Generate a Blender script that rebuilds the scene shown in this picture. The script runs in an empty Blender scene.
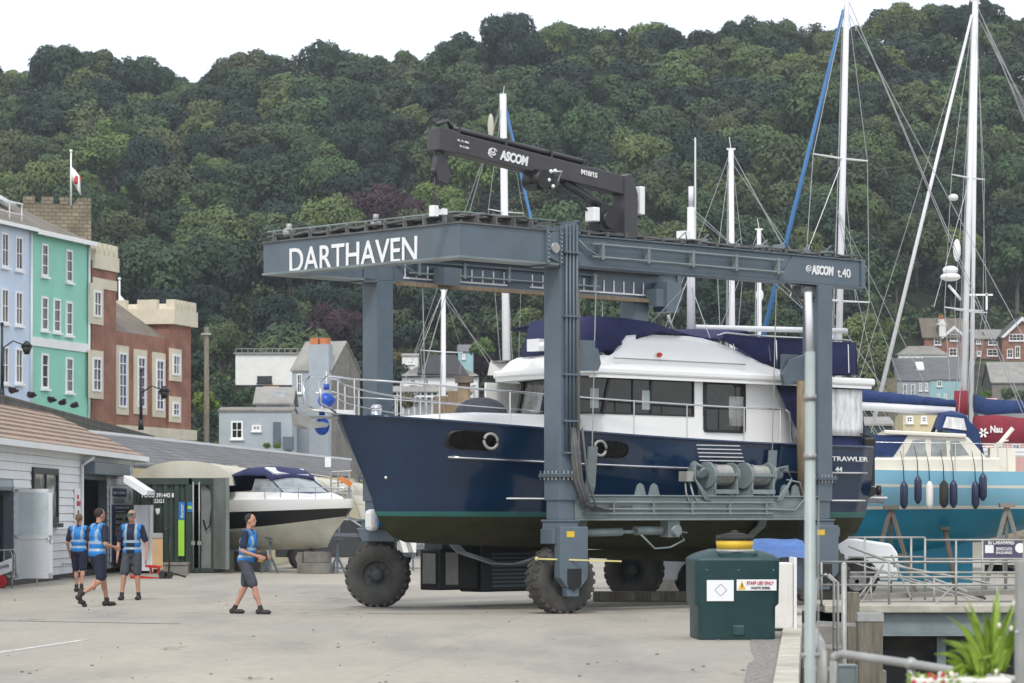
import bpy, bmesh, math, random
import numpy as np
from mathutils import Vector, Matrix, noise
PI = math.pi
sc = bpy.context.scene
# ---------------------------------------------------------------- camera, world, sun, exposure
F = 2965.0; EYE = 1.75; HY = 512.0
cd = bpy.data.cameras.new('camera'); cam = bpy.data.objects.new('camera', cd)
sc.collection.objects.link(cam); sc.camera = cam
cd.sensor_width = 36; cd.lens = 36*F/1024; cd.shift_y = (HY-341.5)/1024
cd.clip_start = .5; cd.clip_end = 4000
cd.dof.use_dof = True; cd.dof.focus_distance = 53; cd.dof.aperture_fstop = 5.6
cam.location = (0, 0, EYE); cam.rotation_euler = (PI/2, 0, 0)
SUN_EL = math.radians(52); SUN_AZ = math.radians(188)      # compass: from +Y, clockwise
w = bpy.data.worlds.new('World'); sc.world = w; w.use_nodes = True
nt = w.node_tree; nt.nodes.clear()
out = nt.nodes.new('ShaderNodeOutputWorld'); add = nt.nodes.new('ShaderNodeAddShader')
b1 = nt.nodes.new('ShaderNodeBackground'); b2 = nt.nodes.new('ShaderNodeBackground')
sky = nt.nodes.new('ShaderNodeTexSky'); sky.sky_type = 'NISHITA'; sky.sun_disc = False
sky.sun_elevation = SUN_EL; sky.sun_rotation = SUN_AZ
b1.inputs[1].default_value = .05
tc = nt.nodes.new('ShaderNodeTexCoord'); nz = nt.nodes.new('ShaderNodeTexNoise'); cr = nt.nodes.new('ShaderNodeValToRGB')
nz.inputs['Scale'].default_value = 2.2; nz.inputs['Detail'].default_value = 5
cr.color_ramp.elements[0].position = .3; cr.color_ramp.elements[0].color = (.86, .88, .92, 1)
cr.color_ramp.elements[1].position = .6; cr.color_ramp.elements[1].color = (1, 1, 1, 1)
b2.inputs[1].default_value = .86
nt.links.new(sky.outputs[0], b1.inputs[0]); nt.links.new(tc.outputs['Generated'], nz.inputs['Vector'])
nt.links.new(nz.outputs['Fac'], cr.inputs[0]); nt.links.new(cr.outputs[0], b2.inputs[0])
nt.links.new(b1.outputs[0], add.inputs[0]); nt.links.new(b2.outputs[0], add.inputs[1]); nt.links.new(add.outputs[0], out.inputs[0])
sd = bpy.data.lights.new('sun', 'SUN'); sd.energy = 1.7; sd.angle = math.radians(12); sd.color = (1, .95, .87)
so = bpy.data.objects.new('sun', sd); sc.collection.objects.link(so)
sv = Vector((math.sin(SUN_AZ)*math.cos(SUN_EL), math.cos(SUN_AZ)*math.cos(SUN_EL), math.sin(SUN_EL)))
so.rotation_euler = sv.to_track_quat('Z', 'Y').to_euler()
sc.view_settings.view_transform = 'Standard'; sc.view_settings.look = 'None'
sc.view_settings.exposure = .33; sc.view_settings.gamma = 1; sc.view_settings.use_curve_mapping = False
sc.render.engine = 'CYCLES'
# ---------------------------------------------------------------- materials
M = {}
def mat(name, col, rough=.6, metal=0, var=.12, scale=2.5, bump=0, stain=0, stretch=(1, 1, 1), coat=0, spec=.5, alpha=1, trans=0):
    m = bpy.data.materials.new(name); m.use_nodes = True; n = m.node_tree; L = n.links.new
    p = n.nodes['Principled BSDF']; tc = n.nodes.new('ShaderNodeTexCoord'); mp = n.nodes.new('ShaderNodeMapping')
    mp.inputs['Scale'].default_value = stretch; L(tc.outputs['Object'], mp.inputs[0])
    a = n.nodes.new('ShaderNodeTexNoise'); a.inputs['Scale'].default_value = scale; a.inputs['Detail'].default_value = 6; a.inputs['Roughness'].default_value = .65
    L(mp.outputs[0], a.inputs['Vector'])
    r = n.nodes.new('ShaderNodeValToRGB'); e = r.color_ramp.elements
    e[0].position = .3; e[1].position = .7
    e[0].color = (*[c*(1-var) for c in col], 1); e[1].color = (*[min(1, c*(1+var)) for c in col], 1)
    L(a.outputs['Fac'], r.inputs[0]); colout = r.outputs[0]
    if stain:
        b = n.nodes.new('ShaderNodeTexNoise'); b.inputs['Scale'].default_value = scale*.45; b.inputs['Detail'].default_value = 8
        mp2 = n.nodes.new('ShaderNodeMapping'); mp2.inputs['Scale'].default_value = (1, 1, .25); mp2.inputs['Location'].default_value = (3, 7, 1)
        L(tc.outputs['Object'], mp2.inputs[0]); L(mp2.outputs[0], b.inputs['Vector'])
        q = n.nodes.new('ShaderNodeValToRGB'); q.color_ramp.elements[0].position = .52; q.color_ramp.elements[1].position = .72
        q.color_ramp.elements[0].color = (0, 0, 0, 1); q.color_ramp.elements[1].color = (stain, stain, stain, 1)
        L(b.outputs['Fac'], q.inputs[0])
        mx = n.nodes.new('ShaderNodeMixRGB'); L(q.outputs[0], mx.inputs[0]); L(colout, mx.inputs[1])
        mx.inputs[2].default_value = (col[0]*.45+.03, col[1]*.42+.025, col[2]*.38+.02, 1); colout = mx.outputs[0]
    L(colout, p.inputs['Base Color'])
    p.inputs['Roughness'].default_value = rough; p.inputs['Metallic'].default_value = metal
    p.inputs['Coat Weight'].default_value = coat; p.inputs['Coat Roughness'].default_value = .05; p.inputs['Specular IOR Level'].default_value = spec
    p.inputs['Alpha'].default_value = alpha; p.inputs['Transmission Weight'].default_value = trans
    if bump:
        bp = n.nodes.new('ShaderNodeBump'); bp.inputs['Strength'].default_value = bump; bp.inputs['Distance'].default_value = .05
        L(a.outputs['Fac'], bp.inputs['Height']); L(bp.outputs[0], p.inputs['Normal'])
    M[name] = m; return m
def brickmat(name, c1, c2, mortar, sx=.225, sz=.075, ms=.012, offset=.5):
    m = bpy.data.materials.new(name); m.use_nodes = True; n = m.node_tree; L = n.links.new; p = n.nodes['Principled BSDF']
    tc = n.nodes.new('ShaderNodeTexCoord'); sp = n.nodes.new('ShaderNodeSeparateXYZ'); cb = n.nodes.new('ShaderNodeCombineXYZ'); ad = n.nodes.new('ShaderNodeMath')
    L(tc.outputs['Object'], sp.inputs[0]); L(sp.outputs[0], ad.inputs[0]); L(sp.outputs[1], ad.inputs[1]); L(ad.outputs[0], cb.inputs[0]); L(sp.outputs[2], cb.inputs[1])
    b = n.nodes.new('ShaderNodeTexBrick'); L(cb.outputs[0], b.inputs['Vector']); b.offset = offset
    b.inputs['Scale'].default_value = 1; b.inputs['Brick Width'].default_value = sx; b.inputs['Row Height'].default_value = sz; b.inputs['Mortar Size'].default_value = ms
    b.inputs['Color1'].default_value = (*c1, 1); b.inputs['Color2'].default_value = (*c2, 1); b.inputs['Mortar'].default_value = (*mortar, 1)
    a = n.nodes.new('ShaderNodeTexNoise'); a.inputs['Scale'].default_value = .9; a.inputs['Detail'].default_value = 8; L(tc.outputs['Object'], a.inputs['Vector'])
    q = n.nodes.new('ShaderNodeValToRGB'); q.color_ramp.elements[0].position = .3; q.color_ramp.elements[1].position = .7
    q.color_ramp.elements[0].color = (.6, .6, .6, 1); q.color_ramp.elements[1].color = (1.15, 1.15, 1.15, 1); L(a.outputs['Fac'], q.inputs[0])
    mx = n.nodes.new('ShaderNodeMixRGB'); mx.blend_type = 'MULTIPLY'; mx.inputs[0].default_value = 1; L(b.outputs['Color'], mx.inputs[1]); L(q.outputs[0], mx.inputs[2])
    L(mx.outputs[0], p.inputs['Base Color']); p.inputs['Roughness'].default_value = .85
    M[name] = m; return m
mat('steel', (.092, .125, .155), .42, 0, .16, 1.2, .1, .55)
mat('steel_light', (.175, .215, .222), .5, 0, .2, 1.5, .1, .75)
mat('crane_paint', (.045, .043, .05), .45, 0, .2, 2, 0, .2)
mat('white_paint', (.78, .79, .8), .4, 0, .04, 1, 0, .08)
mat('gelcoat', (.82, .82, .81), .22, 0, .02, .6, 0, .05, coat=.4)
mat('hull_navy', (.008, .028, .07), .13, 0, .25, .5, 0, 0, coat=.25)
mat('hull_grey', (.05, .065, .09), .25, 0, .1, .7, 0, 0, coat=.3)
mat('boot_teal', (.03, .15, .14), .4, 0, .15, 2, 0, .3)
mat('antifoul', (.026, .028, .009), .8, 0, .45, 1.6, .3, .6, stretch=(1, 1, 2.5))
mat('navy_canvas', (.018, .023, .085), .85, 0, .25, 3, .3)
mat('blue_canvas', (.012, .036, .125), .8, 0, .3, 4, .4)
mat('tarp_blue', (.06, .14, .36), .6, 0, .3, 2.5, .6)
mat('rim_grey', (.045, .047, .048), .7, 0, .3, 4)
mat('bar_yellow', (.55, .5, .2), .6, 0, .1, 4)
mat('red_canvas', (.2, .018, .035), .8, 0, .2, 3, .3)
mat('glass_dark', (.012, .013, .015), .06, 0, .8, 1.3, 0, 0, spec=.5)
mat('port_glass', (.006, .006, .007), .25, 0, .6, 3, 0, 0, spec=.2)
mat('glass_light', (.22, .25, .26), .08, 0, .5, 1.5, 0, 0, spec=.8)
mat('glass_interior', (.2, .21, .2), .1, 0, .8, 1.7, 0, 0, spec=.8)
mat('clear_plastic', (.8, .83, .86), .12, 0, .5, 3.2, .9, stretch=(3, 3, .6))
mat('chrome', (.62, .63, .65), .22, 1, .05, 3)
mat('galv', (.34, .345, .33), .5, .35, .18, 5, 0, .35)
mat('white_tube', (.72, .73, .74), .35, 0, .06, 2)
mat('wire', (.4, .41, .42), .4, .5, .1, 3)
mat('mast_white', (.66, .67, .7), .35, 0, .05, 1, 0, .12)
mat('rubber', (.028, .028, .028), .85, 0, .35, 6, .2, .3)
mat('tyre_dusty', (.06, .058, .054), .9, 0, .4, 4, .2)
mat('black', (.012, .012, .013), .5, 0, .3, 3)
mat('hose', (.1, .1, .1), .55, 0, .3, 4)
mat('yellow', (.65, .42, .03), .5, 0, .08, 4)
mat('orange', (.6, .2, .05), .6, 0, .2, 4)
mat('red', (.5, .02, .02), .45, 0, .12, 3)
mat('wood', (.2, .15, .095), .8, 0, .35, 3, .3, .3, stretch=(6, 6, 1))
mat('wood_pile', (.17, .155, .12), .9, 0, .4, 3, .6, .6, stretch=(7, 7, .7))
mat('plywood', (.5, .33, .17), .7, 0, .15, 2)
mat('tank_green', (.011, .046, .05), .5, 0, .25, 2.5, .15, .4)
mat('cont_green', (.02, .038, .03), .55, 0, .25, 1.5, 0, .3)
mat('cont_grey', (.16, .18, .17), .55, 0, .25, 1.5, 0, .5)
mat('concrete_edge', (.42, .4, .34), .9, 0, .25, 3, .4, .4)
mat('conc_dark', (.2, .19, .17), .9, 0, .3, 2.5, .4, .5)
mat('car_grey', (.09, .1, .11), .25, .4, .1, 1, 0, 0, coat=.5)
mat('van_white', (.75, .77, .8), .3, 0, .04, 1, coat=.4)
mat('skin', (.42, .22, .15), .6, 0, .12, 9)
mat('hair_dark', (.03, .022, .018), .8, 0, .4, 30)
mat('hair_brown', (.13, .075, .04), .8, 0, .4, 30)
mat('vest_blue', (.015, .18, .52), .7, 0, .2, 7, .3)
mat('silver_band', (.25, .34, .42), .4, 0, .1, 9)
mat('navy_cloth', (.012, .017, .04), .85, 0, .35, 9, .3)
mat('short_grey', (.05, .055, .07), .85, 0, .3, 9, .3)
mat('shoe', (.025, .024, .024), .7, 0, .3, 12)
mat('lip', (.3, .1, .08), .6)
mat('eye', (.5, .5, .5), .3)
mat('wall_blue', (.56, .65, .8), .85, 0, .05, .8, 0, .08)
mat('wall_mint', (.27, .6, .48), .85, 0, .06, .8, 0, .15)
mat('wall_white', (.72, .72, .7), .85, 0, .07, 1, 0, .15)
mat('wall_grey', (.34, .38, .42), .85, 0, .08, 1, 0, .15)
mat('wall_pink', (.62, .36, .33), .85, 0, .08, 1, 0, .15)
mat('wall_aqua', (.32, .52, .55), .85, 0, .08, 1, 0, .2)
mat('wall_yellow', (.55, .48, .3), .85, 0, .08, 1)
mat('cream_stone', (.62, .57, .45), .85, 0, .1, 1.5, .2, .25)
mat('curtain', (.45, .46, .5), .9, 0, .3, 3)
mat('purple_curtain', (.06, .05, .22), .9, 0, .4, 3)
mat('wood_panel_white', (.68, .7, .72), .6, 0, .06, 1, 0, .12)
mat('wood_panel_grey', (.52, .54, .56), .6, 0, .06, 1, 0, .12)
mat('door_white', (.66, .69, .72), .35, 0, .03, 1)
mat('frosted', (.5, .56, .6), .35, 0, .25, 1.3)
mat('tarp_cream', (.5, .48, .4), .8, 0, .12, .8, .4, .8)
mat('sign_navy', (.06, .09, .2), .5, 0, .05, 2)
mat('sign_teal', (.35, .42, .44), .5, 0, .05, 2)
mat('sign_blue', (.01, .15, .42), .5, 0, .05, 2)
mat('sign_green', (.3, .6, .05), .5, 0, .05, 2)
mat('slate', (.13, .135, .145), .7, 0, .2, .6, .2, .3, stretch=(1, 6, 1))
mat('slate_brown', (.16, .14, .115), .8, 0, .25, 1, .3, .5)
mat('roof_rib', (.3, .22, .17), .8, 0, .22, 1.5, .2, .4)
mat('roof_dark', (.045, .045, .05), .8, 0, .2, 1, .2)
mat('roof_grey', (.26, .255, .24), .8, 0, .2, 1, .2, .4)
mat('terracotta', (.5, .17, .07), .8, 0, .2, 4)
mat('yacht_blue', (.23, .5, .66), .25, 0, .05, .6, coat=.3)
mat('yacht_teal', (.005, .2, .33), .5, 0, .15, .8, 0, .2)
mat('cream_gel', (.7, .68, .6), .3, 0, .05, .8)
mat('antifoul_pale', (.6, .6, .52), .6, 0, .14, 1, 0, .35)
mat('fender_blue', (.016, .022, .06), .35, 0, .1, 3)
mat('pole_paint', (.3, .35, .34), .4, 0, .12, 3, 0, .3)
mat('blue_sail', (.045, .15, .34), .7, 0, .12, 3)
mat('fender_royal', (.01, .07, .4), .35, 0, .1, 3)
mat('banner', (.075, .065, .13), .6, 0, .1, 3)
mat('leaf_bright', (.2, .31, .03), .5, 0, .35, 8)
mat('petal', (.75, .72, .62), .6, 0, .1, 8)
mat('petal_red', (.5, .03, .06), .6, 0, .1, 8)
mat('pot', (.7, .68, .64), .7, 0, .1, 3)
mat('water', (.02, .025, .022), .12, 0, .2, .5, .15)
mat('mud', (.03, .027, .02), .6, 0, .4, .8, .5)
mat('bark', (.13, .11, .09), .9, 0, .35, 2, .4)
mat('hill_soil', (.018, .028, .012), .95, 0, .4, .1)
mat('hill_grass', (.1, .12, .045), .95, 0, .35, .15)
brickmat('brick', (.34, .125, .075), (.25, .09, .06), (.3, .2, .15))
brickmat('brick_far', (.33, .14, .095), (.26, .11, .075), (.3, .2, .15))
brickmat('rubble', (.3, .26, .18), (.2, .175, .125), (.14, .12, .09), .45, .22, .03)
brickmat('wall_stone', (.14, .13, .105), (.09, .085, .07), (.06, .06, .05), .4, .18, .03)
brickmat('tile_slate', (.17, .17, .175), (.12, .125, .13), (.07, .07, .075), .3, .16, .015)
# slab concrete ground
def groundmat():
    m = bpy.data.materials.new('quay_concrete'); m.use_nodes = True; n = m.node_tree; L = n.links.new; p = n.nodes['Principled BSDF']
    tc = n.nodes.new('ShaderNodeTexCoord')
    def noise_(scale, loc, st, det=8):
        mp = n.nodes.new('ShaderNodeMapping'); mp.inputs['Scale'].default_value = st; mp.inputs['Location'].default_value = loc; mp.inputs['Rotation'].default_value = (0, 0, .12)
        a = n.nodes.new('ShaderNodeTexNoise'); a.inputs['Scale'].default_value = scale; a.inputs['Detail'].default_value = det; a.inputs['Roughness'].default_value = .62
        L(tc.outputs['Object'], mp.inputs[0]); L(mp.outputs[0], a.inputs['Vector']); return a.outputs['Fac']
    def ramp(src, a, b, ca, cb):
        r = n.nodes.new('ShaderNodeValToRGB'); e = r.color_ramp.elements; e[0].position = a; e[1].position = b; e[0].color = (*ca, 1); e[1].color = (*cb, 1); L(src, r.inputs[0]); return r.outputs[0]
    def mix(f, a, b, mode='MIX'):
        x = n.nodes.new('ShaderNodeMixRGB'); x.blend_type = mode
        if isinstance(f, float): x.inputs[0].default_value = f
        else: L(f, x.inputs[0])
        L(a, x.inputs[1]); L(b, x.inputs[2]); return x.outputs[0]
    base = ramp(noise_(.35, (0, 0, 0), (1, .35, 1)), .3, .7, (.3, .282, .246), (.385, .358, .3))
    fine = ramp(noise_(6, (3, 1, 0), (1, .6, 1)), .3, .7, (.88, .88, .88), (1.08, 1.07, 1.05))
    c = mix(1.0, base, fine, 'MULTIPLY')
    st = ramp(noise_(.5, (11, 5, 0), (.7, .16, 1)), .52, .68, (1, 1, 1), (.74, .76, .79)); c = mix(1.0, c, st, 'MULTIPLY')
    st2 = ramp(noise_(1.3, (31, 9, 0), (.8, .25, 1)), .62, .7, (1, 1, 1), (.68, .66, .63)); c = mix(1.0, c, st2, 'MULTIPLY'); st3 = ramp(noise_(.09, (5, 2, 0), (1, .5, 1)), .4, .62, (.9, .91, .93), (1.05, 1.03, 1)); c = mix(1.0, c, st3, 'MULTIPLY'); st4 = ramp(noise_(5, (8, 3, 0), (.8, .35, 1)), .7, .76, (1, 1, 1), (.6, .59, .57)); c = mix(1.0, c, st4, 'MULTIPLY')
    b = n.nodes.new('ShaderNodeTexBrick'); b.offset = 0; mp = n.nodes.new('ShaderNodeMapping'); mp.inputs['Rotation'].default_value = (0, 0, .09)
    L(tc.outputs['Object'], mp.inputs[0]); L(mp.outputs[0], b.inputs['Vector']); b.inputs['Scale'].default_value = 1
    b.inputs['Brick Width'].default_value = 4.3; b.inputs['Row Height'].default_value = 6.5; b.inputs['Mortar Size'].default_value = .012
    b.inputs['Color1'].default_value = (1, 1, 1, 1); b.inputs['Color2'].default_value = (.95, .95, .96, 1); b.inputs['Mortar'].default_value = (.84, .83, .82, 1)
    c = mix(1.0, c, b.outputs['Color'], 'MULTIPLY')
    L(c, p.inputs['Base Color']); p.inputs['Roughness'].default_value = .88
    bp = n.nodes.new('ShaderNodeBump'); bp.inputs['Strength'].default_value = .25; bp.inputs['Distance'].default_value = .02
    L(noise_(9, (1, 2, 0), (1, 1, 1)), bp.inputs['Height']); L(bp.outputs[0], p.inputs['Normal']); M['quay_concrete'] = m
groundmat()
# foliage: shade per tree (object random or mesh attribute 'tint') and small clump variation
def leafmat(name, stops, hue=0):
    m = bpy.data.materials.new(name); m.use_nodes = True; n = m.node_tree; L = n.links.new; p = n.nodes['Principled BSDF']
    oi = n.nodes.new('ShaderNodeObjectInfo'); at = n.nodes.new('ShaderNodeAttribute'); at.attribute_name = 'tint'
    ad = n.nodes.new('ShaderNodeMath'); L(oi.outputs['Random'], ad.inputs[0]); L(at.outputs['Fac'], ad.inputs[1])
    fr = n.nodes.new('ShaderNodeMath'); fr.operation = 'FRACT'; L(ad.outputs[0], fr.inputs[0])
    r = n.nodes.new('ShaderNodeValToRGB'); el = r.color_ramp.elements
    while len(el) < len(stops): el.new(.5)
    for i, (ps, c) in enumerate(stops): el[i].position = ps; el[i].color = (*c, 1)
    L(fr.outputs[0], r.inputs[0])
    lt = n.nodes.new('ShaderNodeAttribute'); lt.attribute_name = 'leaf'
    r2 = n.nodes.new('ShaderNodeValToRGB'); r2.color_ramp.elements[0].color = (.5, .54, .6, 1); r2.color_ramp.elements[1].color = (1.5, 1.5, 1.35, 1); L(lt.outputs['Fac'], r2.inputs[0])
    mx = n.nodes.new('ShaderNodeMixRGB'); mx.blend_type = 'MULTIPLY'; mx.inputs[0].default_value = 1; L(r.outputs[0], mx.inputs[1]); L(r2.outputs[0], mx.inputs[2])
    L(mx.outputs[0], p.inputs['Base Color']); p.inputs['Roughness'].default_value = .7; p.inputs['Specular IOR Level'].default_value = .25
    M[name] = m
leafmat('leaf', [(0, (.012, .026, .02)), (.2, (.02, .04, .024)), (.38, (.036, .062, .03)), (.52, (.066, .088, .036)), (.66, (.045, .084, .036)), (.8, (.1, .135, .046)), (.9, (.072, .082, .036)), (1, (.02, .04, .03))])
leafmat('leaf_light', [(0, (.07, .12, .03)), (.5, (.11, .155, .035)), (1, (.08, .12, .04))])
leafmat('leaf_purple', [(0, (.03, .014, .022)), (1, (.045, .02, .03))])
leafmat('leaf_brown', [(0, (.11, .095, .035)), (1, (.14, .12, .05))])
# ---------------------------------------------------------------- helpers
COL = sc.collection
def tag(o, label=None, cat=None, group=None, kind=None):
    if label: o['label'] = label
    if cat: o['category'] = cat
    if group: o['group'] = group
    if kind: o['kind'] = kind
    return o
def empty(name, loc=(0, 0, 0), rz=0, label=None, cat=None, group=None):
    o = bpy.data.objects.new(name, None); COL.objects.link(o); o.location = loc; o.rotation_euler = (0, 0, rz)
    o.empty_display_size = .2; return tag(o, label, cat, group)
class MB:
    def __init__(s): s.b = bmesh.new(); s.mi = 0
    def verts(s, pts): return [s.b.verts.new(p) for p in pts]
    def face(s, vs):
        try:
            f = s.b.faces.new(vs); f.material_index = s.mi; return f
        except ValueError: return None
    def poly(s, pts): s.face(s.verts(pts)); return s
    def hull6(s, v):
        for q in ((0, 3, 2, 1), (4, 5, 6, 7), (0, 1, 5, 4), (1, 2, 6, 5), (2, 3, 7, 6), (3, 0, 4, 7)): s.face([v[i] for i in q])
    def box(s, x0, x1, y0, y1, z0, z1):
        s.hull6(s.verts([(x0, y0, z0), (x1, y0, z0), (x1, y1, z0), (x0, y1, z0), (x0, y0, z1), (x1, y0, z1), (x1, y1, z1), (x0, y1, z1)])); return s
    def bar(s, p, q, w, h=None, up=(0, 0, 1)):
        p, q = Vector(p), Vector(q); h = h or w; d = (q-p).normalized(); u = Vector(up)
        if abs(d.dot(u)) > .98: u = Vector((1, 0, 0))
        a = d.cross(u).normalized()*w/2; b = a.cross(d).normalized()*h/2
        s.hull6(s.verts([p-a-b, p+a-b, q+a-b, q-a-b, p-a+b, p+a+b, q+a+b, q-a+b])); return s
    def cone(s, p, q, r1, r2=None, n=12, cap=True):
        p, q = Vector(p), Vector(q); r2 = r1 if r2 is None else r2; d = (q-p).normalized(); u = Vector((0, 0, 1)) if abs(d.z) < .95 else Vector((1, 0, 0))
        a = d.cross(u).normalized(); b = a.cross(d).normalized()
        A = s.verts([p+(a*math.cos(2*PI*i/n)+b*math.sin(2*PI*i/n))*r1 for i in range(n)])
        B = s.verts([q+(a*math.cos(2*PI*i/n)+b*math.sin(2*PI*i/n))*r2 for i in range(n)])
        for i in range(n):
            f = s.face([A[i], B[i], B[(i+1) % n], A[(i+1) % n]])
            if f and n > 6: f.smooth = True
        if cap: s.face(A); s.face(B[::-1])
        return s
    def tube(s, pts, r, n=6):
        pts = [Vector(p) for p in pts]; rings = []
        for i, p in enumerate(pts):
            d = (pts[min(i+1, len(pts)-1)]-pts[max(i-1, 0)]).normalized(); u = Vector((0, 0, 1)) if abs(d.z) < .95 else Vector((1, 0, 0))
            a = d.cross(u).normalized(); b = a.cross(d).normalized(); rr = r[i] if isinstance(r, (list, tuple)) else r
            rings.append(s.verts([p+(a*math.cos(2*PI*k/n)+b*math.sin(2*PI*k/n))*rr for k in range(n)]))
        for A, B in zip(rings, rings[1:]):
            for k in range(n):
                f = s.face([A[k], B[k], B[(k+1) % n], A[(k+1) % n]])
                if f: f.smooth = True
        s.face(rings[0]); s.face(rings[-1][::-1]); return s
    def ell(s, c, rx, ry=None, rz=None, u=16, v=10, rot=None):
        ry = rx if ry is None else ry; rz = rx if rz is None else rz
        m = Matrix.Translation(c) @ (rot.to_4x4() if rot else Matrix.Identity(4)) @ Matrix.Diagonal((rx, ry, rz, 1))
        g = bmesh.ops.create_uvsphere(s.b, u_segments=u, v_segments=v, radius=1, matrix=m)
        for x in g['verts']:
            for f in x.link_faces: f.smooth = True; f.material_index = s.mi
        return s
    def prism(s, pts, a, b, ax='y'):
        f = {'y': lambda p, t: (p[0], t, p[1]), 'z': lambda p, t: (p[0], p[1], t), 'x': lambda p, t: (t, p[0], p[1])}[ax]
        A = s.verts([f(p, a) for p in pts]); B = s.verts([f(p, b) for p in pts]); n = len(pts)
        s.face(A); s.face(B[::-1])
        for i in range(n): s.face([A[(i+1) % n], A[i], B[i], B[(i+1) % n]])
        return s
    def loft(s, rings, closed=False, smooth=True, cap=False):
        R = [s.verts(r) for r in rings]; n = len(R[0])
        for A, B in zip(R, R[1:]):
            for k in range(n if closed else n-1):
                f = s.face([A[k], A[(k+1) % n], B[(k+1) % n], B[k]])
                if f: f.smooth = smooth
        if cap: s.face(R[0]); s.face(R[-1][::-1])
        return R
    def build(s, name, m, parent=None, bevel=0, loc=None, rot=None, fix=True, label=None, merge=False):
        if merge: bmesh.ops.remove_doubles(s.b, verts=s.b.verts, dist=.0005)
        if fix: bmesh.ops.recalc_face_normals(s.b, faces=s.b.faces)
        me = bpy.data.meshes.new(name); s.b.to_mesh(me); s.b.free()
        for x in (m if isinstance(m, (list, tuple)) else [m]): me.materials.append(M[x])
        o = bpy.data.objects.new(name, me); COL.objects.link(o)
        if parent: o.parent = parent
        if loc: o.location = loc
        if rot: o.rotation_euler = rot
        if bevel:
            q = o.modifiers.new('bevel', 'BEVEL'); q.width = bevel; q.segments = 2; q.limit_method = 'ANGLE'
        if label: o['label'] = label
        return o
def copytree(o, parent=None):
    c = o.copy(); COL.objects.link(c); c.parent = parent
    for ch in list(o.children): copytree(ch, c)
    return c
def W(px, py, Y): return Vector(((px-512)/F*Y, Y, EYE+(HY-py)*Y/F))
def WX(px, Y): return (px-512)/F*Y
def WZ(py, Y): return EYE+(HY-py)*Y/F
class FR:                                                         # a frame on the ground: origin + heading of its x axis
    def __init__(s, ox, oy, a): s.o = (ox, oy); s.a = a; s.c = math.cos(a); s.s = math.sin(a)
    def loc(s, px, py, yl=0):
        k = (px-512)/F; ox = s.o[0]-s.s*yl; oy = s.o[1]+s.c*yl; t = (k*oy-ox)/(s.c-k*s.s); Y = oy+s.s*t
        return t, EYE+(HY-py)*Y/F
    def x(s, px, yl=0): return s.loc(px, 0, yl)[0]
    def z(s, px, py, yl=0): return s.loc(px, py, yl)[1]
    def world(s, x, y, z=0): return Vector((s.o[0]+s.c*x-s.s*y, s.o[1]+s.s*x+s.c*y, z))
def textmesh(t, w, h, d=.01, bold=.0, shear=0, cx=False):
    cu = bpy.data.curves.new('t', 'FONT'); cu.body = t; cu.size = 1; cu.extrude = .02; cu.offset = bold; cu.shear = shear; cu.resolution_u = 4
    o = bpy.data.objects.new('t', cu); COL.objects.link(o)
    dg = bpy.context.evaluated_depsgraph_get(); me = bpy.data.meshes.new_from_object(o.evaluated_get(dg))
    bpy.data.objects.remove(o); bpy.data.curves.remove(cu)
    co = np.empty(len(me.vertices)*3, dtype=np.float32); me.vertices.foreach_get('co', co); co = co.reshape(-1, 3)
    mn, mx = co.min(0), co.max(0); co = (co-mn)/(mx-mn+1e-9)*np.array([w, h, d])
    if cx: co[:, 0] -= w/2
    me.vertices.foreach_set('co', co.ravel()); me.update(); return me
def text(name, t, w, h, m, parent, loc, rot=(PI/2, 0, 0), d=.012, bold=0, shear=0, cx=False):
    me = textmesh(t, w, h, d, bold, shear, cx); me.materials.clear(); me.materials.append(M[m])
    for p in me.polygons: p.material_index = 0
    o = bpy.data.objects.new(name, me); COL.objects.link(o); o.parent = parent; o.location = loc; o.rotation_euler = rot; return o
# ================================================================ SETTING
random.seed(4)
def EX(Y): return WX(797, 30.3)+(Y-30.3)*.1*(.985)          # east edge of the quay beside the dock slot
SLOT_Y = 52.5
m = MB()
# quay: left sheet, right sheet beyond the dock slot
L0 = [(-140, -20, 0), (EX(-20), -20, 0), (EX(SLOT_Y), SLOT_Y, 0), (140, SLOT_Y, 0), (140, 236, 0), (-140, 236, 0)]
m.poly([L0[0], L0[1], L0[2], (L0[2][0], 236, 0), L0[5]]); m.poly([L0[2], L0[3], L0[4], (L0[2][0], 236, 0)])
tag(m.build('ground', 'quay_concrete'), kind='structure')
m = MB(); m.poly([(EX(-20)-.1, -20, -2.6), (140, -20, -2.6), (140, 60, -2.6), (EX(60)-.1, 60, -2.6)])
tag(m.build('water', 'water', fix=False), kind='structure')
m = MB(); m.prism([(EX(-20), -20), (EX(SLOT_Y), SLOT_Y), (EX(SLOT_Y)-.4, SLOT_Y), (EX(-20)-.4, -20)], -2.7, -.15, 'z')
m.box(EX(SLOT_Y), 140, SLOT_Y+.05, SLOT_Y+.5, -2.7, -.32); m.box(EX(-20)-.4, 140, -20.4, -20.02, -2.7, -.004)
tag(m.build('dock_wall', 'conc_dark'), kind='structure')
# coping along the quay edge
m = MB()
y = 8.0; 
while y < SLOT_Y-.2:
    y2 = min(y+5.5, SLOT_Y-.1); a = random.uniform(-.012, .012)
    m.prism([(EX(y)-.24, y), (EX(y)+.03+a, y), (EX(y2)+.03+a, y2-.02), (EX(y2)-.24, y2-.02)], -.3, .05, 'z'); y = y2
tag(m.build('coping', 'concrete_edge', bevel=.015), kind='structure')
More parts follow.
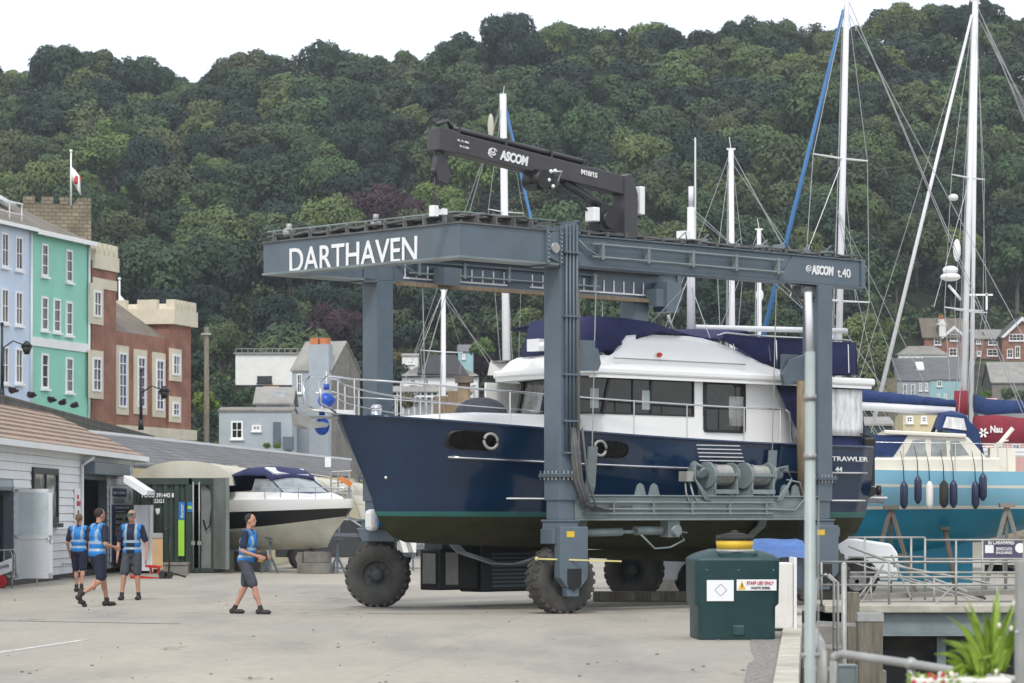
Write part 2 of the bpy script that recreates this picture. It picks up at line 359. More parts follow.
# painted lines and joints
def strip(name, pts, wd, mt, z=.004):
    m = MB()
    for p, q in zip(pts, pts[1:]):
        p, q = Vector((*p, 0)), Vector((*q, 0)); n = (q-p).cross(Vector((0, 0, 1))).normalized()*wd/2
        m.poly([(p+n).xy.to_tuple()+(z,), (p-n).xy.to_tuple()+(z,), (q-n).xy.to_tuple()+(z,), (q+n).xy.to_tuple()+(z,)])
    return tag(m.build(name, mt), kind='structure')
mat('worn_paint', (.55, .55, .53), .85, 0, .35, 3); mat('joint', (.2, .155, .1), .9, 0, .3, 3); mat('gravel', (.22, .21, .19), .95, 0, .7, 14, .8)
def G(px, py): Y = EYE*F/(py-HY); return (WX(px, Y), Y)
strip('painted_line', [G(-30, 657), G(85, 640)], .09, 'worn_paint')
strip('painted_line', [G(175, 612), G(345, 616)], .12, 'worn_paint')
strip('painted_line', [G(270, 602), G(300, 602.5)], .1, 'worn_paint')
strip('joint_line', [G(-40, 620), G(180, 624)], .13, 'joint')
# broken strip of gravel along the coping
m = MB(); pts = []
for i in range(26):
    y = 24+i*1.1; pts.append((EX(y)-.36-random.uniform(0, .12)-(y-24)*.012, EX(y)-.245, y))
for a, b in zip(pts, pts[1:]): m.poly([(a[0], a[2], .005), (a[1], a[2], .005), (b[1], b[2], .005), (b[0], b[2], .005)])
tag(m.build('gravel_strip', 'gravel'), kind='structure')
mat('dark_joint', (.09, .085, .075), .9, 0, .5, 3)
for a_, b_, w_ in (((346, 607), (560, 609.5), .07), ((560, 609.5), (690, 611.5), .05), ((365, 613.5), (470, 614), .08)): strip('joint_line', [G(*a_), G(*b_)], w_, 'dark_joint')
# ------------------------------------------------ hill
SK = [(-200, 84), (0, 75), (60, 63), (110, 60), (140, 74), (190, 72), (215, 60), (290, 53), (400, 54), (460, 45), (520, 43), (560, 31), (600, 24), (680, 24), (740, 24), (790, 24), (830, 22), (880, 8), (950, 8), (985, 6), (1024, 26), (1200, 40)]
Y0, Y1 = 330.0, 600.0
def skyz(px):
    py = np.interp(px, [a for a, b in SK], [b for a, b in SK]); return (HY-py)/F*Y1+EYE-11.0
def hz(X, Y):
    px = 512+F*X/max(Y, 50); t = (Y-Y0)/(Y1-Y0); top = float(skyz(px))
    if t <= 0: z = -.5+6.5*max(0, (Y-236)/(Y0-236))
    else: z = 6+(top-6)*(t**1.12 if t < 1 else 1+.04*(t-1))
    r = min(1, max(0, (px-858)/26)); zr = float(np.interp(Y, [236, 300, 380, 400, 440, 455, 600, 700], [-.5, 4, 9, 13, 21, 24.3, top, top*1.02]))
    r2 = min(1, max(0, (px-375)/20))*min(1, max(0, (575-px)/25)); zc = float(np.interp(Y, [236, 330, 372, 600, 700], [-.5, 4, 9, top, top*1.02]))
    z = z*(1-r)+zr*r; z = z*(1-r2)+zc*r2
    return z+1.4*noise.noise((X*.03, Y*.03, 0))*min(1, max(0, t)*6)
m = MB(); NX, NY = 130, 80; grid = []
for j in range(NY+1):
    Y = 236+(Y1+100-236)*j/NY; row = []
    for i in range(NX+1):
        X = -190+380*i/NX; row.append(m.b.verts.new((X, Y, hz(X, Y))))
    grid.append(row)
for j in range(NY):
    for i in range(NX): m.face([grid[j][i], grid[j][i+1], grid[j+1][i+1], grid[j+1][i]]).smooth = True
tag(m.build('hill', 'hill_soil'), kind='structure')
m = MB(); m.poly([(-3000, 236, -.6), (3000, 236, -.6), (3000, 3000, -.6), (-3000, 3000, -.6)]); m.poly([(-3000, -300, -2.7), (3000, -300, -2.7), (3000, 236, -2.7), (-3000, 236, -2.7)])
tag(m.build('terrain', 'hill_soil', fix=False), kind='structure')
m = MB(); rs_ = random.Random(2)
for i in range(90):
    a_ = rs_.uniform(-40, 780); c_ = G(a_, rs_.uniform(592, 690)); r_ = rs_.uniform(.006, .022); m.ell((c_[0], c_[1], r_*.4), r_*1.4, r_, r_*.7, 6, 4)
tag(m.build('grit', 'conc_dark'), 'scattered small stones and grit lying on the concrete yard', 'grit', kind='stuff')
# ------------------------------------------------ foliage
def crown_arrays(seed, R, H, z0, nlobe, nleaf, ls, up=.2, loose=.12):
    r = np.random.default_rng(seed); C = []; RR = []
    for i in range(nlobe):
        a = i*2.399963+r.uniform(-.4, .4); t = (i+.5)/nlobe; el = math.acos(1-1.25*t); q = .62+.12*r.uniform(-1, 1)
        C.append((R*q*math.sin(el)*math.cos(a), R*q*math.sin(el)*math.sin(a), z0+H*.42+H*.5*q*math.cos(el)*1.05)); RR.append(R*(.34+.16*r.random()))
    C.append((0, 0, z0+H*.45)); RR.append(R*.6)
    C = np.array(C); RR = np.array(RR); pr = RR**2/np.sum(RR**2)
    k = r.choice(len(RR), nleaf, p=pr); d = r.normal(size=(nleaf, 3)); d /= np.linalg.norm(d, axis=1, keepdims=True)
    d[:, 2] = np.where((d[:, 2] < -.35) & (r.random(nleaf) < .7), -d[:, 2], d[:, 2])
    rad = RR[k]*(1-loose*r.random(nleaf)**.7*1.6+.1*r.random(nleaf)); P = C[k]+d*rad[:, None]*np.array([1, 1, .82])
    P += r.normal(size=P.shape)*ls*.25
    n = d+r.normal(size=d.shape)*.34+np.array([0, 0, up]); n /= np.linalg.norm(n, axis=1, keepdims=True)
    t = np.cross(n, r.normal(size=n.shape)); t /= np.linalg.norm(t, axis=1, keepdims=True); b = np.cross(n, t)
    s = ls*(.6+.8*r.random(nleaf))[:, None]; V = np.stack([P+t*s*.62, P+b*s*.42, P-t*s*.62, P-b*s*.42], 1).reshape(-1, 3)
    lf = np.clip(.5+.09*r.normal(size=nleaf)+.2*r.normal(size=len(RR))[k], 0, 1)
    return V.astype(np.float32), lf.astype(np.float32)
def quads_mesh(name, V, lf, m, tint=None):
    n = len(V)//4; me = bpy.data.meshes.new(name); me.vertices.add(4*n); me.vertices.foreach_set('co', V.ravel())
    me.loops.add(4*n); me.loops.foreach_set('vertex_index', np.arange(4*n, dtype=np.int32)); me.polygons.add(n)
    me.polygons.foreach_set('loop_start', np.arange(0, 4*n, 4, dtype=np.int32))
    me.materials.append(M[m]); a = me.attributes.new('leaf', 'FLOAT', 'FACE'); a.data.foreach_set('value', lf)
    if tint is not None: a = me.attributes.new('tint', 'FLOAT', 'FACE'); a.data.foreach_set('value', tint.astype(np.float32))
    me.update(calc_edges=True); return me
def trunk_mesh(name, H, r0, seed, spread=2.2):
    rr = random.Random(seed); m = MB(); top = Vector((rr.uniform(-.4, .4), rr.uniform(-.4, .4), H))
    m.tube([(0, 0, -1.5), (0, 0, H*.25), top*.6, top], [r0*1.25, r0*.9, r0*.7, r0*.35], 7)
    for i in range(6):
        a = rr.uniform(0, 6.28); z = H*rr.uniform(.4, .8); q = Vector((math.cos(a)*spread, math.sin(a)*spread, z+H*rr.uniform(.2, .45)))
        m.tube([(0, 0, z), q*.5+Vector((0, 0, z*.5+.2)), q], [r0*.4, r0*.28, r0*.1], 5)
    bmesh.ops.recalc_face_normals(m.b, faces=m.b.faces); me = bpy.data.meshes.new(name); m.b.to_mesh(me); m.b.free(); me.materials.append(M['bark']); return me
KINDS = [  # name, radius, crown height, crown base, lobes, leaves, leaf size, words
    ('broad', 5.2, 8.5, 3.6, 10, 7000, .42, 'broad round'), ('broad', 5.0, 8.0, 3.4, 9, 6200, .41, 'rounded bushy'), ('tall', 4.2, 10.5, 3.2, 10, 6200, .4, 'tall domed'),
    ('tall', 4.8, 9.8, 3.0, 11, 6400, .41, 'tall lumpy'), ('small', 3.6, 6.2, 2.2, 10, 4000, .36, 'smaller compact'), ('open', 4.9, 8.6, 3.8, 13, 2600, .4, 'thin open'), ('broad', 5.7, 8.2, 3.5, 12, 7400, .42, 'wide spreading')]
PROTO = []
for i, (nm, R, H, z0, nl, nf, ls, wd) in enumerate(KINDS):
    V, lf = crown_arrays(100+i, R, H, z0, nl, nf, ls, loose=.5 if nm == 'open' else .14); PROTO.append((V, lf, quads_mesh('crown', V, lf, 'leaf'), trunk_mesh('trunk', z0+H*.6, .34, i, R*.6), wd))
pts = []; tries = 0
cell = {}
def ok(x, y, d):
    cx, cy = int(x//12), int(y//12)
    for i in range(-1, 2):
        for j in range(-1, 2):
            for (a, b) in cell.get((cx+i, cy+j), []):
                if (a-x)**2+(b-y)**2 < d*d: return False
    return True
while tries < 30000:
    tries += 1; Y = random.uniform(338, 612); px = random.uniform(-60, 1084); X = WX(px, Y)
    d = (8.3 if px < 850 else 6.0) if Y < 560 else 5.6
    if (px > 862 and Y < 472) or (385 < px < 560 and Y < 378): continue
    if ok(X, Y, d): cell.setdefault((int(X//12), int(Y//12)), []).append((X, Y)); pts.append((X, Y, px))
pts.sort(key=lambda p: p[1])
AREA = [(110, 'above the pastel houses'), (230, 'above the brick hall'), (330, 'above the grey gabled house'), (430, 'left of the crane boom'), (540, 'behind the crane boom'), (640, 'behind the crane column'), (750, 'behind the radar mast'), (860, 'beside the blue furled sail'), (950, 'left of the tallest mast'), (9999, 'above the brick terrace')]
ORD = {2: ['leftmost', 'rightmost'], 3: ['leftmost', 'middle', 'rightmost']}
for n_ in range(4, 13): ORD[n_] = ['leftmost', 'second', 'third', 'fourth', 'fifth', 'sixth', 'seventh', 'eighth', 'ninth', 'tenth', 'eleventh', 'twelfth'][:n_-1]+['rightmost']
def area(px):
    for a, b in AREA:
        if px < a: return b
RANK = ['lowest rank', 'second rank', 'third rank', 'upper rank', 'ridge']
PURPLE = [(395, 206, .9), (362, 212, .8), (598, 240, 1.0), (330, 222, .7), (497, 330, .7)]
vis = [p for p in pts if -25 < p[2] < 1049]
indiv = vis[:265]+[p for p in vis if p[1] > 588][:35]; iset = set(indiv); rest = [p for p in pts if p not in iset]
TARG = {}
for a_, b_ in ((408, 208), (384, 214), (600, 236), (494, 330), (345, 330)):
    def dist_(p): z = hz(p[0], p[1]); return math.hypot(p[2]-a_, HY-(z+9-EYE)*F/p[1]-b_)
    TARG[min(indiv, key=dist_)] = 'leaf_purple'
def special(p):
    if p in TARG: return TARG[p]
    X, Y, px = p; z = hz(X, Y); py = HY-(z+8-EYE)*F/Y
    for a, b, s in PURPLE:
        if abs(px-a) < 12 and abs(py-b) < 11: return 'leaf_purple'
    if (abs(px-120) < 26 and abs(py-165) < 22) or (abs(px-460) < 30 and abs(py-205) < 16) or (abs(px-105) < 20 and abs(py-185) < 14) or (abs(px-780) < 30 and abs(py-150) < 14): return 'leaf_light'
    return None
alt = {}
CW = {'leaf_purple': 'dark purple leaved', 'leaf_light': 'pale yellow green', 'leaf_brown': 'brownish olive', None: 'dark green'}
for p in indiv:
    X, Y, px = p; k = random.choices(range(7), [3, 3, 2, 3, 1, .5 if Y < 560 else 3, 2])[0]; V, lf, cm, tm, wd = PROTO[k]; s = random.uniform(.72, 1.22); sp = special(p)
    rank = RANK[min(4, int((Y-338)/54))]
    if 'lowest' in rank: s *= .85
    lab = f'{wd} {CW[sp]} tree in the {rank} {area(px)}'
    e = empty('tree', (X, Y, hz(X, Y)-.3), random.uniform(0, 6.28), lab, 'tree', 'trees on the wooded hillside'); e.scale = (s, s, s*random.uniform(.95, 1.35))
    if sp:
        if (k, sp) not in alt: q = cm.copy(); q.materials[0] = M[sp]; alt[k, sp] = q
        cm = alt[k, sp]
    for nme, me in (('crown', cm), ('trunk', tm)):
        c = bpy.data.objects.new(nme, me); COL.objects.link(c); c.parent = e
byl = {}
for o in bpy.data.objects:
    if o.name.startswith('tree') and 'label' in o: byl.setdefault(o['label'], []).append(o)
for l_, os_ in byl.items():
    if len(os_) in ORD:
        for w_, o in zip(ORD[len(os_)], sorted(os_, key=lambda o: o.location.x/o.location.y)): o['label'] = w_+' '+l_
Vs, Ls, Ts = [], [], []
for p in rest:
    X, Y, px = p; k = random.choices(range(7), [3, 3, 2, 3, 1, .5 if Y < 560 else 3, 2])[0]; V, lf = PROTO[k][:2]; a = random.uniform(0, 6.28); s = random.uniform(.8, 1.12)
    q = V.reshape(-1, 4, 3)[::2]; q = q.reshape(-1, 3)*s; q2 = q.copy(); q2[:, 0] = q[:, 0]*math.cos(a)-q[:, 1]*math.sin(a); q2[:, 1] = q[:, 0]*math.sin(a)+q[:, 1]*math.cos(a)
    # half the leaves, each larger
    g = q2.reshape(-1, 4, 3); c = g.mean(1, keepdims=True); g = c+(g-c)*1.35; q2 = g.reshape(-1, 3)+np.array([X, Y, hz(X, Y)-.3])
    Vs.append(q2.astype(np.float32)); Ls.append(lf[::2]); Ts.append(np.full(len(lf[::2]), random.random()))
o = bpy.data.objects.new('woodland', quads_mesh('woodland', np.concatenate(Vs), np.concatenate(Ls), 'leaf', np.concatenate(Ts))); COL.objects.link(o)
tag(o, 'mass of further green trees filling the wood up to the ridge', 'wood', kind='stuff')
r_ = np.random.default_rng(5); N_ = 26000; py_ = r_.uniform(240, 640, N_); pp_ = r_.uniform(-80, 1100, N_)
py_ = py_[:]; keep = ~((pp_ > 880) & (py_ < 462)); py_, pp_ = py_[keep], pp_[keep]; P_ = np.array([[(a-512)/F*b, b, hz((a-512)/F*b, b)+.5+random.random()*1.6] for a, b in zip(pp_, py_)]); P4 = np.repeat(P_, 6, 0)+r_.normal(size=(len(P_)*6, 3))*np.array([1.1, 1.1, .5])
n_ = r_.normal(size=P4.shape)*.5+np.array([0, -.5, .8]); n_ /= np.linalg.norm(n_, axis=1, keepdims=True); t_ = np.cross(n_, r_.normal(size=n_.shape)); t_ /= np.linalg.norm(t_, axis=1, keepdims=True); b_ = np.cross(n_, t_)
V_ = np.stack([P4+t_*.42, P4+b_*.3, P4-t_*.42, P4-b_*.3], 1).reshape(-1, 3).astype(np.float32); q_ = np.repeat(r_.random(len(P_)), 6)
o = bpy.data.objects.new('undergrowth', quads_mesh('undergrowth', V_, np.clip(r_.normal(.45, .15, len(P4)), 0, 1).astype(np.float32), 'leaf', q_*.5)); COL.objects.link(o); tag(o, 'low green undergrowth covering the hillside between the trees', 'undergrowth', kind='stuff')
print('trees', len(indiv), len(rest))
# shrubs: small leafy masses
SHR = []
for i in range(3):
    V, lf = crown_arrays(300+i, 1.0, 1.7, -.1, 8, 2200, .12, loose=.3); SHR.append(quads_mesh('foliage', V, lf, 'leaf'))
salt = {}
def shrub(x, y, z, s, label, mt='leaf', hs=1, name='shrub', group=None, sx=1):
    k = random.randrange(3); me = SHR[k]
    if mt != 'leaf':
        if (k, mt) not in salt: q = me.copy(); q.materials[0] = M[mt]; salt[k, mt] = q
        me = salt[k, mt]
    e = bpy.data.objects.new(name, me); COL.objects.link(e); e.location = (x, y, z); e.scale = (s*sx, s, s*hs); e.rotation_euler = (0, 0, random.uniform(0, .6))
    return tag(e, label, 'shrub' if name == 'shrub' else name, group)
# riverside garden trees and bushes in front of the wood
BW = ['beside the tall wooden pole', 'behind the grey gabled house', 'right of the grey gabled house', 'left of the white mansard house', 'above the white mansard house', 'right of the white mansard house']
for i, (px, py, Y, rp, mt, t) in enumerate([
    (206, 408, 190, 17, 'leaf_light', 'yellow green bush at the foot of the tall wooden pole'), (192, 375, 300, 26, 'leaf', 'dark tree between the brick hall tower and the wooden pole'),
    (222, 398, 290, 15, 'leaf', 'dark ivy bush under the white boarded building'), (246, 400, 262, 13, 'leaf', 'low green bush on the slope left of the grey house'),
    (270, 397, 255, 9, 'leaf_brown', 'brown dry bush on the slope beside the grey house roof'), (412, 342, 372, 20, 'leaf', 'green tree above left of the dark mansard roof'),
    (482, 352, 352, 14, 'leaf_light', 'pale green bush right of the mansard roof near the mast stay'), (503, 375, 345, 14, 'leaf', 'dark shrub below the pale cottage'),
    (520, 350, 365, 20, 'leaf', 'bright green bush right of the pale cottage'), (540, 375, 340, 20, 'leaf_light', 'light green bush left of the near hoist leg'), (508, 397, 300, 17, 'leaf_purple', 'purple shrub in front of the white mansard house'), (490, 402, 295, 12, 'leaf_purple', 'small purple bush at the end of the white house porch'),
    (408, 405, 300, 12, 'leaf_brown', 'brown hedge bush under the rail of the trawler bow'), (398, 360, 372, 13, 'leaf_brown', 'reddish brown bush right of the far hoist leg'), (400, 330, 392, 22, 'leaf', 'dark conifer like shrub right of the far hoist leg'), (460, 335, 385, 22, 'leaf', 'green tree just above the mansard roof ridge'), (500, 330, 390, 24, 'leaf', 'tree above the mansard house beside the silver mast'), (440, 318, 398, 24, 'leaf', 'tree behind the thick pale mast'), (545, 335, 395, 24, 'leaf', 'tree hidden by the near hoist leg'),
    (866, 345, 440, 18, 'leaf_light', 'light green bush above the stone terrace wall behind the hoist leg'), (900, 322, 470, 20, 'leaf', 'green tree left of the white conservatory'), (886, 332, 462, 16, 'leaf_light', 'pale bush behind the leaning furled sail'), (884, 382, 395, 13, 'leaf_light', 'yellowish bush left of the grey slate house'), (870, 372, 405, 14, 'leaf', 'green bush on the slope under the terrace wall'),
    (912, 338, 466, 13, 'leaf', 'dark round tree left of the red brick villa'), (1008, 397, 380, 9, 'leaf', 'green bush below the slate roofed cottage'), (988, 322, 480, 14, 'leaf_light', 'pale tree behind the brick terrace'), (1024, 399, 380, 9, 'leaf', 'bush at the right end below the slate roofed cottage'), (985, 398, 380, 8, 'leaf_light', 'light bush right of the tall masts below the terrace wall'),
    (852, 330, 452, 22, 'leaf', 'round tree just right of the white yacht mast'), (850, 365, 415, 18, 'leaf', 'bush on the terrace wall right of the white yacht mast')]):
    g = W(px, py, Y); s = rp*Y/F; e = shrub(g.x, Y, g.z-s*.6, s, t, mt, 1.1, name='shrub')
# ================================================================ HOUSES
def window(parent, x0, x1, z0, z1, y=0, fm='white_paint', gm='glass_dark', cols=2, rows=2, fw=.09, sill=True, name='window', cur=None, d=.06):
    m = MB(); bx = m.box
    bx(x0, x0+fw, y-d, y, z0, z1); bx(x1-fw, x1, y-d, y, z0, z1); bx(x0+fw, x1-fw, y-d, y, z1-fw, z1); bx(x0+fw, x1-fw, y-d, y, z0, z0+fw)
    b = fw*.45
    for i in range(1, cols): c = x0+(x1-x0)*i/cols; bx(c-b/2, c+b/2, y-d*.8, y-.012, z0+fw, z1-fw)
    for i in range(1, rows): c = z0+(z1-z0)*i/rows; bx(x0+fw, x1-fw, y-d*.72, y-.014, c-b/2, c+b/2)
    o = m.build(name, fm, parent)
    g = MB(); g.box(x0+fw, x1-fw, y-.01, y+.0-.002, z0+fw, z1-fw); g.build('pane', gm, o)
    if cur:
        c = MB(); w_ = (x1-x0)*.16; c.box(x0+fw, x0+fw+w_, y-.016, y-.0105, z0+fw, z1-fw); c.box(x1-fw-w_, x1-fw, y-.016, y-.0105, z0+fw, z1-fw); c.build('curtain', cur, o)
    if sill: s = MB(); s.box(x0-.08, x1+.08, y-d-.1, y, z0-.11, z0-.004); s.build('sill', fm, o)
    return o
def gable_roof(m, x0, x1, y0, y1, z, zr, oh=.3, t=.14, axis='x'):
    # ridge along x
    ym = (y0+y1)/2
    pts = [(y0-oh, z-.05), (ym, zr), (y1+oh, z-.05), (y1+oh, z+t-.05), (ym, zr+t), (y0-oh, z+t-.05)]
    if axis == 'x': m.prism([(p[0], p[1]) for p in pts], x0-oh, x1+oh, 'x')
    else:
        xm = (x0+x1)/2; pts = [(x0-oh, z-.05), (xm, zr), (x1+oh, z-.05), (x1+oh, z+t-.05), (xm, zr+t), (x0-oh, z+t-.05)]; m.prism(pts, y0-oh, y1+oh, 'y')
def hip_roof(m, x0, x1, y0, y1, z, zr, oh=.35, inset=None):
    inset = (y1-y0)/2 if inset is None else inset; ym = (y0+y1)/2; x0 -= oh; x1 += oh; y0 -= oh; y1 += oh
    a = [(x0, y0, z), (x1, y0, z), (x1, y1, z), (x0, y1, z)]; r = [(x0+inset, ym, zr), (x1-inset, ym, zr)]
    v = m.verts(a+r); m.face([v[0], v[1], v[5], v[4]]); m.face([v[1], v[2], v[5]]); m.face([v[2], v[3], v[4], v[5]]); m.face([v[3], v[0], v[4]])
    w_ = m.verts([(p[0], p[1], z-.12) for p in a]); m.face(w_)
    for i in range(4): m.face([v[i], v[(i+1) % 4], w_[(i+1) % 4], w_[i]])
# --- street row on the embankment
R = FR(-22.7, 140, math.atan2(.966, .257))
rowl = lambda n, lab, cat='house': empty(n, (-22.7, 140, 0), R.a, lab, cat)
m = MB(); m.prism([(-90, 92), (-17.0, 92), (-18.75, 160), (-18, 250), (-90, 250)], -.5, 5.55, 'z')
tag(m.build('embankment', 'hill_grass'), kind='structure')
a, b = W(0, 398, 100), W(160, 438, 157)
m = MB(); p0 = Vector((-16.6, 78)); p1 = Vector((-18.65, 158))
m.prism([(p0.x, p0.y), (p1.x, p1.y), (p1.x-.5, p1.y), (p0.x-.5, p0.y)], -.2, 5.7, 'z'); o = m.build('retaining_wall', 'wall_stone')
tag(o, 'long dark stone wall along the street, behind the ribbed brown roof', 'wall')
# blue house
z0 = 5.6; xb, xg, xe = R.x(-60), R.x(31), R.x(88.5)
e = rowl('blue_house', 'pale blue rendered terraced house at the left edge, beside the mint green one')
eb = R.z(31, 231)
m = MB(); m.box(xb, xg-.02, 0, 9, z0, eb); m.build('wall', 'wall_blue', e)
m = MB(); m.prism([(-.3, eb), (4.5, eb+2.6), (9.3, eb), (9.3, eb+.14), (4.5, eb+2.75), (-.3, eb+.14)], xb, xg-.02, 'x'); m.build('roof', 'slate_brown', e)
m = MB(); m.box(xb, xg-.02, -.42, -.3, eb-.05, eb+.12); m.cone((xg-.15, -.1, z0), (xg-.15, -.1, eb), .05); m.build('gutter', 'white_paint', e)
m = MB()
for i in range(7): x = xb+1+i*(xg-xb-1.5)/6; m.cone((x, .25, eb+.2), (x, .25, eb+1.25), .03, n=6)
m.box(xb, xg-.4, .22, .28, eb+1.2, eb+1.26); m.box(xb, xg-.4, .22, .28, eb+.7, eb+.74); m.build('roof_railing', 'white_paint', e)
for (pa, pb, ya, yb) in [(1, 8, 232, 268), (15, 22, 236, 271), (1, 8, 288, 324), (15, 22, 291, 326), (1, 8, 346, 384), (15, 22, 348, 384), (-20, -13, 228, 262), (-20, -13, 286, 320), (-20, -13, 344, 382)]:
    window(e, R.x(pa), R.x(pb), R.z(pb, yb), R.z(pa, ya), 0, cols=2, rows=2)
m = MB(); x = R.x(-4); m.box(x-1.4, x+.6, 3.6, 4.6, eb+1.5, eb+5.0); m.box(x-1.5, x+.7, 3.5, 4.7, eb+4.8, eb+5.1); o = m.build('chimney', 'wall_pink', e)
m = MB(); m.cone((x-1, 4.1, eb+5.1), (x-1, 4.1, eb+5.6), .2, .16); m.cone((x, 4.1, eb+5.1), (x, 4.1, eb+5.6), .2, .16); m.build('chimney_pot', 'terracotta', o)
# mint house
e = rowl('green_house', 'mint green rendered terraced house between the pale blue house and the brick building')
eg = R.z(60, 238); m = MB(); m.box(xg, xe, 0, 9, z0, eg); m.build('wall', 'wall_mint', e)
m = MB(); v = m.verts([(xg, -.35, eg), (xe+.1, -.35, eg), (xe+.1, 9.3, eg), (xg, 9.3, eg), (xg, 4.5, eg+2.75), (xe-4.6, 4.5, eg+2.75)])
m.face([v[0], v[1], v[5], v[4]]); m.face([v[1], v[2], v[5]]); m.face([v[2], v[3], v[4], v[5]]); m.face([v[0], v[4], v[3]]); m.face([v[0], v[3], v[2], v[1]])
ro = m.build('roof', 'slate_brown', e)
m = MB(); m.prism([(1.6, eg+1.42), (3.0, eg+2.2), (3.0, eg+2.3), (1.6, eg+1.52)], xg+.6, xg+1.9, 'x'); m.build('skylight', 'glass_light', ro)
m = MB(); m.box(xg, xe+.1, -.46, -.35, eg-.12, eg+.1); m.cone((xe-.12, -.09, z0), (xe-.12, -.09, eg), .06); m.box(xe-.05, xe+.12, -.05, 0, z0, eg); m.build('gutter', 'white_paint', e)
m = MB(); zb = R.z(60, 345); m.box(xg, xe-.06, -.08, 0, zb-.2, zb+.22); m.box(xg, xe-.06, -.12, 0, z0, z0+.7); m.build('string_course', 'white_paint', e)
for (pa, pb, ya, yb) in [(41, 47.5, 243, 277), (65.5, 72, 249, 283), (41, 47.5, 296, 331), (53, 60, 298, 333), (65.5, 72, 301, 336), (41, 48, 353, 389), (65.5, 72.5, 357, 393)]:
    window(e, R.x(pa), R.x(pb), R.z(pb, yb), R.z(pa, ya), 0, cols=1, rows=3, fw=.1)
for i, (pp, lab) in enumerate([(10, 'dark red plant ball on the wall before the pale blue house'), (29, 'reddish clipped plant on the wall, where blue and green houses meet'), (49, 'clipped plant on the wall under the left green house window'), (60, 'third clipped plant from the right on the street wall'), (72, 'clipped plant on the wall under the right green house window')]):
    Y = 100+i*5; X = -17.3-.024*(Y-100)
    X = WX(pp, Y); Y = min(150, max(96, -16.6/((pp-512)/F)*1.035)); X = WX(pp, Y); shrub(X+.1, Y, 5.75, .2, lab, 'leaf_purple', name='shrub', group='potted plants on the street wall')
# brick gabled block with tall white windows
x1, x2, x3, x4 = xe+.15, R.x(113.5), R.x(165), R.x(190)
e = rowl('brick_hall', 'red brick hall with cream stone windows, slate roof and battlements, right of the green house', 'hall')
zt = R.z(100, 262); m = MB(); m.box(x1, x2, -.15, 9, z0, zt); m.box(x2, x3+.6, .1, 9, z0, R.z(140, 334)); m.box(x3+.5, x4, -.05, 9, z0, R.z(178, 320)); m.build('wall', 'brick', e)
m = MB(); m.box(x1, x2+.05, -.3, .2, R.z(100, 270), R.z(100, 262)+.3)
n = 5
for i in range(n): x = x1+(x2-x1)*(i+.15)/n; m.box(x, x+(x2-x1)/n*.62, -.3, .25, R.z(100, 262)+.3, R.z(100, 248)+.2)
m.box(x1, x2, -.2, .1, R.z(100, 289), R.z(100, 279)); 
zz = R.z(178, 320); m.box(x3+.3, x4+.15, -.4, 9.1, zz-.3, zz+.5)
n = 6
for i in range(n): x = x3+.35+(x4-x3-.3)*(i+.1)/n; m.box(x, x+(x4-x3)/n*.66, -.38, .1, zz+.5, zz+1.0)
for i in range(5): y = .6+i*1.75; m.box(x3+.32, x3+.7, y, y+1.1, zz+.5, zz+1.0); m.box(x4-.25, x4+.13, y, y+1.1, zz+.5, zz+1.0)
m.build('battlement', 'cream_stone', e)
eh = R.z(140, 334); m = MB(); v = m.verts([(x2-.02, .1, eh), (x3+.9, .1, eh), (x3+.9, 9.4, eh), (x2-.02, 9.4, eh), (x2-.02, 4.7, eh+3.2), (x3+.35, 4.7, eh+3.2)])
m.face([v[0], v[1], v[5], v[4]]); m.face([v[1], v[2], v[5]]); m.face([v[2], v[3], v[4], v[5]]); m.face([v[3], v[0], v[4]]); m.face([v[0], v[3], v[2], v[1]]); m.build('roof', 'slate_brown', e)
def stonewin(pa, pb, ya, yb, y, cols, rows, cur='purple_curtain', mg=.35):
    xa, xb_, za, zb = R.x(pa, y), R.x(pb, y), R.z(pb, yb, y), R.z(pa, ya, y)
    s = MB(); s.box(xa-mg, xb_+mg, y-.07, y, za-mg, zb+mg); s.build('window_surround', 'cream_stone', e)
    window(e, xa, xb_, za, zb, y-.075, cols=cols, rows=rows, gm='glass_dark', cur=cur, sill=False, fw=.11)
stonewin(92, 99.5, 290, 318, -.15, 2, 2, None); stonewin(91, 99.5, 357, 392, -.15, 2, 3)
stonewin(117, 125, 352, 408, .1, 2, 5); stonewin(136, 143.5, 356, 408, .1, 2, 5); stonewin(154.5, 162, 359, 411, .1, 2, 5)
stonewin(171, 178.5, 354, 376, -.05, 2, 2, 'curtain', .3); stonewin(171, 178, 402, 417, -.05, 2, 2, 'curtain', .3)
m = MB(); m.box(x2, x4, -.4, -.06, z0, z0+.55)
m.build('plinth', 'cream_stone', e)
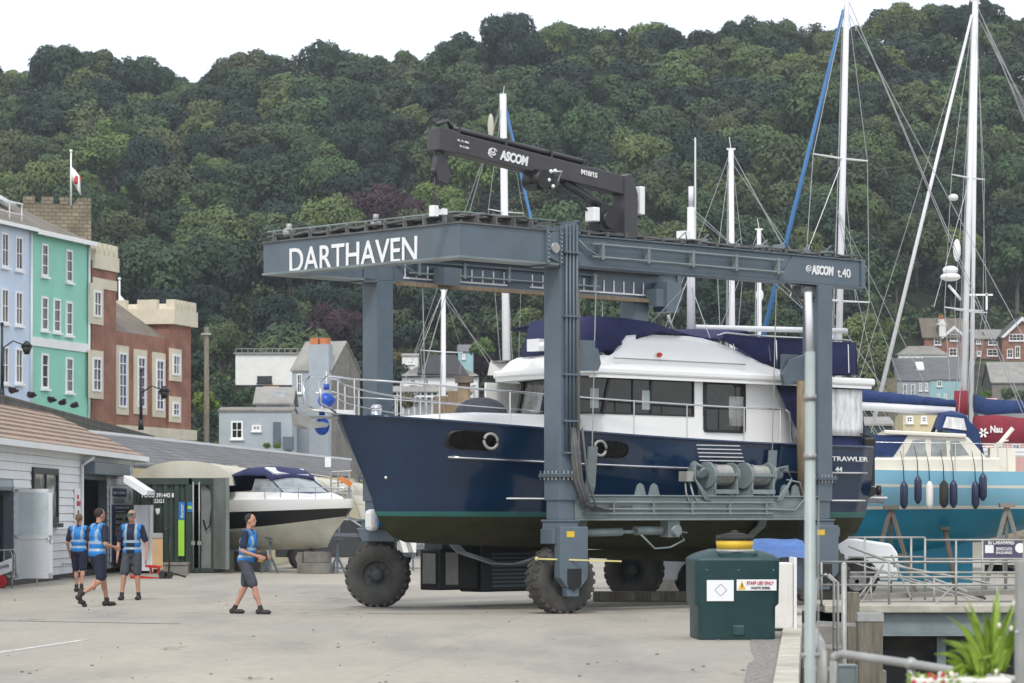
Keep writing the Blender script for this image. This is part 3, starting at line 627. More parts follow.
# stone tower behind, flags
T = W(60, 200, 172); e = empty('stone_tower', (WX(60, 172), 172, 0), math.radians(12), 'ruined rubble stone tower with battlements behind the green house roof', 'tower')
zt = WZ(204, 172); m = MB(); wT = 2.1; m.box(-wT, wT-.3, 0, 6, 5, zt); m.build('wall', 'rubble', e)
m = MB()
for i in range(4): x = -wT+i*1.05; m.box(x, x+.66, -.02, .5, zt, zt+.42)
m.box(wT-1.1, wT-.32, 0, 6, zt, zt+.35); m.build('battlement', 'rubble', e)
def flagpole(px, Y, z0, py, lab, flagm, fh=1.1):
    e = empty('flagpole', (WX(px, Y), Y, z0), 0, lab, 'flagpole'); h = WZ(py, Y)-z0
    m = MB(); m.cone((0, 0, 0), (0, 0, h), .06, .045, 8); m.ell((0, 0, h), .09); m.build('pole', 'white_paint', e)
    m = MB(); R_ = []
    for i in range(9):
        t = i/8; R_.append([(t*fh*.42+.05, .12*math.sin(t*6), h-.9-t*.55), (t*fh*.5+.05, .12*math.sin(t*6+.5), h-.9-t*.9-fh*.75)])
    m.loft(R_)
    f = m.build('flag', flagm, e, fix=False); mo = f.modifiers.new('s', 'SOLIDIFY'); mo.thickness = .01
    m = MB(); m.bar((.3, -.12, h-1.6), (.45, .14, h-1.75), .2, .5); m.build('flag_cross', 'red', f)
flagpole(71, 172, WZ(204, 172)-.1, 151, 'white flagpole with a small drooping red and white flag on the stone tower', 'white_paint')
flagpole(119.5, 165, WZ(330, 165)-1, 279, 'short flagpole with a small furled flag behind the brick hall roof', 'petal')
# street lamps on the row
def streetlamp(px, py_top, py_base, Y, lab, side=1):
    zb = max(5.56, WZ(py_base, Y)); zt = WZ(py_top, Y); e = empty('street_lamp', (WX(px, Y), Y, zb), 0, lab, 'street lamp', 'black street lamps before the terrace'); h = zt-zb
    m = MB(); m.cone((0, 0, 0), (0, 0, h), .085, .055, 8); m.ell((0, 0, h), .09); m.cone((0, 0, 0), (0, 0, .5), .14, .1, 8)
    m.tube([(0, 0, h-1.1), (side*.5, 0, h-.75), (side*1.0, 0, h-.95)], .035); m.build('pole', 'black', e)
    m = MB(); m.cone((side*1.1, 0, h-1.35), (side*1.1, 0, h-1.0), .1, .26, 8); m.cone((side*1.1, 0, h-1.0), (side*1.1, 0, h-.75), .28, .06, 8); m.build('lantern', 'black', e)
streetlamp(2, 324, 400, 132, 'black street lamp in front of the pale blue house')
streetlamp(141, 370, 430, 140, 'black street lamp in front of the brick hall windows')
# telegraph pole
e = empty('telegraph_pole', (WX(206.5, 150), 150, 0), 0, 'bare brown wooden telegraph pole right of the brick hall', 'pole')
m = MB(); m.cone((0, 0, 0), (0, 0, WZ(327, 150)), .17, .12, 10); m.build('shaft', 'wood_pile', e); m = MB(); m.box(-.25, .25, -.16, -.11, WZ(335, 150), WZ(335, 150)+.1); m.build('bracket', 'galv', e)
# generic house
def house(name, px0, px1, Y, zbase, py_eave, depth, wall, roofm, rise, lab, wins=(), hip=False, yaw=0, axis='x', chim=None, cat='house', extra=None, wmat='white_paint', gl='glass_dark', oh=.3, inset=None):
    X0, X1 = WX(px0, Y), WX(px1, Y); cx = (X0+X1)/2; hw = (X1-X0)/2/max(.5, math.cos(yaw)); e = empty(name, (cx, Y, 0), yaw, lab, cat); ze = WZ(py_eave, Y)
    m = MB(); m.box(-hw, hw, 0, depth, zbase, ze)
    if not hip:
        if axis == 'x': m.prism([(0, ze), (depth/2, ze+rise-.02), (depth, ze)], -hw, hw, 'x')
        else: m.prism([(-hw, ze), (0, ze+rise-.02), (hw, ze)], 0, depth, 'y')
    m.build('wall', wall, e)
    m = MB()
    if hip: hip_roof(m, -hw, hw, 0, depth, ze, ze+rise, oh, inset)
    else: gable_roof(m, -hw, hw, 0, depth, ze, ze+rise, oh, .14, axis)
    r = m.build('roof', roofm, e)
    for (a, b, c, d) in wins:
        window(e, -hw+2*hw*(a-px0)/(px1-px0), -hw+2*hw*(b-px0)/(px1-px0), WZ(d, Y), WZ(c, Y), -.002, fm=wmat, gm=gl, cols=2 if (b-a) < 14 else 4, rows=2, fw=.12)
    if chim:
        for (a, top, mt) in chim:
            x = -hw+2*hw*(a-px0)/(px1-px0); m = MB(); m.box(x-.45, x+.45, depth*.35, depth*.35+.8, ze, WZ(top, Y)); c = m.build('chimney', mt, e)
            m = MB(); [m.cone((x+q, depth*.35+.4, WZ(top, Y)), (x+q, depth*.35+.4, WZ(top, Y)+.6), .16, .13, 8) for q in (-.2, .2)]; m.build('chimney_pot', 'terracotta', c)
    return e, hw, ze
# white boarded building on stilts
Y = 300; e = empty('white_boarded_building', (WX(269, Y), Y, 0), 0, 'white flat roofed building on dark stilts behind the grey gabled house', 'building')
m = MB(); hw = (WX(302, Y)-WX(235, Y))/2; m.box(-hw, hw+4, 0, 8, WZ(385, Y), WZ(354, Y)); m.build('wall', 'wall_white', e)
m = MB(); m.box(-hw-.2, hw+4.2, -.2, 8.2, WZ(354, Y), WZ(354, Y)+.15); m.build('roof', 'roof_grey', e)
m = MB()
for i in range(15): m.box(-hw+i*.62, -hw+i*.62+.06, -.1, -.04, WZ(354, Y)+.15, WZ(350, Y)+.15)
m.box(-hw, hw+4, -.1, -.04, WZ(350, Y)+.1, WZ(350, Y)+.16); m.build('railing', 'galv', e)
m = MB(); m.box(-hw, hw, .2, 7, WZ(400, Y), WZ(385, Y)); m.build('undercroft', 'black', e)
m = MB(); m.box(-.6, 1, -.05, .1, WZ(396, Y), WZ(386, Y)); m.build('board', 'plywood', e)
window(e, -1.2, .3, WZ(383, Y), WZ(376, Y), -.002, fm='black', cols=1, rows=1)
# grey gabled house
G1 = FR(WX(292, 237), 237, math.radians(-18))
e = empty('grey_gabled_house', (G1.o[0], 237, 0), G1.a, 'tall narrow grey house with a gable and an orange chimney', 'house')
zE = WZ(371, 237); xr = G1.x(331); zr = zE+2.4
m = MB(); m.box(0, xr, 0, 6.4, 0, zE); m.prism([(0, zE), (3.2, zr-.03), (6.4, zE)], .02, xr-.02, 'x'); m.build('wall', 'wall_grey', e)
m = MB(); gable_roof(m, 0, xr, 0, 6.4, zE, zr, .12, .12); ro = m.build('roof', 'roof_grey', e); m = MB(); m.prism([(1.2, zE+1.14), (2.1, zE+1.9), (2.1, zE+1.96), (1.2, zE+1.2)], 1.1, 1.8, 'x'); m.build('skylight', 'glass_light', ro)
m = MB(); m.box(xr-1.75, xr-.05, -.35, .5, 0, WZ(345, 237)); c = m.build('chimney', 'wall_grey', e); m = MB(); zc = WZ(345, 237); m.box(xr-1.7, xr-1.0, -.3, .4, zc, zc+.5); m.box(xr-.85, xr-.2, -.3, .4, zc, zc+.5); m.build('chimney_pot', 'terracotta', c)
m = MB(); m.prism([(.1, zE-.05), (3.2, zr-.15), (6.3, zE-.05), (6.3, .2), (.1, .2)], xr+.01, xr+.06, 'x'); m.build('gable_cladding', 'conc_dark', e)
for (pa, pb, ya, yb) in [(297, 302, 374, 393), (310, 313, 376, 392), (309, 313, 408, 420)]: window(e, G1.x(pa), G1.x(pb), G1.z(pb, yb), G1.z(pa, ya), 0, cols=2, rows=2, fw=.08)
# grey low outbuildings
e, hw, ze = house('grey_outbuilding', 219, 292, 225, 0, 411, 5, 'wall_grey', 'conc_dark', .25, 'low grey rendered outbuilding with flat roof left of the tall grey house', [(231, 243, 421, 439), (252, 261, 425, 431)], oh=.1)
m = MB(); f = lambda p: -hw+2*hw*(p-219)/73; m.box(f(273), f(281), -.05, .02, WZ(447, 225), WZ(422, 225)); m.build('door', 'steel', e)
m = MB(); m.box(f(284), f(294), -1.3, -.1, WZ(450, 225), WZ(437, 225)); o = m.build('bin_store', 'steel', None, loc=(WX(255.5, 225), 225, 0)); tag(o, 'dark grey bin box between the outbuilding door and the tall grey house', 'bin')
for pp, l in ((267, 'round clipped bush left of the grey outbuilding door'), (277.5, 'round clipped bush right of the grey outbuilding door')): shrub(WX(pp, 223), 223, WZ(450, 223), .38, l, 'leaf_light')
e, hw, ze = house('sloping_roof_annexe', 257, 290, 231, 0, 404, 5, 'wall_grey', 'roof_grey', 1.3, 'small annexe with a pale sloping roof against the tall grey house')
m = MB(); m.prism([(.7, ze+.5), (1.6, ze+.97), (1.6, ze+1.05), (.7, ze+.58)], -.4+hw*.3, .5+hw*.3, 'x'); m.build('skylight', 'glass_light', e)
# white house with dark mansard roof
Y = 330; e = empty('mansard_house', (WX(436, Y), Y, 0), 0, 'white house with a dark hipped mansard roof and long porch, above the trawler bow', 'house')
X = lambda p: WX(p, Y)-WX(436, Y)
m = MB(); m.box(X(402), X(478), 0, 7, 0, WZ(375, Y)); m.build('wall', 'wall_white', e)
m = MB(); v = [(X(417), -.3, WZ(373.5, Y)), (X(469), -.3, WZ(375, Y)), (X(469), 7, WZ(375, Y)), (X(417), 7, WZ(373.5, Y)), (X(431), 1.5, WZ(354, Y)), (X(455), 1.5, WZ(354, Y)), (X(455), 5.5, WZ(354, Y)), (X(431), 5.5, WZ(354, Y))]
m.hull6(m.verts(v)); m.box(X(401), X(479), -.35, -.05, WZ(377.5, Y), WZ(375.6, Y)); ro = m.build('roof', 'roof_dark', e)
m = MB(); m.prism([(X(401), WZ(375, Y)), (X(418), WZ(366, Y)), (X(418), WZ(375, Y))], .2, 6.5, 'y'); m.prism([(X(466), WZ(375, Y)), (X(466), WZ(369, Y)), (X(478), WZ(375, Y))], .2, 6.5, 'y'); m.build('side_roof', 'roof_grey', e)
for (a, b, c, d) in [(410, 416, 379, 384), (423, 429, 379, 384), (458, 463, 379, 384), (472, 475, 379, 384)]: window(e, X(a), X(b), WZ(d, Y), WZ(c, Y), 0, fw=.1, gm='glass_dark')
m = MB(); m.prism([(0, WZ(386, Y)), (-2, WZ(392, Y)), (-2, WZ(393, Y)), (0, WZ(392, Y))], X(391), X(474), 'x'); m.build('porch_roof', 'roof_grey', e)
m = MB()
for i in range(15): x = X(392)+i*(X(473)-X(392))/14; m.box(x-.05, x+.05, -1.9, -1.8, 0, WZ(392, Y))
m.box(X(392), X(473), -1.88, -1.82, WZ(398, Y), WZ(396, Y)); m.build('porch_post', 'white_paint', e)
m = MB()
for i in range(14): x = X(392)+i*(X(473)-X(392))/14; m.box(x+.12, x+.32, -.01, .0-.004, WZ(404, Y), WZ(393, Y))
m.build('porch_window', 'glass_dark', e)
house('pale_cottage', 402, 418, 350, 0, 356, 5, 'wall_white', 'roof_grey', .3, 'small white flat roofed house peeping over the mansard roof on its left', [(407, 414, 361, 364)], oh=.1)
house('pale_cottage', 458, 473, 356, 0, 352, 5, 'wall_aqua', 'slate', .9, 'pale blue grey cottage on the slope right above the mansard roof', [(462, 465, 354, 359)], oh=.1)
# ---------------- right hand town
m = MB(); m.prism([(54, 448), (110, 448), (110, 470), (54, 470)], 5, WZ(361, 448), 'z'); tag(m.build('terrace_ground', 'hill_grass'), kind='structure')
m = MB(); m.box(WX(862, 444), WX(1080, 444), 444, 444.8, 8, WZ(364, 444)); tag(m.build('terrace_wall', 'wall_stone'), 'long brown stone terrace wall below the red brick houses', 'wall')
m = MB(); m.box(WX(845, 392), WX(897, 392), 392, 392.7, 3, WZ(378, 392)); tag(m.build('garden_wall', 'rubble'), 'short rubble garden wall left of the grey slate houses', 'wall')
for i in range(12):
    pp = 858+i*8.0; shrub(WX(pp, 446), 446.5, WZ(363, 446)-.6, 1.1, ORD[12][i]+' clipped green hedge shrub along the stone terrace wall, counted rightwards', 'leaf', .8, group='hedge shrubs on the terrace wall')
e, hw, ze = house('brick_villa', 924, 966, 458, 15, 338, 8, 'brick_far', 'slate_brown', 3.2, 'red brick villa with white gable and bay windows, left of the tall red based mast', [(934, 941, 338, 345), (950, 958, 334, 341), (949, 957, 348, 356)], chim=[(944, 318, 'wall_white')])
m = MB(); x = hw*.42; m.prism([(x-2.2, ze-.1), (x, ze+1.9), (x+2.2, ze-.1), (x+1.7, ze-.1), (x, ze+1.4), (x-1.7, ze-.1)], -.5, -.1, 'y'); m.build('bargeboard', 'white_paint', e)
m = MB(); m.box(-hw*.3, -hw*.0, -.6, 1.3, ze+.2, ze+2.0); m.prism([(-hw*.38, ze+2.0), (-hw*.15, ze+2.9), (hw*.08, ze+2.0)], -.7, 1.6, 'y'); m.build('dormer', 'white_paint', e)
e2, hw2, _ = house('conservatory', 898, 948, 452, 18, 354.5, 4, 'white_paint', 'roof_grey', 1.4, 'long low white conservatory left of the red brick villa', [(902+i*5.5, 905+i*5.5, 356.5, 361) for i in range(8)], hip=True, oh=.15)
e, hw, ze = house('brick_terrace', 974, 1004, 458, 15, 339, 8, 'brick_far', 'roof_grey', 1.6, 'red brick house with a white band and bay windows right of the two masts', [(976, 981, 339, 344), (988, 998, 338.5, 345), (987, 998, 349, 356), (977, 981, 351, 356)])
e, hw, ze = house('gabled_brick_house', 1002, 1042, 455, 15, 337, 8, 'brick_far', 'slate', 3.0, 'red brick house with a big white gable at the right edge', [(1009, 1024, 334, 341), (1007, 1013, 349, 358), (1015, 1020, 346, 358)], axis='y')
m = MB(); m.prism([(-hw-.3, ze-.1), (0, ze+3.1), (hw+.3, ze-.1), (hw-.3, ze-.1), (0, ze+2.5), (-hw+.3, ze-.1)], -.45, -.3, 'y'); m.build('bargeboard', 'white_paint', e)
e, hw, ze = house('slate_house', 896, 930, 405, 5, 381, 8, 'wall_grey', 'slate', 3.2, 'grey slate roofed house, left half of the pair below the terrace wall', [(903, 907, 384, 398), (911, 915, 384, 398), (919, 922, 383, 391), (925, 928, 383, 391)], oh=.1)
m = MB(); m.prism([(1.5, ze+1.5), (2.8, ze+2.5), (2.8, ze+2.75), (1.5, ze+1.75)], hw*.3, hw*.75, 'x'); m.build('skylight', 'white_paint', e)
e, hw, ze = house('aqua_house', 928, 964, 405.3, 5, 380, 8, 'wall_aqua', 'slate', 3.2, 'pale turquoise house with slate roof, right half of the pair below the terrace wall', [(937, 942, 380.8, 386.5), (937, 940, 394, 400), (944, 947, 394, 400)], oh=.1)
house('slate_cottage', 992, 1042, 400, 5, 383, 8, 'conc_dark', 'roof_grey', 2.9, 'low cottage with pale grey pitched roof and white skylight at the right edge', [], oh=.2)
house('pink_gable_house', 986, 1000, 330, 2, 404, 5, 'wall_pink', 'wall_pink', .6, 'small salmon pink gable end beside the tall masts', [], oh=.05)
house('cream_house', 903, 938, 240, 0, 414, 5, 'wall_yellow', 'roof_grey', .2, 'cream building seen just above the blue yacht cabin roof', [(906, 913, 416, 423), (921, 927, 416, 423)], oh=.05)
house('pink_house', 984, 1045, 290, 0, 425, 6, 'wall_pink', 'slate', 1.6, 'pink rendered house behind the yachts at the right edge', [(994, 1001, 431, 437), (1010, 1017, 431, 437), (994, 1002, 442, 450), (1012, 1020, 444, 450)], oh=.1)
house('dark_shed', 858, 892, 200, 0, 425, 5, 'cont_green', 'roof_grey', .5, 'dark green shed with white roof edge behind the trawler stern', [], oh=.15)
# ================================================================ BOATYARD BUILDINGS (left)
O = FR(-11.9, 69, math.atan2(1, .0206))
e = empty('yard_office', (-11.9, 69, 0), O.a, 'long white boarded yard office with brown ribbed roof at the left edge', 'office')
xe = O.x(131); d1a, d1b = O.x(-14), O.x(12.5); d2a, d2b = O.x(80.5), O.x(106); ez = O.z(0, 443)
zd1 = O.z(5, 487); zd2 = O.z(93, 476)
m = MB()
m.box(-16, d1a, 0, .2, .1, ez); m.box(d1a, d1b, 0, .2, zd1, ez); m.box(d1b, d2a, 0, .2, .1, ez); m.box(d2a, d2b, 0, .2, zd2, ez); m.box(d2b, xe, 0, .2, .1, ez)
m.box(xe-.2, xe, .2, 4.4, .1, ez); m.box(-16, xe-.2, 4.2, 4.4, .1, ez); m.box(-16, xe-.2, 1.9, 2.0, .1, ez); m.box(-16, xe-.2, .2, 1.9, 0.02, .1)
m.build('wall', 'wall_grey', e)
zg = O.z(60, 529)
for nm, mt, za, zb in (('upper_cladding', 'wood_panel_white', zg, ez-.02), ('lower_cladding', 'wood_panel_grey', .14, zg)):
    m = MB(); z = za; h = .205
    while z < zb-.03:
        zt = min(z+h-.012, zb)
        for a, b in ((-16, d1a), (d1a, d1b), (d1b, d2a), (d2a, d2b), (d2b, xe)):
            if (a, b) == (d1a, d1b) and z < zd1: continue
            if (a, b) == (d2a, d2b) and z < zd2: continue
            m.prism([(-.045, z), (-.003, z), (-.003, zt), (-.02, zt)], a+.003, b-.003, 'x')
        z += h
    m.build(nm, mt, e)
m = MB(); m.box(-16, xe, -.02, .1, -.02, .13); m.build('plinth', 'black', e)
m = MB(); NC = 8; yd = 2.4; rise = 1.2
for i in range(NC):
    ya, yb = -.4+i*yd/NC, -.4+(i+1)*yd/NC; za = ez+.02+i*rise/NC; q = xe+.35-i*.28
    m.prism([(ya, za), (yb+.05, za+rise/NC+.0), (yb+.05, za+rise/NC+.05), (ya, za+.085)], -16, q, 'x')
m.prism([(yd-.4, ez+rise), (yd+2.2, ez+.1), (yd+2.2, ez+.16), (yd-.4, ez+rise+.1)], -16, xe-1.9, 'x')
v = m.verts([(xe+.3, -.35, ez+.02), (xe+.3, 4.5, ez+.02), (xe-1.9, 2.0, ez+rise-.03)]); m.face(v)
m.build('roof', 'roof_rib', e)
m = MB(); m.box(-16, xe+.3, -.5, -.4, ez-.08, ez+.06); m.box(-16, xe+.3, -.4, -.04, ez-.02, ez+.018); m.cone((d2a-.3, -.1, .1), (d2a-.3, -.1, ez-.3), .04); m.tube([(d2a-.3, -.1, ez-.35), (d2a-.3, -.42, ez-.12)], .04); m.box(xe-.02, xe+.04, -.06, .1, .1, ez); m.box(xe+.3, xe+.36, -.5, 4.5, ez-.12, ez+.06); m.build('gutter', 'white_paint', e)
m = MB(); m.box(d1a, d1a+.08, -.03, .2, .1, zd1); m.box(d1b-.08, d1b, -.03, .2, .1, zd1); m.box(d1a, d1b, -.03, .2, zd1-.08, zd1); m.box(d2a, d2a+.12, -.03, .2, .1, zd2); m.box(d2b-.14, d2b, -.03, .2, .1, zd2); m.box(d2a, d2b, -.03, .2, zd2-.1, zd2); m.build('door_frame', 'steel', e)
m = MB(); m.box(O.x(80), O.x(116), -.42, -.05, O.z(90, 475), O.z(90, 463)); m.build('shutter_box', 'steel', e, bevel=.03)
window(e, O.x(30), O.x(55), O.z(55, 523), O.z(30, 467), -.046, fm='black', gm='glass_interior', cols=2, rows=1, fw=.16, name='window')
# half glazed door swung open at right angles to the wall
m = MB(); dw, dz0, dz1 = .95, .17, 2.3; x = d1b; 
m.box(x, x+.05, -dw, 0-.05, dz0, dz1); m.box(x-.012, x, -dw, -dw+.09, dz0, dz1); m.box(x-.012, x, -.14, -.05, dz0, dz1); m.box(x-.012, x, -dw, -.05, dz0, dz0+.12); m.box(x-.012, x, -dw, -.05, dz1-.09, dz1); m.box(x-.012, x, -dw, -.05, 1.1, 1.2)
do = m.build('door', 'door_white', e)
m = MB(); m.box(x-.008, x-.001, -dw+.09, -.14, 1.2, dz1-.09); m.build('frosted_pane', 'frosted', do)
m = MB(); m.box(x-.03, x-.012, -dw+.02, -dw+.06, 1.0, 1.2); m.tube([(x-.03, -dw+.04, 1.12), (x-.06, -dw+.04, 1.12), (x-.06, -dw+.16, 1.12)], .01); m.build('handle', 'chrome', do)
m = MB(); m.box(x+.0, x+.04, -.6, -.56, 0, dz0); m.build('door_prop', 'galv', do)
# fire notices, interior shelves
m = MB(); xa, xb = O.x(72.5), O.x(79.5); m.box(xa, xb, -.062, -.047, O.z(76, 522), O.z(76, 488)); s = m.build('notice_panel', 'white_paint', e)
m = MB(); m.box(xa+.3, xb-.25, -.072, -.063, O.z(76, 506), O.z(76, 501)); m.box(xa+.35, xb-.5, -.072, -.063, O.z(76, 499), O.z(76, 495)); m.build('fire_notice', 'red', s)
m = MB(); m.ell(((xa+xb)/2, -.068, O.z(76, 512)), .1, .01, .05); m.build('pictogram', 'black', s)
m = MB()
for i in range(4): z = .6+i*.45; m.box(d2a+.3, d2b+1.5, 1.5, 1.88, z, z+.03)
sh = m.build('shelf', 'wood', e)
m = MB(); random.seed(5)
for i in range(4):
    for j in range(14): x = d2a+.35+j*.38; z = .632+i*.45; m.mi = random.randrange(4); m.box(x, x+.26, 1.52, 1.8, z, z+random.uniform(.12, .3))
m.build('goods', ['plywood', 'tarp_blue', 'red', 'petal'], sh)
# sign board on the office corner
m = MB(); sa, sb = O.x(108), O.x(129.5); w_ = sb-sa; s1 = O.z(118, 487); s0 = O.z(118, 561)
m.box(sa, sb, -.10, -.06, s0, s1); sg = m.build('sign_board', 'white_paint', e)
H_ = s1-s0; f = lambda a: s1-H_*a
m = MB(); m.box(sa+.15, sb-w_*.32, -.112, -.1, f(.13), f(.02)); m.box(sa, sb, -.112, -.1, f(.36), f(.24)); m.box(sa, sb, -.112, -.1, f(.995), f(.66)); m.box(sa, sb-w_*.84, -.112, -.1, f(.66), f(.36)); m.box(sa, sb, -.112, -.1, f(.52), f(.5)); m.build('sign_panel', 'sign_navy', sg)
m = MB(); m.box(sa+.2, sb-w_*.4, -.112, -.1, f(.21), f(.15)); m.ell((sb-w_*.15, -.105, f(.12)), w_*.06, .01, H_*.07); m.build('sign_emblem', 'sign_teal', sg)
text('lettering', 'DARTHAVEN', w_*.5, H_*.035, 'white_paint', sg, (sa+w_*.08, -.115, f(.1)), bold=.01)
text('lettering', 'WORKSHOPS', w_*.66, H_*.035, 'white_paint', sg, (sa+w_*.12, -.115, f(.3)), bold=.01)
text('lettering', 'MARINE', w_*.4, H_*.02, 'white_paint', sg, (sa+w_*.2, -.115, f(.345)))
text('lettering', 'office', w_*.3, H_*.03, 'white_paint', sg, (sa+w_*.4, -.115, f(.8)))
text('lettering', 'SALES', w_*.3, H_*.03, 'white_paint', sg, (sa+w_*.4, -.115, f(.86)))
m = MB(); m.box(sa+w_*.2, sa+w_*.5, -.105, -.1, f(.45), f(.42)); m.ell((sa+w_*.7, -.102, f(.435)), w_*.06, .006, H_*.03); m.build('sign_mark', 'black', sg)
m = MB(); m.box(sa+w_*.25, sa+w_*.7, -.105, -.1, f(.6), f(.575)); m.build('sign_mark', 'red', sg)
# canopy over the side door
Y = 84.3; e = empty('door_canopy', (WX(131, Y), Y, 0), 0, 'small slanting white canopy on the corner of the white office', 'canopy')
m = MB(); X = lambda p: WX(p, Y)-WX(131, Y)
m.prism([(X(131), WZ(476, Y)), (X(154), WZ(491, Y)), (X(154), WZ(495, Y)), (X(150), WZ(495.5, Y)), (X(131), WZ(483, Y))], -1.6, .2, 'y'); m.build('awning', 'white_paint', e)
# side panel/screen next to corner
e = empty('white_door_screen', (WX(135, 84.2), 84.2, 0), 0, 'tall pale grey door with a bright white edge beside the office corner', 'door')
X = lambda p: WX(p, 84.2)-WX(135, 84.2); m = MB(); m.box(X(134), X(150), 0, .06, .08, WZ(505, 84.2)); m.build('panel', 'door_white', e); m = MB(); m.box(X(150), X(153), -.03, .08, .02, WZ(505, 84.2)); m.build('edge_post', 'white_paint', e)
# warehouse with slate roof behind, cream arched store
e = empty('slate_roofed_shed', (0, 0, 0), 0, 'long shed with a grey slate roof behind the cream arched cover', 'shed')
A, B = Vector((-17.3, 118, WZ(431, 118))), Vector((-9.7, 178, WZ(460, 178))); C, D = Vector((-14.4, 104, WZ(463, 104))), Vector((-8.2, 150, WZ(476, 150)))
A0 = A+(A-B)*.25; C0 = C+(C-D)*.2
m = MB(); v = m.verts([A0, B, D, C0]); m.face(v); v2 = m.verts([p-Vector((0, 0, .12)) for p in (A0, B, D, C0)]); m.face(v2)
for i in range(4): m.face([v[i], v[(i+1) % 4], v2[(i+1) % 4], v2[i]])
m.build('roof', 'tile_slate', e)
m = MB(); m.bar(A0+Vector((0, 0, .03)), B+Vector((0, 0, .03)), .16, .12); m.build('ridge_capping', 'white_paint', e)
m = MB(); m.poly([C0-Vector((-.2, 0, .13)), D-Vector((-.2, 0, .13)), (D.x-.2, D.y, 0), (C0.x-.2, C0.y, 0)]); m.poly([D-Vector((.2, 0, .13)), B-Vector((0, 0, .13)), (B.x, B.y, 0), (D.x-.2, D.y, 0)]); m.build('wall', 'wall_yellow', e, fix=False)
e = empty('arched_store', (-10.85, 86, 0), math.atan2(1, .021)-PI/2, 'long low store with a stained cream arched cover between the containers and the slate roof', 'store')
m = MB(); n = 12; Lg = 76; rings = []
for k in range(39):
    y = k*2.0; rr = 1.28-.05*(k % 2)
    rings.append([(1.35-rr*1.12*math.cos(PI*i/n), y, 2.52+.72*math.sin(PI*i/n)**.8*(1-.03*(k % 2))) for i in range(n+1)])
m.loft(rings); m.poly(rings[0]); m.poly(rings[-1][::-1]); m.build('arched_cover', 'tarp_cream', e)
m = MB(); m.box(.05, 2.62, 6, 76, 0, 2.53); st = m.build('wall', 'wall_yellow', e)
m = MB()
for k in range(9): m.ell((1.9, 8+k*7.3, 3.12), .16, .16, .12)
m.build('roof_vent', 'galv', e)
for k in range(4):
    y = 16+k*12; m = MB(); m.box(2.62, 2.66, y, y+1.6, 1.2, 2.2); wn = m.build('window', 'white_paint', e)
    m = MB()
    for a in range(2):
        for b in range(2): m.box(2.661, 2.665, y+.1+a*.75, y+.72+a*.75, 1.28+b*.46, 1.68+b*.46)
    m.build('pane', 'glass_dark', wn)
# --- green container
Yc = 85; e = empty('green_container', (WX(133, Yc), Yc, 0), 0, 'dark green shipping container with open end doors and painted numbers', 'container')
X = lambda p: WX(p, Yc)-WX(133, Yc); Z = lambda p: WZ(p, Yc); wx = X(214)
m = MB(); pts = []; x = .08; k = 0
while x < X(191): pts += [(x, 0 if k % 2 else .05), (x+.1, 0 if k % 2 else .05)]; x += .16; k += 1
pts += [(X(191), 0), (X(191), .12), (.08, .12)]; m.prism(pts, .14, Z(481)-.1, 'z'); m.build('end_panel', 'cont_green', e)
m = MB(); m.box(0, .1, -.03, 6, .02, Z(478)); m.box(X(189), X(192), -.03, .15, .02, Z(478)); m.box(wx-.08, wx+.04, -.03, 6, .02, Z(478)); m.box(.1, wx-.08, -.03, .12, Z(481)-.1, Z(478)); m.box(.1, wx-.08, -.02, 5.98, .02, .14); m.box(.1, wx-.08, .12, 6, Z(480), Z(478)-.01); m.box(.1, wx-.08, 5.9, 6, .14, Z(480)); m.build('frame', 'cont_green', e)
m = MB(); m.box(X(200.5), wx-.08, .1, .16, .14, Z(481)-.1); m.build('inner_wall', 'cont_grey', e)
for k, pp in enumerate((193.5, 199.5)): m = MB(); m.cone((X(pp), -.07, .1), (X(pp), -.07, Z(482)), .022); m.box(X(pp)-.05, X(pp)+.05, -.09, -.03, Z(545), Z(541)); m.build('lock_bar', 'galv', e)
m = MB(); m.tube([(X(206), .1, Z(486)), (X(211), .05, Z(490)), (X(212), .02, Z(505)), (X(210), .0, Z(525)), (X(206), .02, Z(530)), (X(203), .1, Z(520))], .025); m.build('hose', 'black', e)
m = MB(); hx = X(215.5); m.b.verts.ensure_lookup_table(); d = Vector((.55, -1, 0)).normalized(); nrm = Vector((d.y, -d.x, 0)); P0 = Vector((hx, -.05, 0))
def dq(a, z, o): p = P0+d*a+nrm*o; return (p.x, p.y, z)
def dbox(m, a0, a1, z0, z1, o0, o1): m.hull6(m.verts([dq(a0, z0, o0), dq(a1, z0, o0), dq(a1, z0, o1), dq(a0, z0, o1), dq(a0, z1, o0), dq(a1, z1, o0), dq(a1, z1, o1), dq(a0, z1, o1)]))
dbox(m, 0, .85, .12, Z(478), 0, .04)
for z in (.12, .55, 1.05, 1.55, 2.05, 2.5): dbox(m, 0, .85, z, z+.07, -.05, .0)
dbox(m, .8, .87, .12, Z(478), -.06, .05); dbox(m, -.02, .05, .12, Z(478), -.06, .05); m.build('open_door', 'cont_grey', e)
text('lettering', 'POCU 391442 8', X(174)-X(142), Z(493)-Z(497.5), 'white_paint', e, (X(142), -.012, Z(497.5)), bold=.02)
text('lettering', '22G1', X(164)-X(154), Z(499)-Z(503), 'white_paint', e, (X(154), -.012, Z(503)), bold=.02)
m = MB(); m.prism([(X(155.5), Z(508.5)), (X(160), Z(508.5)), (X(159.5), Z(513)), (X(157.7), Z(515)), (X(156), Z(513))], -.02, -.004, 'y'); m.build('shield_mark', 'white_paint', e)
m = MB(); m.box(X(178.5), X(184.5), -.05, -.03, Z(556), Z(520)); m.build('green_sign', 'sign_green', e); m = MB(); m.box(X(178.8), X(185), -.05, -.03, Z(519.8), Z(502)); bs = m.build('blue_sign', 'sign_blue', e)
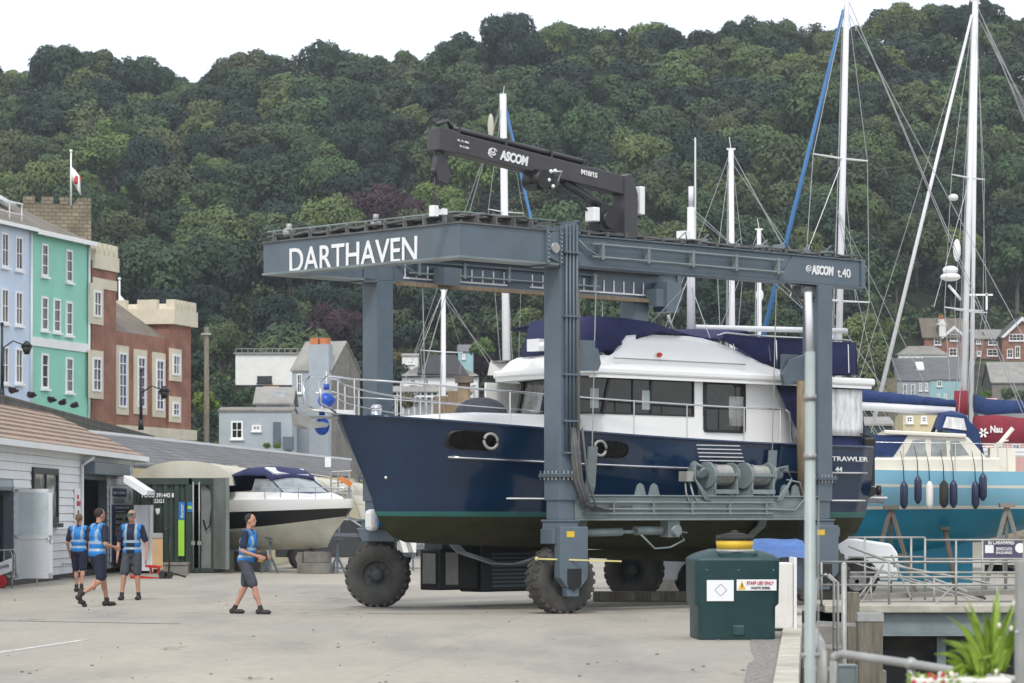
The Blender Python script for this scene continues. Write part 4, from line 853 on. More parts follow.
text('lettering', 'doctor', Z(504)-Z(518), X(184)-X(181), 'white_paint', bs, (X(183.6), -.055, Z(518)), rot=(PI/2, -PI/2, 0), bold=.01)
m = MB(); m.box(X(187.5), X(193), -.05, -.032, Z(512), Z(502)); ss = m.build('small_sign', 'sign_blue', e); m = MB(); m.box(X(188), X(192), -.06, -.051, Z(509), Z(506)); m.build('small_sign_band', 'sign_green', ss)
# crate, red trolley, plywood
Y = 82; e = empty('grey_crate', (WX(174, Y), Y, 0), 0, 'low grey ribbed plastic crate in front of the green container', 'crate')
m = MB(); h = WZ(562, Y); m.box(-.38, .38, -.3, .3, .03, h); [m.box(-.36+i*.12, -.32+i*.12, -.33, -.3, .05, h-.1) for i in range(7)]; m.box(-.41, .41, -.34, .33, h-.07, h); m.build('body', 'conc_dark', e); 
Y = 79.5; e = empty('plywood_sheet', (WX(157.5, Y), Y, 0), 0, 'upright plywood board leaning behind the red trolley', 'board'); m = MB(); m.box(-.14, .14, 0, .03, .22, WZ(538, Y)); m.build('sheet', 'plywood', e); m = MB(); m.box(-.16, .14, -.02, .04, WZ(538, Y), WZ(533, Y)); m.build('top_trim', 'galv', e)
Y = 78; e = empty('red_trolley', (WX(160, Y), Y, 0), 0, 'bright red low hand trolley in front of the green container', 'trolley')
X = lambda p: WX(p, Y)-WX(160, Y); Z = lambda p: WZ(p, Y)
m = MB(); m.bar((X(146), 0, Z(566)), (X(160), -.3, Z(567)), .06); m.bar((X(146), .4, Z(566)), (X(160), .4, Z(567)), .05); m.bar((X(150), 0, Z(566)), (X(152), 0, .12), .06); m.bar((X(134), .1, Z(577)), (X(172), -.1, Z(580)), .1, .08); m.bar((X(160), -.2, Z(566)), (X(159), -.2, .12), .06); m.bar((X(159), 0, Z(583)), (X(172), -.15, Z(579)), .09, .12); m.cone((X(130), .1, Z(577)), (X(136), .1, Z(577)), .06); m.build('frame', 'red', e)
for pp in (164, 170): m = MB(); m.cone((X(pp), -.3, .1), (X(pp), -.2, .1), .11, n=14); m.build('wheel', 'rubber', e)
m = MB(); m.cone((X(169), -.1, Z(577)), (X(170), .1, Z(533)), .02); m.cone((X(161), .05, Z(532)), (X(170), .1, Z(527)), .02); m.build('handle', 'black', e)
m = MB(); m.bar((X(172), -.2, .16), (X(187), -.35, .05), .06, .04); m.build('drawbar', 'black', e)
# sack truck by door, cart at left edge
Y = 77; e = empty('sack_truck', (WX(66, Y), Y, 0), 0, 'small grey sack truck leaning by the office wall', 'sack truck'); m = MB(); m.tube([(-.18, .05, .1), (-.15, .2, .75), (.15, .2, .75), (.18, .05, .1)], .02); m.box(-.2, .2, -.2, 0, .02, .04); m.bar((-.16, .1, .4), (.16, .1, .4), .03); m.build('frame', 'galv', e)
for x in (-.22, .22): m = MB(); m.cone((x-.03, .1, .13), (x+.03, .1, .13), .13, n=14); m.build('wheel', 'rubber', e)
Y = 68; e = empty('hand_cart', (WX(2, Y), Y, 0), 0, 'galvanised hand cart with a white sign panel and red wheel at the left edge', 'cart')
X = lambda p: WX(p, Y)-WX(2, Y); Z = lambda p: WZ(p, Y)
m = MB(); m.tube([(X(-20), 0, Z(551)), (X(10), 0, Z(550)), (X(12), 0, Z(555)), (X(12), 0, .25)], .018); m.tube([(X(-20), .5, Z(551)), (X(10), .5, Z(550)), (X(12), .5, Z(555)), (X(12), .5, .25)], .018); m.box(X(-20), X(12), 0, .5, .25, .29); [m.cone((X(p), 0, .28), (X(p), 0, Z(551)), .012, n=5) for p in (-14, -8, -2, 4)]; m.cone((X(10), .25, 0), (X(10), .25, .28), .02); m.build('frame', 'galv', e)
m = MB(); m.prism([(X(-20), Z(570)), (X(12), Z(558)), (X(12), Z(571)), (X(-20), Z(583))], -.05, -.025, 'y'); sp = m.build('sign_panel', 'white_paint', e)
text('lettering', 'DARTHAVEN', .3, .07, 'sign_navy', sp, (X(-3), -.06, Z(570)), rot=(PI/2, -.25, 0))
m = MB(); m.cone((X(0), -.04, .17), (X(0), .04, .17), .17, n=18); wq = m.build('wheel', 'red', e); m = MB(); m.tube([(X(0)+.16*math.cos(a*PI/9), 0, .17+.16*math.sin(a*PI/9)) for a in range(19)], .035); m.build('tyre', 'rubber', wq)
# ================================================================ HULL LOFT
def hull(name, x0, levels, nu, parent, mats, wfun, tr=True, deckz=None):
    """levels: (z_stern, z_bow, x1, B, a, b, mi, stern_factor)"""
    m = MB(); rows = {}
    for sgn in (-1, 1):
        R_ = []
        for (zs, zb, x1, B, a, b, mi, sf, *dd) in levels:
            row = []; dp = dd[0] if dd else 0
            for i in range(nu+1):
                u = 1-(1-i/nu)**1.35; q = max(0, 1-u**a)**b*(1-(1-sf)*(1-u)**2.2); z = zs+(zb-zs)*wfun(u)-dp*math.sin(PI*min(1, u*1.15))**.8 if 0 < u < .87 else zs+(zb-zs)*wfun(u)
                row.append((x0+(x1-x0)*u, sgn*max(B*q, .004), z))
            R_.append(m.verts(row))
        rows[sgn] = R_
        for j in range(len(levels)-1):
            m.mi = levels[j][6]
            for i in range(nu): 
                f = m.face([R_[j][i], R_[j][i+1], R_[j+1][i+1], R_[j+1][i]])
                if f: f.smooth = True
    for j in range(len(levels)-1):
        m.mi = levels[j][6]; m.face([rows[-1][j][0], rows[-1][j+1][0], rows[1][j+1][0], rows[1][j][0]])
        m.face([rows[-1][j][-1], rows[-1][j+1][-1], rows[1][j+1][-1], rows[1][j][-1]])
    m.mi = levels[0][6]
    for i in range(nu): m.face([rows[-1][0][i], rows[-1][0][i+1], rows[1][0][i+1], rows[1][0][i]])
    return m.build(name, mats, parent, merge=False)
def deck(name, x0, lev, nu, dz, parent, mt, wfun, inset=.05):
    (zs, zb, x1, B, a, b, mi, sf) = lev[:8]; m = MB(); L_, R_ = [], []
    for i in range(nu+1):
        u = 1-(1-i/nu)**1.35; q = max(0, 1-u**a)**b*(1-(1-sf)*(1-u)**2.2); z = zs+(zb-zs)*wfun(u)-dz; yy = max(B*q-inset, .002); x = x0+(x1-x0)*u*.995
        L_.append(m.b.verts.new((x, -yy, z))); R_.append(m.b.verts.new((x, yy, z)))
    for i in range(nu): m.face([L_[i], L_[i+1], R_[i+1], R_[i]])
    return m.build(name, mt, parent)
def sheer_pt(x, x0, lev, wfun, side=-1, off=0):
    (zs, zb, x1, B, a, b, mi, sf) = lev[:8]; u = (x-x0)/(x1-x0); u = min(max(u, 0), 1); q = max(0, 1-u**a)**b*(1-(1-sf)*(1-u)**2.2)
    return Vector((x, side*(B*q+off), zs+(zb-zs)*wfun(u)))
# --- white motorboat on blocks, bow to the right
e = empty('white_motorboat', (WX(351, 83), 83, 0), math.radians(126), 'white motorboat with a dark blue band and navy canopy propped on blocks', 'motorboat')
wf = lambda u: u**2
lv = [(.62, .75, 1.25, .05, 2, .9, 0, 1), (.78, 1.1, .95, .75, 2.2, .8, 0, .95), (1.0, 1.45, .55, 1.02, 2.6, .75, 0, .95), (1.22, 1.62, .35, 1.12, 2.8, .75, 1, .95), (1.74, 1.86, .08, 1.24, 3, .7, 2, .95), (2.1, 2.12, 0, 1.25, 3, .7, 2, .95)]
hull('hull', 6.6, lv, 22, e, ['antifoul_pale', 'black', 'gelcoat'], wf)
deck('deck', 6.6, lv[-1], 22, .0, e, 'gelcoat', wf, 0); low_ = set(e.children)
m = MB(); rg = lambda x, w_, z: [(x, -w_, 2.05), (x, -w_*.9, z), (x, w_*.9, z), (x, w_, 2.05)]
m.loft([rg(.7, .25, 2.08), rg(1.4, .7, 2.24), rg(2.3, .95, 2.38), rg(6.4, 1.1, 2.42)], smooth=False); m.poly(rg(6.4, 1.1, 2.42)); m.build('cabin_top', 'gelcoat', e)
m = MB(); m.loft([[(2.35, -.75, 2.36), (2.15, 0, 2.36), (2.35, .75, 2.36)], [(3.2, -.68, 2.78), (3.0, 0, 2.8), (3.2, .68, 2.78)]], smooth=False); m.poly([(2.35, -.76, 2.36), (3.2, -.7, 2.78), (3.9, -.78, 2.78), (3.9, -.9, 2.38)]); m.poly([(2.35, .76, 2.36), (3.2, .7, 2.78), (3.9, .78, 2.78), (3.9, .9, 2.38)])
wsn = m.build('windscreen', 'glass_light', e, fix=False); wsn.modifiers.new('s', 'SOLIDIFY').thickness = .012
m = MB(); m.tube([(2.33, -.77, 2.36), (3.2, -.7, 2.8), (3.0, 0, 2.82), (3.2, .7, 2.8), (2.33, .77, 2.36)], .022); m.tube([(2.33, -.77, 2.37), (2.13, 0, 2.37), (2.33, .77, 2.37)], .02); m.tube([(3.2, -.7, 2.8), (3.9, -.8, 2.8), (3.9, -.92, 2.4)], .02); m.bar((3.0, -.72, 2.68), (2.95, -.82, 2.38), .03); m.build('screen_frame', 'navy_canvas', wsn)
m = MB(); can = []
for i, (x, z, w_) in enumerate([(3.05, 2.8, .72), (3.3, 2.96, .8), (3.7, 3.08, .86), (4.3, 3.1, .9), (5.0, 2.95, .95), (5.3, 2.42, .98)]): can.append([(x, -w_*1.02, z-.22 if i in (2, 3) else z-.1), (x, -w_*.85, z-.02), (x, 0, z+.04), (x, w_*.85, z-.02), (x, w_*1.02, z-.22 if i in (2, 3) else z-.1)])
m.loft(can); m.poly([(4.2, -.93, 2.9), (5.0, -.97, 2.88), (5.4, -1.0, 2.42), (4.0, -.95, 2.4)]); c = m.build('canopy', 'navy_canvas', e, fix=False); c.modifiers.new('s', 'SOLIDIFY').thickness = .02
m = MB(); m.poly([(3.5, -.88, 2.82), (4.15, -.93, 2.86), (3.95, -.96, 2.42), (3.9, -.93, 2.5)]); m.poly([(3.15, -.6, 2.89), (3.65, -.7, 3.075), (3.65, .6, 3.12), (3.15, .6, 2.95)]); p = m.build('clear_panel', 'clear_plastic', c, fix=False); p.modifiers.new('s', 'SOLIDIFY').thickness = .05
m = MB(); rl = [sheer_pt(x, 6.6, lv[-1], wf, -1, -.1)+Vector((0, 0, .32)) for x in (.15, .5, 1, 1.6, 2.3, 3.0)]; m.tube(rl+[(3.3, -1.1, 2.42)], .014)
rr = [Vector((p.x, -p.y, p.z)) for p in rl]; m.tube([rl[0], rr[0]]+rr[1:]+[(3.3, 1.1, 2.42)], .014)
for p in rl+rr: m.cone(p, p-Vector((0, 0, .33)), .011, n=5)
m.build('bow_rail', 'chrome', e).location.z = .07
for x in (3.6, 4.7, 5.6): m = MB(); m.tube([(x, -1.0, 2.43), (x+.12, -1.05, 2.5), (x+.3, -1.05, 2.5), (x+.4, -1.0, 2.43)], .015); m.build('grab_rail', 'chrome', e)
for o_ in e.children:
    if o_ not in low_: o_.location.z -= .07
for i, (dx, dz, lab) in enumerate([(1.7, .62, 'stacked grey concrete blocks under the bow end of the white motorboat'), (5.2, .62, 'stacked blocks under the stern of the white motorboat')]):
    b = empty('keel_block', (WX(351, 83)-dx*.59, 83+dx*.81, 0), -.6, lab, 'block')
    m = MB(); m.box(-.42, .42, -.25, .25, 0, .3); m.box(-.36, .3, -.22, .22, .305, .62); m.box(-.62, -.45, -.2, .2, 0, .6); m.build('blocks', 'conc_dark', b, bevel=.015)
for i, (dx, dy, lab) in enumerate([(3.4, -.9, 'thin boat prop under the near side of the white motorboat'), (1.2, .5, 'thin boat prop behind the blocks of the white motorboat')]):
    b = empty('boat_prop', (WX(351, 83)-dx*.59-.5*dy*-1, 83+dx*.81+dy*.5, 0), 0, lab, 'prop'); m = MB(); m.bar((0, 0, 0), (0, .1, .95), .07); m.bar((-.25, -.1, 0), (0, .05, .5), .05); m.bar((.25, -.1, 0), (0, .05, .5), .05); m.box(-.15, .15, -.1, .25, .95, 1.0); m.build('post', 'steel', b)
# access platform with ladder and yellow boxes behind motorboat bow
Y = 95; e = empty('scaffold_rail', (WX(330, Y), Y, 0), 0, 'light metal access frame with white notice between motorboat and trawler bow', 'frame')
X = lambda p: WX(p, Y)-WX(330, Y); Z = lambda p: WZ(p, Y)
m = MB()
for p in (331, 338, 349): m.cone((X(p), 0, 0), (X(p), 0, Z(471)), .03, n=6)
for q in (472, 483, 492): m.cone((X(331), 0, Z(q)), (X(352), 0, Z(q-1)), .025, n=6)
m.cone((X(308), 0, Z(474)), (X(331), 0, Z(477)), .025, n=6); m.build('frame', 'galv', e); m = MB(); m.box(X(325), X(331), -.05, -.02, Z(467), Z(457)); m.build('notice', 'white_paint', e)
m = MB(); m.bar((X(340), -.2, Z(478)), (X(352), -.2, Z(485)), .16); m.build('orange_roll', 'orange', e)
# ================================================================ VEHICLES
def wheel(parent, x, y, r=.33, w_=.22, side=-1):
    m = MB(); P = [(r*.62, w_*.5), (r*.92, w_*.5), (r, w_*.36), (r, -w_*.36), (r*.92, -w_*.5), (r*.62, -w_*.5)]; n = 24
    m.loft([[(x+a*math.cos(2*PI*i/n), y+b, r+a*math.sin(2*PI*i/n)) for i in range(n+1)] for a, b in P]); t = m.build('wheel', 'rubber', parent)
    m = MB(); m.cone((x, y+side*w_*.28, r), (x, y+side*w_*.34, r), r*.62, r*.6, 20)
    for i in range(5): a = 2*PI*i/5; m.bar((x, y+side*w_*.36, r), (x+math.cos(a)*r*.58, y+side*w_*.36, r+math.sin(a)*r*.58), .07, .03, up=(0, 1, 0))
    m.build('rim', 'galv', t)
def car(name, loc, rz, paint, lab, van=False):
    e = empty(name, loc, rz, lab, 'van' if van else 'car'); L_, Wd, Ht = (4.9, 1.9, 1.95) if van else (4.4, 1.8, 1.62)
    if van: prof = [(0, .35), (0, .9), (.14, 1.1), (.95, 1.22), (1.75, 1.88), (2.2, 1.95), (4.8, 1.93), (4.9, 1.2), (4.9, .35)]
    else: prof = [(0, .35), (0, .68), (.15, .88), (1.15, 1.0), (1.95, 1.5), (2.4, 1.6), (3.7, 1.58), (4.25, 1.1), (4.4, 1.0), (4.4, .35)]
    def wy(z): return Wd/2*(1 if z < 1.05 else 1-.16*(z-1.05)/.6)
    m = MB(); rg = []
    A = [(x, -wy(z), z) for x, z in prof]; B = [(x, wy(z), z) for x, z in prof]
    va, vb = m.verts(A), m.verts(B); n = len(A)
    for i in range(n): m.face([va[i], va[(i+1) % n], vb[(i+1) % n], vb[i]])
    m.face(va[::-1]); m.face(vb); b = m.build('body', paint, e, bevel=.05)
    gx = (1.2, 1.85, 2.3, 2.35) if van else (1.4, 1.98, 2.35, 2.5); zt = 1.8 if van else 1.5
    for s in (-1, 1):
        m = MB(); y0, y1 = s*(wy(1.1)+.006), s*(wy(zt)+.006); m.poly([(gx[0], y0, 1.12), (gx[2], y0, 1.12), (gx[2], y1, zt), (gx[1]+.05, y1, zt)]); 
        if not van: m.poly([(gx[2]+.08, y0, 1.12), (3.9, y0, 1.12), (3.65, y1, zt), (gx[2]+.08, y1, zt)])
        m.build('side_window', 'glass_dark', e, fix=False)
        for x in (.85, L_-.85): wheel(e, x, s*(Wd/2-.05), side=s)
        m = MB(); m.tube([(.4+.45*math.cos(a)+.45, s*(Wd/2+.004), .35+.45*math.sin(a)) for a in [PI*i/10 for i in range(11)]], .03); m.tube([(L_-.85+.45*math.cos(a), s*(Wd/2+.004), .35+.45*math.sin(a)) for a in [PI*i/10 for i in range(11)]], .03); m.cone((.85, s*(Wd/2-.0), .37), (.85, s*(Wd/2+.006), .37), .43, n=24); m.cone((L_-.85, s*(Wd/2-.0), .37), (L_-.85, s*(Wd/2+.006), .37), .43, n=24); m.build('wheel_arch', 'black', e)
        m = MB(); m.ell((.1, s*(Wd/2-.25), .76), .1, .2, .09); m.build('headlight', 'glass_light', e)
        m = MB(); m.box(gx[0]+.25, gx[0]+.4, s*(Wd/2), s*(Wd/2+.2), 1.1, 1.25); m.build('mirror', paint, e, bevel=.03)
    m = MB(); a = prof[3]; c = prof[4]; m.poly([(a[0]+.03, -.72, a[1]+.05), (a[0]+.03, .72, a[1]+.05), (c[0]-.05, .64, c[1]-.03), (c[0]-.05, -.64, c[1]-.03)])
    w_ = m.build('windscreen', 'glass_dark', e, fix=False); w_.location = (-.012, 0, .012)
    m = MB(); m.box(-.03, .05, -.6, .6, .38, .6); m.build('bumper_grille', 'black', e); return e
car('parked_car', (WX(421, 93), 92.0, 0), math.radians(172), 'car_grey', 'dark grey car parked behind the left front wheel of the boat hoist')
car('white_van', (WX(896, 61), 61.6, 0), math.radians(180), 'van_white', 'white van with its front wheel showing left of the turquoise keel', True)
car('white_camper', (WX(975, 86), 86, 0), math.radians(5), 'van_white', 'white van parked behind the purple banner at the right edge', True)
# striped barrier boards behind the wheel
Y = 88; e = empty('striped_barrier', (WX(402, Y), Y, 0), 0, 'grey and white diagonally striped tail board behind the left front hoist wheel', 'barrier')
m = MB(); m.box(-.5, .42, 0, .08, .55, 1.35); m.build('board', 'white_paint', e)
for i in range(3): m = MB(); x = -.4+i*.3; m.prism([(x, .56), (x+.14, .56), (x-.1, 1.34), (x-.24, 1.34)] if i else [(x, .56), (x+.12, .56), (x-.1, 1.34), (x-.1, 1.0)], -.012, -.002, 'y'); m.build('stripe', 'galv', e)
m = MB(); m.box(-.45, -.4, .02, .06, 0, .55); m.box(.3, .35, .02, .06, 0, .55); m.build('leg', 'steel', e); m = MB(); m.box(-.38, -.2, -.03, -.013, .72, .82); m.build('reflector', 'yellow', e)
# ================================================================ BOAT HOIST
HA = math.radians(43.5); HO = (-.82, 52.9); B = FR(HO[0], HO[1], HA)
hoist = empty('boat_hoist', (HO[0], HO[1], 0), HA, 'big grey four wheeled travelling boat hoist lettered DARTHAVEN carrying the navy motor yacht', 'boat hoist')
ZT, ZB = 6.55, 6.0; HX = 6.78; HYY = 2.4
def leg(x, y):
    m = MB(); m.box(x-.2, x+.2, y-.2, y+.2, 1.95, 6.0); 
    if x < 1: m.box(x-.2, x+.2, y-.2, y+.2, 6.0, 6.55)
    for z in (2.35, ): m.box(x-.27, x+.27, y-.27, y+.27, z, z+.03); m.box(x-.27, x+.27, y-.27, y+.27, z+.032, z+.062)
    o = m.build('leg', 'steel', hoist, bevel=.012)
    m = MB()
    for i in range(6):
        for s in (-1, 1): q = x-.24+i*.096; m.cone((q, y+s*.24, 2.3), (q, y+s*.24, 2.46), .014, n=6); m.cone((x+s*.24, y-.24+i*.096, 2.3), (x+s*.24, y-.24+i*.096, 2.46), .014, n=6)
    m.build('flange_bolts', 'galv', o); return o
legs = [leg(x, y) for x in (0, HX) for y in (-HYY, HYY)]
# top side beams (I section with side pockets), ends overhanging behind
for s in (-1, 1):
    y = s*HYY; m = MB(); m.box(.2, 7.95, y-.13, y+.13, ZB+.03, ZT-.03); m.box(.2, 7.95, y-.17, y+.17, ZT-.03, ZT); m.box(.2, 7.95, y-.17, y+.17, ZB, ZB+.03)
    m.box(7.86, 7.97, y-.18, y+.18, ZB+.002, ZT-.002)
    o = m.build('side_beam', 'steel', hoist, bevel=.008)
    m = MB(); yy = y-s*0-.2
    for z in (6.4, 6.18): m.cone((.6, yy, z), (5.6, yy, z), .022, n=6)
    m.tube([(.25, yy, 6.45), (.45, yy, 6.3), (.8, yy, 6.18)], .02)
    for i in range(5): m.box(.8+i*1.15, .86+i*1.15, yy-.03, yy+.08, 6.14, 6.44)
    m.build('pipe', 'steel_light', o)
    m = MB(); random.seed(3+s)
    for k in range(5):
        yk = y-.14+k*.07; m.tube([(x, yk+random.uniform(-.02, .02), ZT+.03+random.uniform(0, .06)) for x in [.25+i*.42 for i in range(19)]], .018, 5)
    for k in range(16): x = .5+k*.47; m.box(x, x+.05, y-.18, y+.18, ZT, ZT+.09)
    m.build('cable_run', 'hose', o)
    m = MB()
    for x in (2.9, 3.5, 4.4, 5.1, 5.6, 6.3, 6.9): m.box(x, x+random.uniform(.08, .22), y-.1, y+.08, ZT+.02, ZT+random.uniform(.1, .17)); m.tube([(x, y, ZT+.05), (x+.15, y-.1, ZT+.22), (x+.3, y, ZT+.05)], .012, 5)
    m.build('valve_fitting', 'steel_light', o)
    # far/near scale marks on the inner face
    if s > 0:
        m = MB(); iy = y-.135
        m.box(.5, 3.15, iy-.01, iy, 6.07, 6.1); m.box(3.75, 7.0, iy-.01, iy, 6.07, 6.1)
        for x in [.53+i*.28 for i in range(10)]+[3.8+i*.28 for i in range(12)]: m.box(x, x+.03, iy-.012, iy, 6.1, 6.33)
        m.build('scale_marks', 'white_paint', o)
        m = MB(); m.box(.3, 7.4, y-.3, y-.17, 5.93, 6.0); m.box(.4, 7.4, y-.34, y-.17, 6.5, 6.53); m.build('trolley_rail', 'wood', o)
# front cross beam, C shaped in plan
m = MB(); fx = -2.53; t = .3
def boxpath(m, pts, z0, z1):
    for (p, q) in pts: pass
plan = [(-.2, -HYY-.2), (fx, -HYY-.2), (fx, HYY+.2), (-.2, HYY+.2), (-.2, HYY-.2), (fx+t, HYY-.2), (fx+t, -HYY+.2), (-.2, -HYY+.2)]
for q in ((0, 1, 6, 7), (1, 2, 5, 6), (2, 3, 4, 5)): m.prism([plan[i] for i in q], ZB+.02, ZT, 'z')
fb = m.build('front_crossbeam', 'steel', hoist, merge=True)
m = MB(); m.prism([(-.2, -HYY-.22), (fx-.02, -HYY-.22), (fx-.02, HYY+.22), (-.2, HYY+.22), (-.2, HYY-.22), (fx+t+.02, HYY-.22), (fx+t+.02, -HYY+.22), (-.2, -HYY+.22)], ZB-.02, ZB+.018, 'z'); m.build('bottom_flange', 'steel_light', fb)
for k, o_ in enumerate((0,)):
    m = MB()
    m.box(fx-.03, fx+t+.03, -HYY-.22, HYY+.22, ZT+.002, ZT+.03); m.box(fx, -.2, -HYY-.23, -HYY+.2, ZT+.002, ZT+.03)
    random.seed(8)
    for j in range(5): m.tube([(fx+.02+j*.06, y, ZT+.08+random.uniform(0, .07)+.06*math.exp(-((y+2.2)/1.2)**2)) for y in [2.5-i*.35 for i in range(14)]]+[(fx+.35+.3*i, -HYY+.02-j*.06+.1, ZT+.12+random.uniform(0, .1)) for i in range(6)], .024, 5)
    for j in range(10): y = 2.3-j*.5; m.box(fx-.02, fx+.34, y-.02, y+.02, ZT+.03, ZT+.17)
    for j in range(5): x = fx+.4+j*.42; m.box(x, x+.04, -HYY-.2, -HYY+.2, ZT+.03, ZT+.17)
    m.build('hose_run', 'hose', fb)
    m = MB(); m.cone((fx+.02, 2.5, ZT+.2), (fx+.02, -2.5, ZT+.2), .018, n=6); m.cone((fx+.02, -2.5, ZT+.2), (-.2, -2.5, ZT+.2), .018, n=6); [m.box(fx, fx+.04, 2.3-j*.5-.03, 2.3-j*.5+.03, ZT+.03, ZT+.22) for j in range(10)]; m.build('hose_guard', 'steel_light', fb)
for yy, l in ((2.0, .12), (-.35, .1)):
    m = MB(); m.ell((fx+.1, yy, ZT+.16), l, l, l*.8); m.cone((fx+.1, yy, ZT+.2), (fx+.1, yy, ZT+.32), .05); m.build('beacon', 'galv', fb)
# lettering: from px 290..418 on the front face
def fpt(px, py): # point on plane local x = fx
    k = (px-512)/F; ox, oy = B.o; X0 = ox+B.c*fx; Y0 = oy+B.s*fx; # + t*(-s, c)
    t = (k*Y0-X0)/(-B.s-k*B.c); Y = Y0+B.c*t; return t, EYE+(HY-py)*Y/F
ya, _ = fpt(290, 270); yb, _ = fpt(417.5, 250); zt = fpt(350, 242.5)[1]; zb = fpt(350, 267.5)[1]
text('lettering', 'DARTHAVEN', ya-yb, zt-zb, 'white_paint', fb, (fx-.004, ya, zb), rot=(PI/2, 0, -PI/2), d=.01, bold=.008)
# knuckle joint plates on the near corner
for s in (-1, 1):
    y = s*(HYY+.2); o = None; m = MB(); m.box(-.52, -.22, min(y, y-s*.42), max(y, y-s*.42), ZB-.05, ZT+.06); m.box(-.56, -.5, y-.05 if s < 0 else y-.4, y+.4 if s < 0 else y+.05, ZB-.02, ZT+.1); m.box(-.24, -.2, y-.05 if s < 0 else y-.4, y+.4 if s < 0 else y+.05, ZB-.02, ZT+.1)
    m.prism([(-.5, ZB+.1), (-.24, ZB+.02), (-.24, ZT+.05), (-.5, ZT-.05)], y-.03, y+.03, 'y'); o = m.build('joint_plate', 'steel', hoist, bevel=.01)
    m = MB()
    for i in range(8): z = ZB+.03+i*.07; m.cone((-.53, y+s*.055, z), (-.53, y+s*.075, z), .016, n=6); m.cone((-.22, y+s*.055, z), (-.22, y+s*.075, z), .016, n=6)
    m.cone((-.37, y, 6.27), (-.37, y+s*.08, 6.27), .09, n=16); m.build('bolt', 'galv', o)
# pipes, head frame and hoses down the near front leg
m = MB(); x = .24; 
for k in range(4): xk = -.08+k*.085; m.cone((xk, -HYY-.235, 2.75), (xk, -HYY-.235, 6.7), .022, n=8)
m.box(.2, .3, -HYY-.2, -HYY+.2, 6.55, 6.78)
for z in (2.75, 3.3, 4.1, 5.1, 6.2): m.box(-.14, .24, -HYY-.27, -HYY-.2, z, z+.035)
m.prism([(-.2, 6.55), (.3, 6.6), (.3, 6.78), (-.2, 6.62)], -HYY-.2, -HYY-.17, 'y')
m.build('leg_pipe', 'steel', legs[0])
m = MB(); m.box(.3, .42, -HYY-.06, -HYY+.06, 2.9, 5.6); m.build('sling_guide', 'wood', legs[0])
m = MB(); m.box(.42, .95, -HYY+.1, -HYY+.16, 4.25, 4.75); m.prism([(.42, 4.75), (.95, 4.6), (1.02, 4.35), (.95, 4.22), (.42, 4.2)], -HYY+.02, -HYY+.09, 'y'); m.build('sling_bracket', 'steel', legs[0])
m = MB(); random.seed(12)
for k in range(9):
    xo = .0+random.uniform(0, .3); yo = -HYY-.26+random.uniform(-.06, .02); dr = random.uniform(.1, .5)
    m.tube([(xo, yo+.05, 3.2), (xo+.02, yo, 2.7), (xo+.06, yo-.02, 2.3), (xo+.15+dr*.2, yo-.05, 2.0-dr*.35), (xo+.4+dr, -HYY-.17, 1.78), (xo+.9+dr, -HYY-.17, 1.85)], .02, 6)
m.build('hose_bundle', 'hose', legs[0])
# rear near leg: white round post and bracket
m = MB(); x = HX-.52; m.cone((x, -HYY-.05, 2.06), (x, -HYY-.05, 4.2), .085, n=12); m.build('round_post', 'wood', legs[2])
m = MB(); m.box(HX-.85, HX-.25, -HYY+.12, -HYY+.18, 4.25, 4.7); m.prism([(HX-.25, 4.72), (HX-.7, 4.6), (HX-.95, 4.3), (HX-.9, 4.12), (HX-.25, 4.15)], -HYY+.02, -HYY+.1, 'y'); m.build('sling_bracket', 'steel', legs[2])
m = MB(); m.box(HX-.6, HX-.2, -HYY-.12, -HYY+.1, 5.78, 5.98); m.cone((HX-.45, -HYY-.15, 5.85), (HX-.45, -HYY+.15, 5.85), .12, n=14); m.tube([(HX-.9, -HYY, 6.0), (HX-.6, -HYY-.05, 5.75), (HX-.5, -HYY-.1, 5.6)], .02); m.build('sheave', 'hose', legs[2])
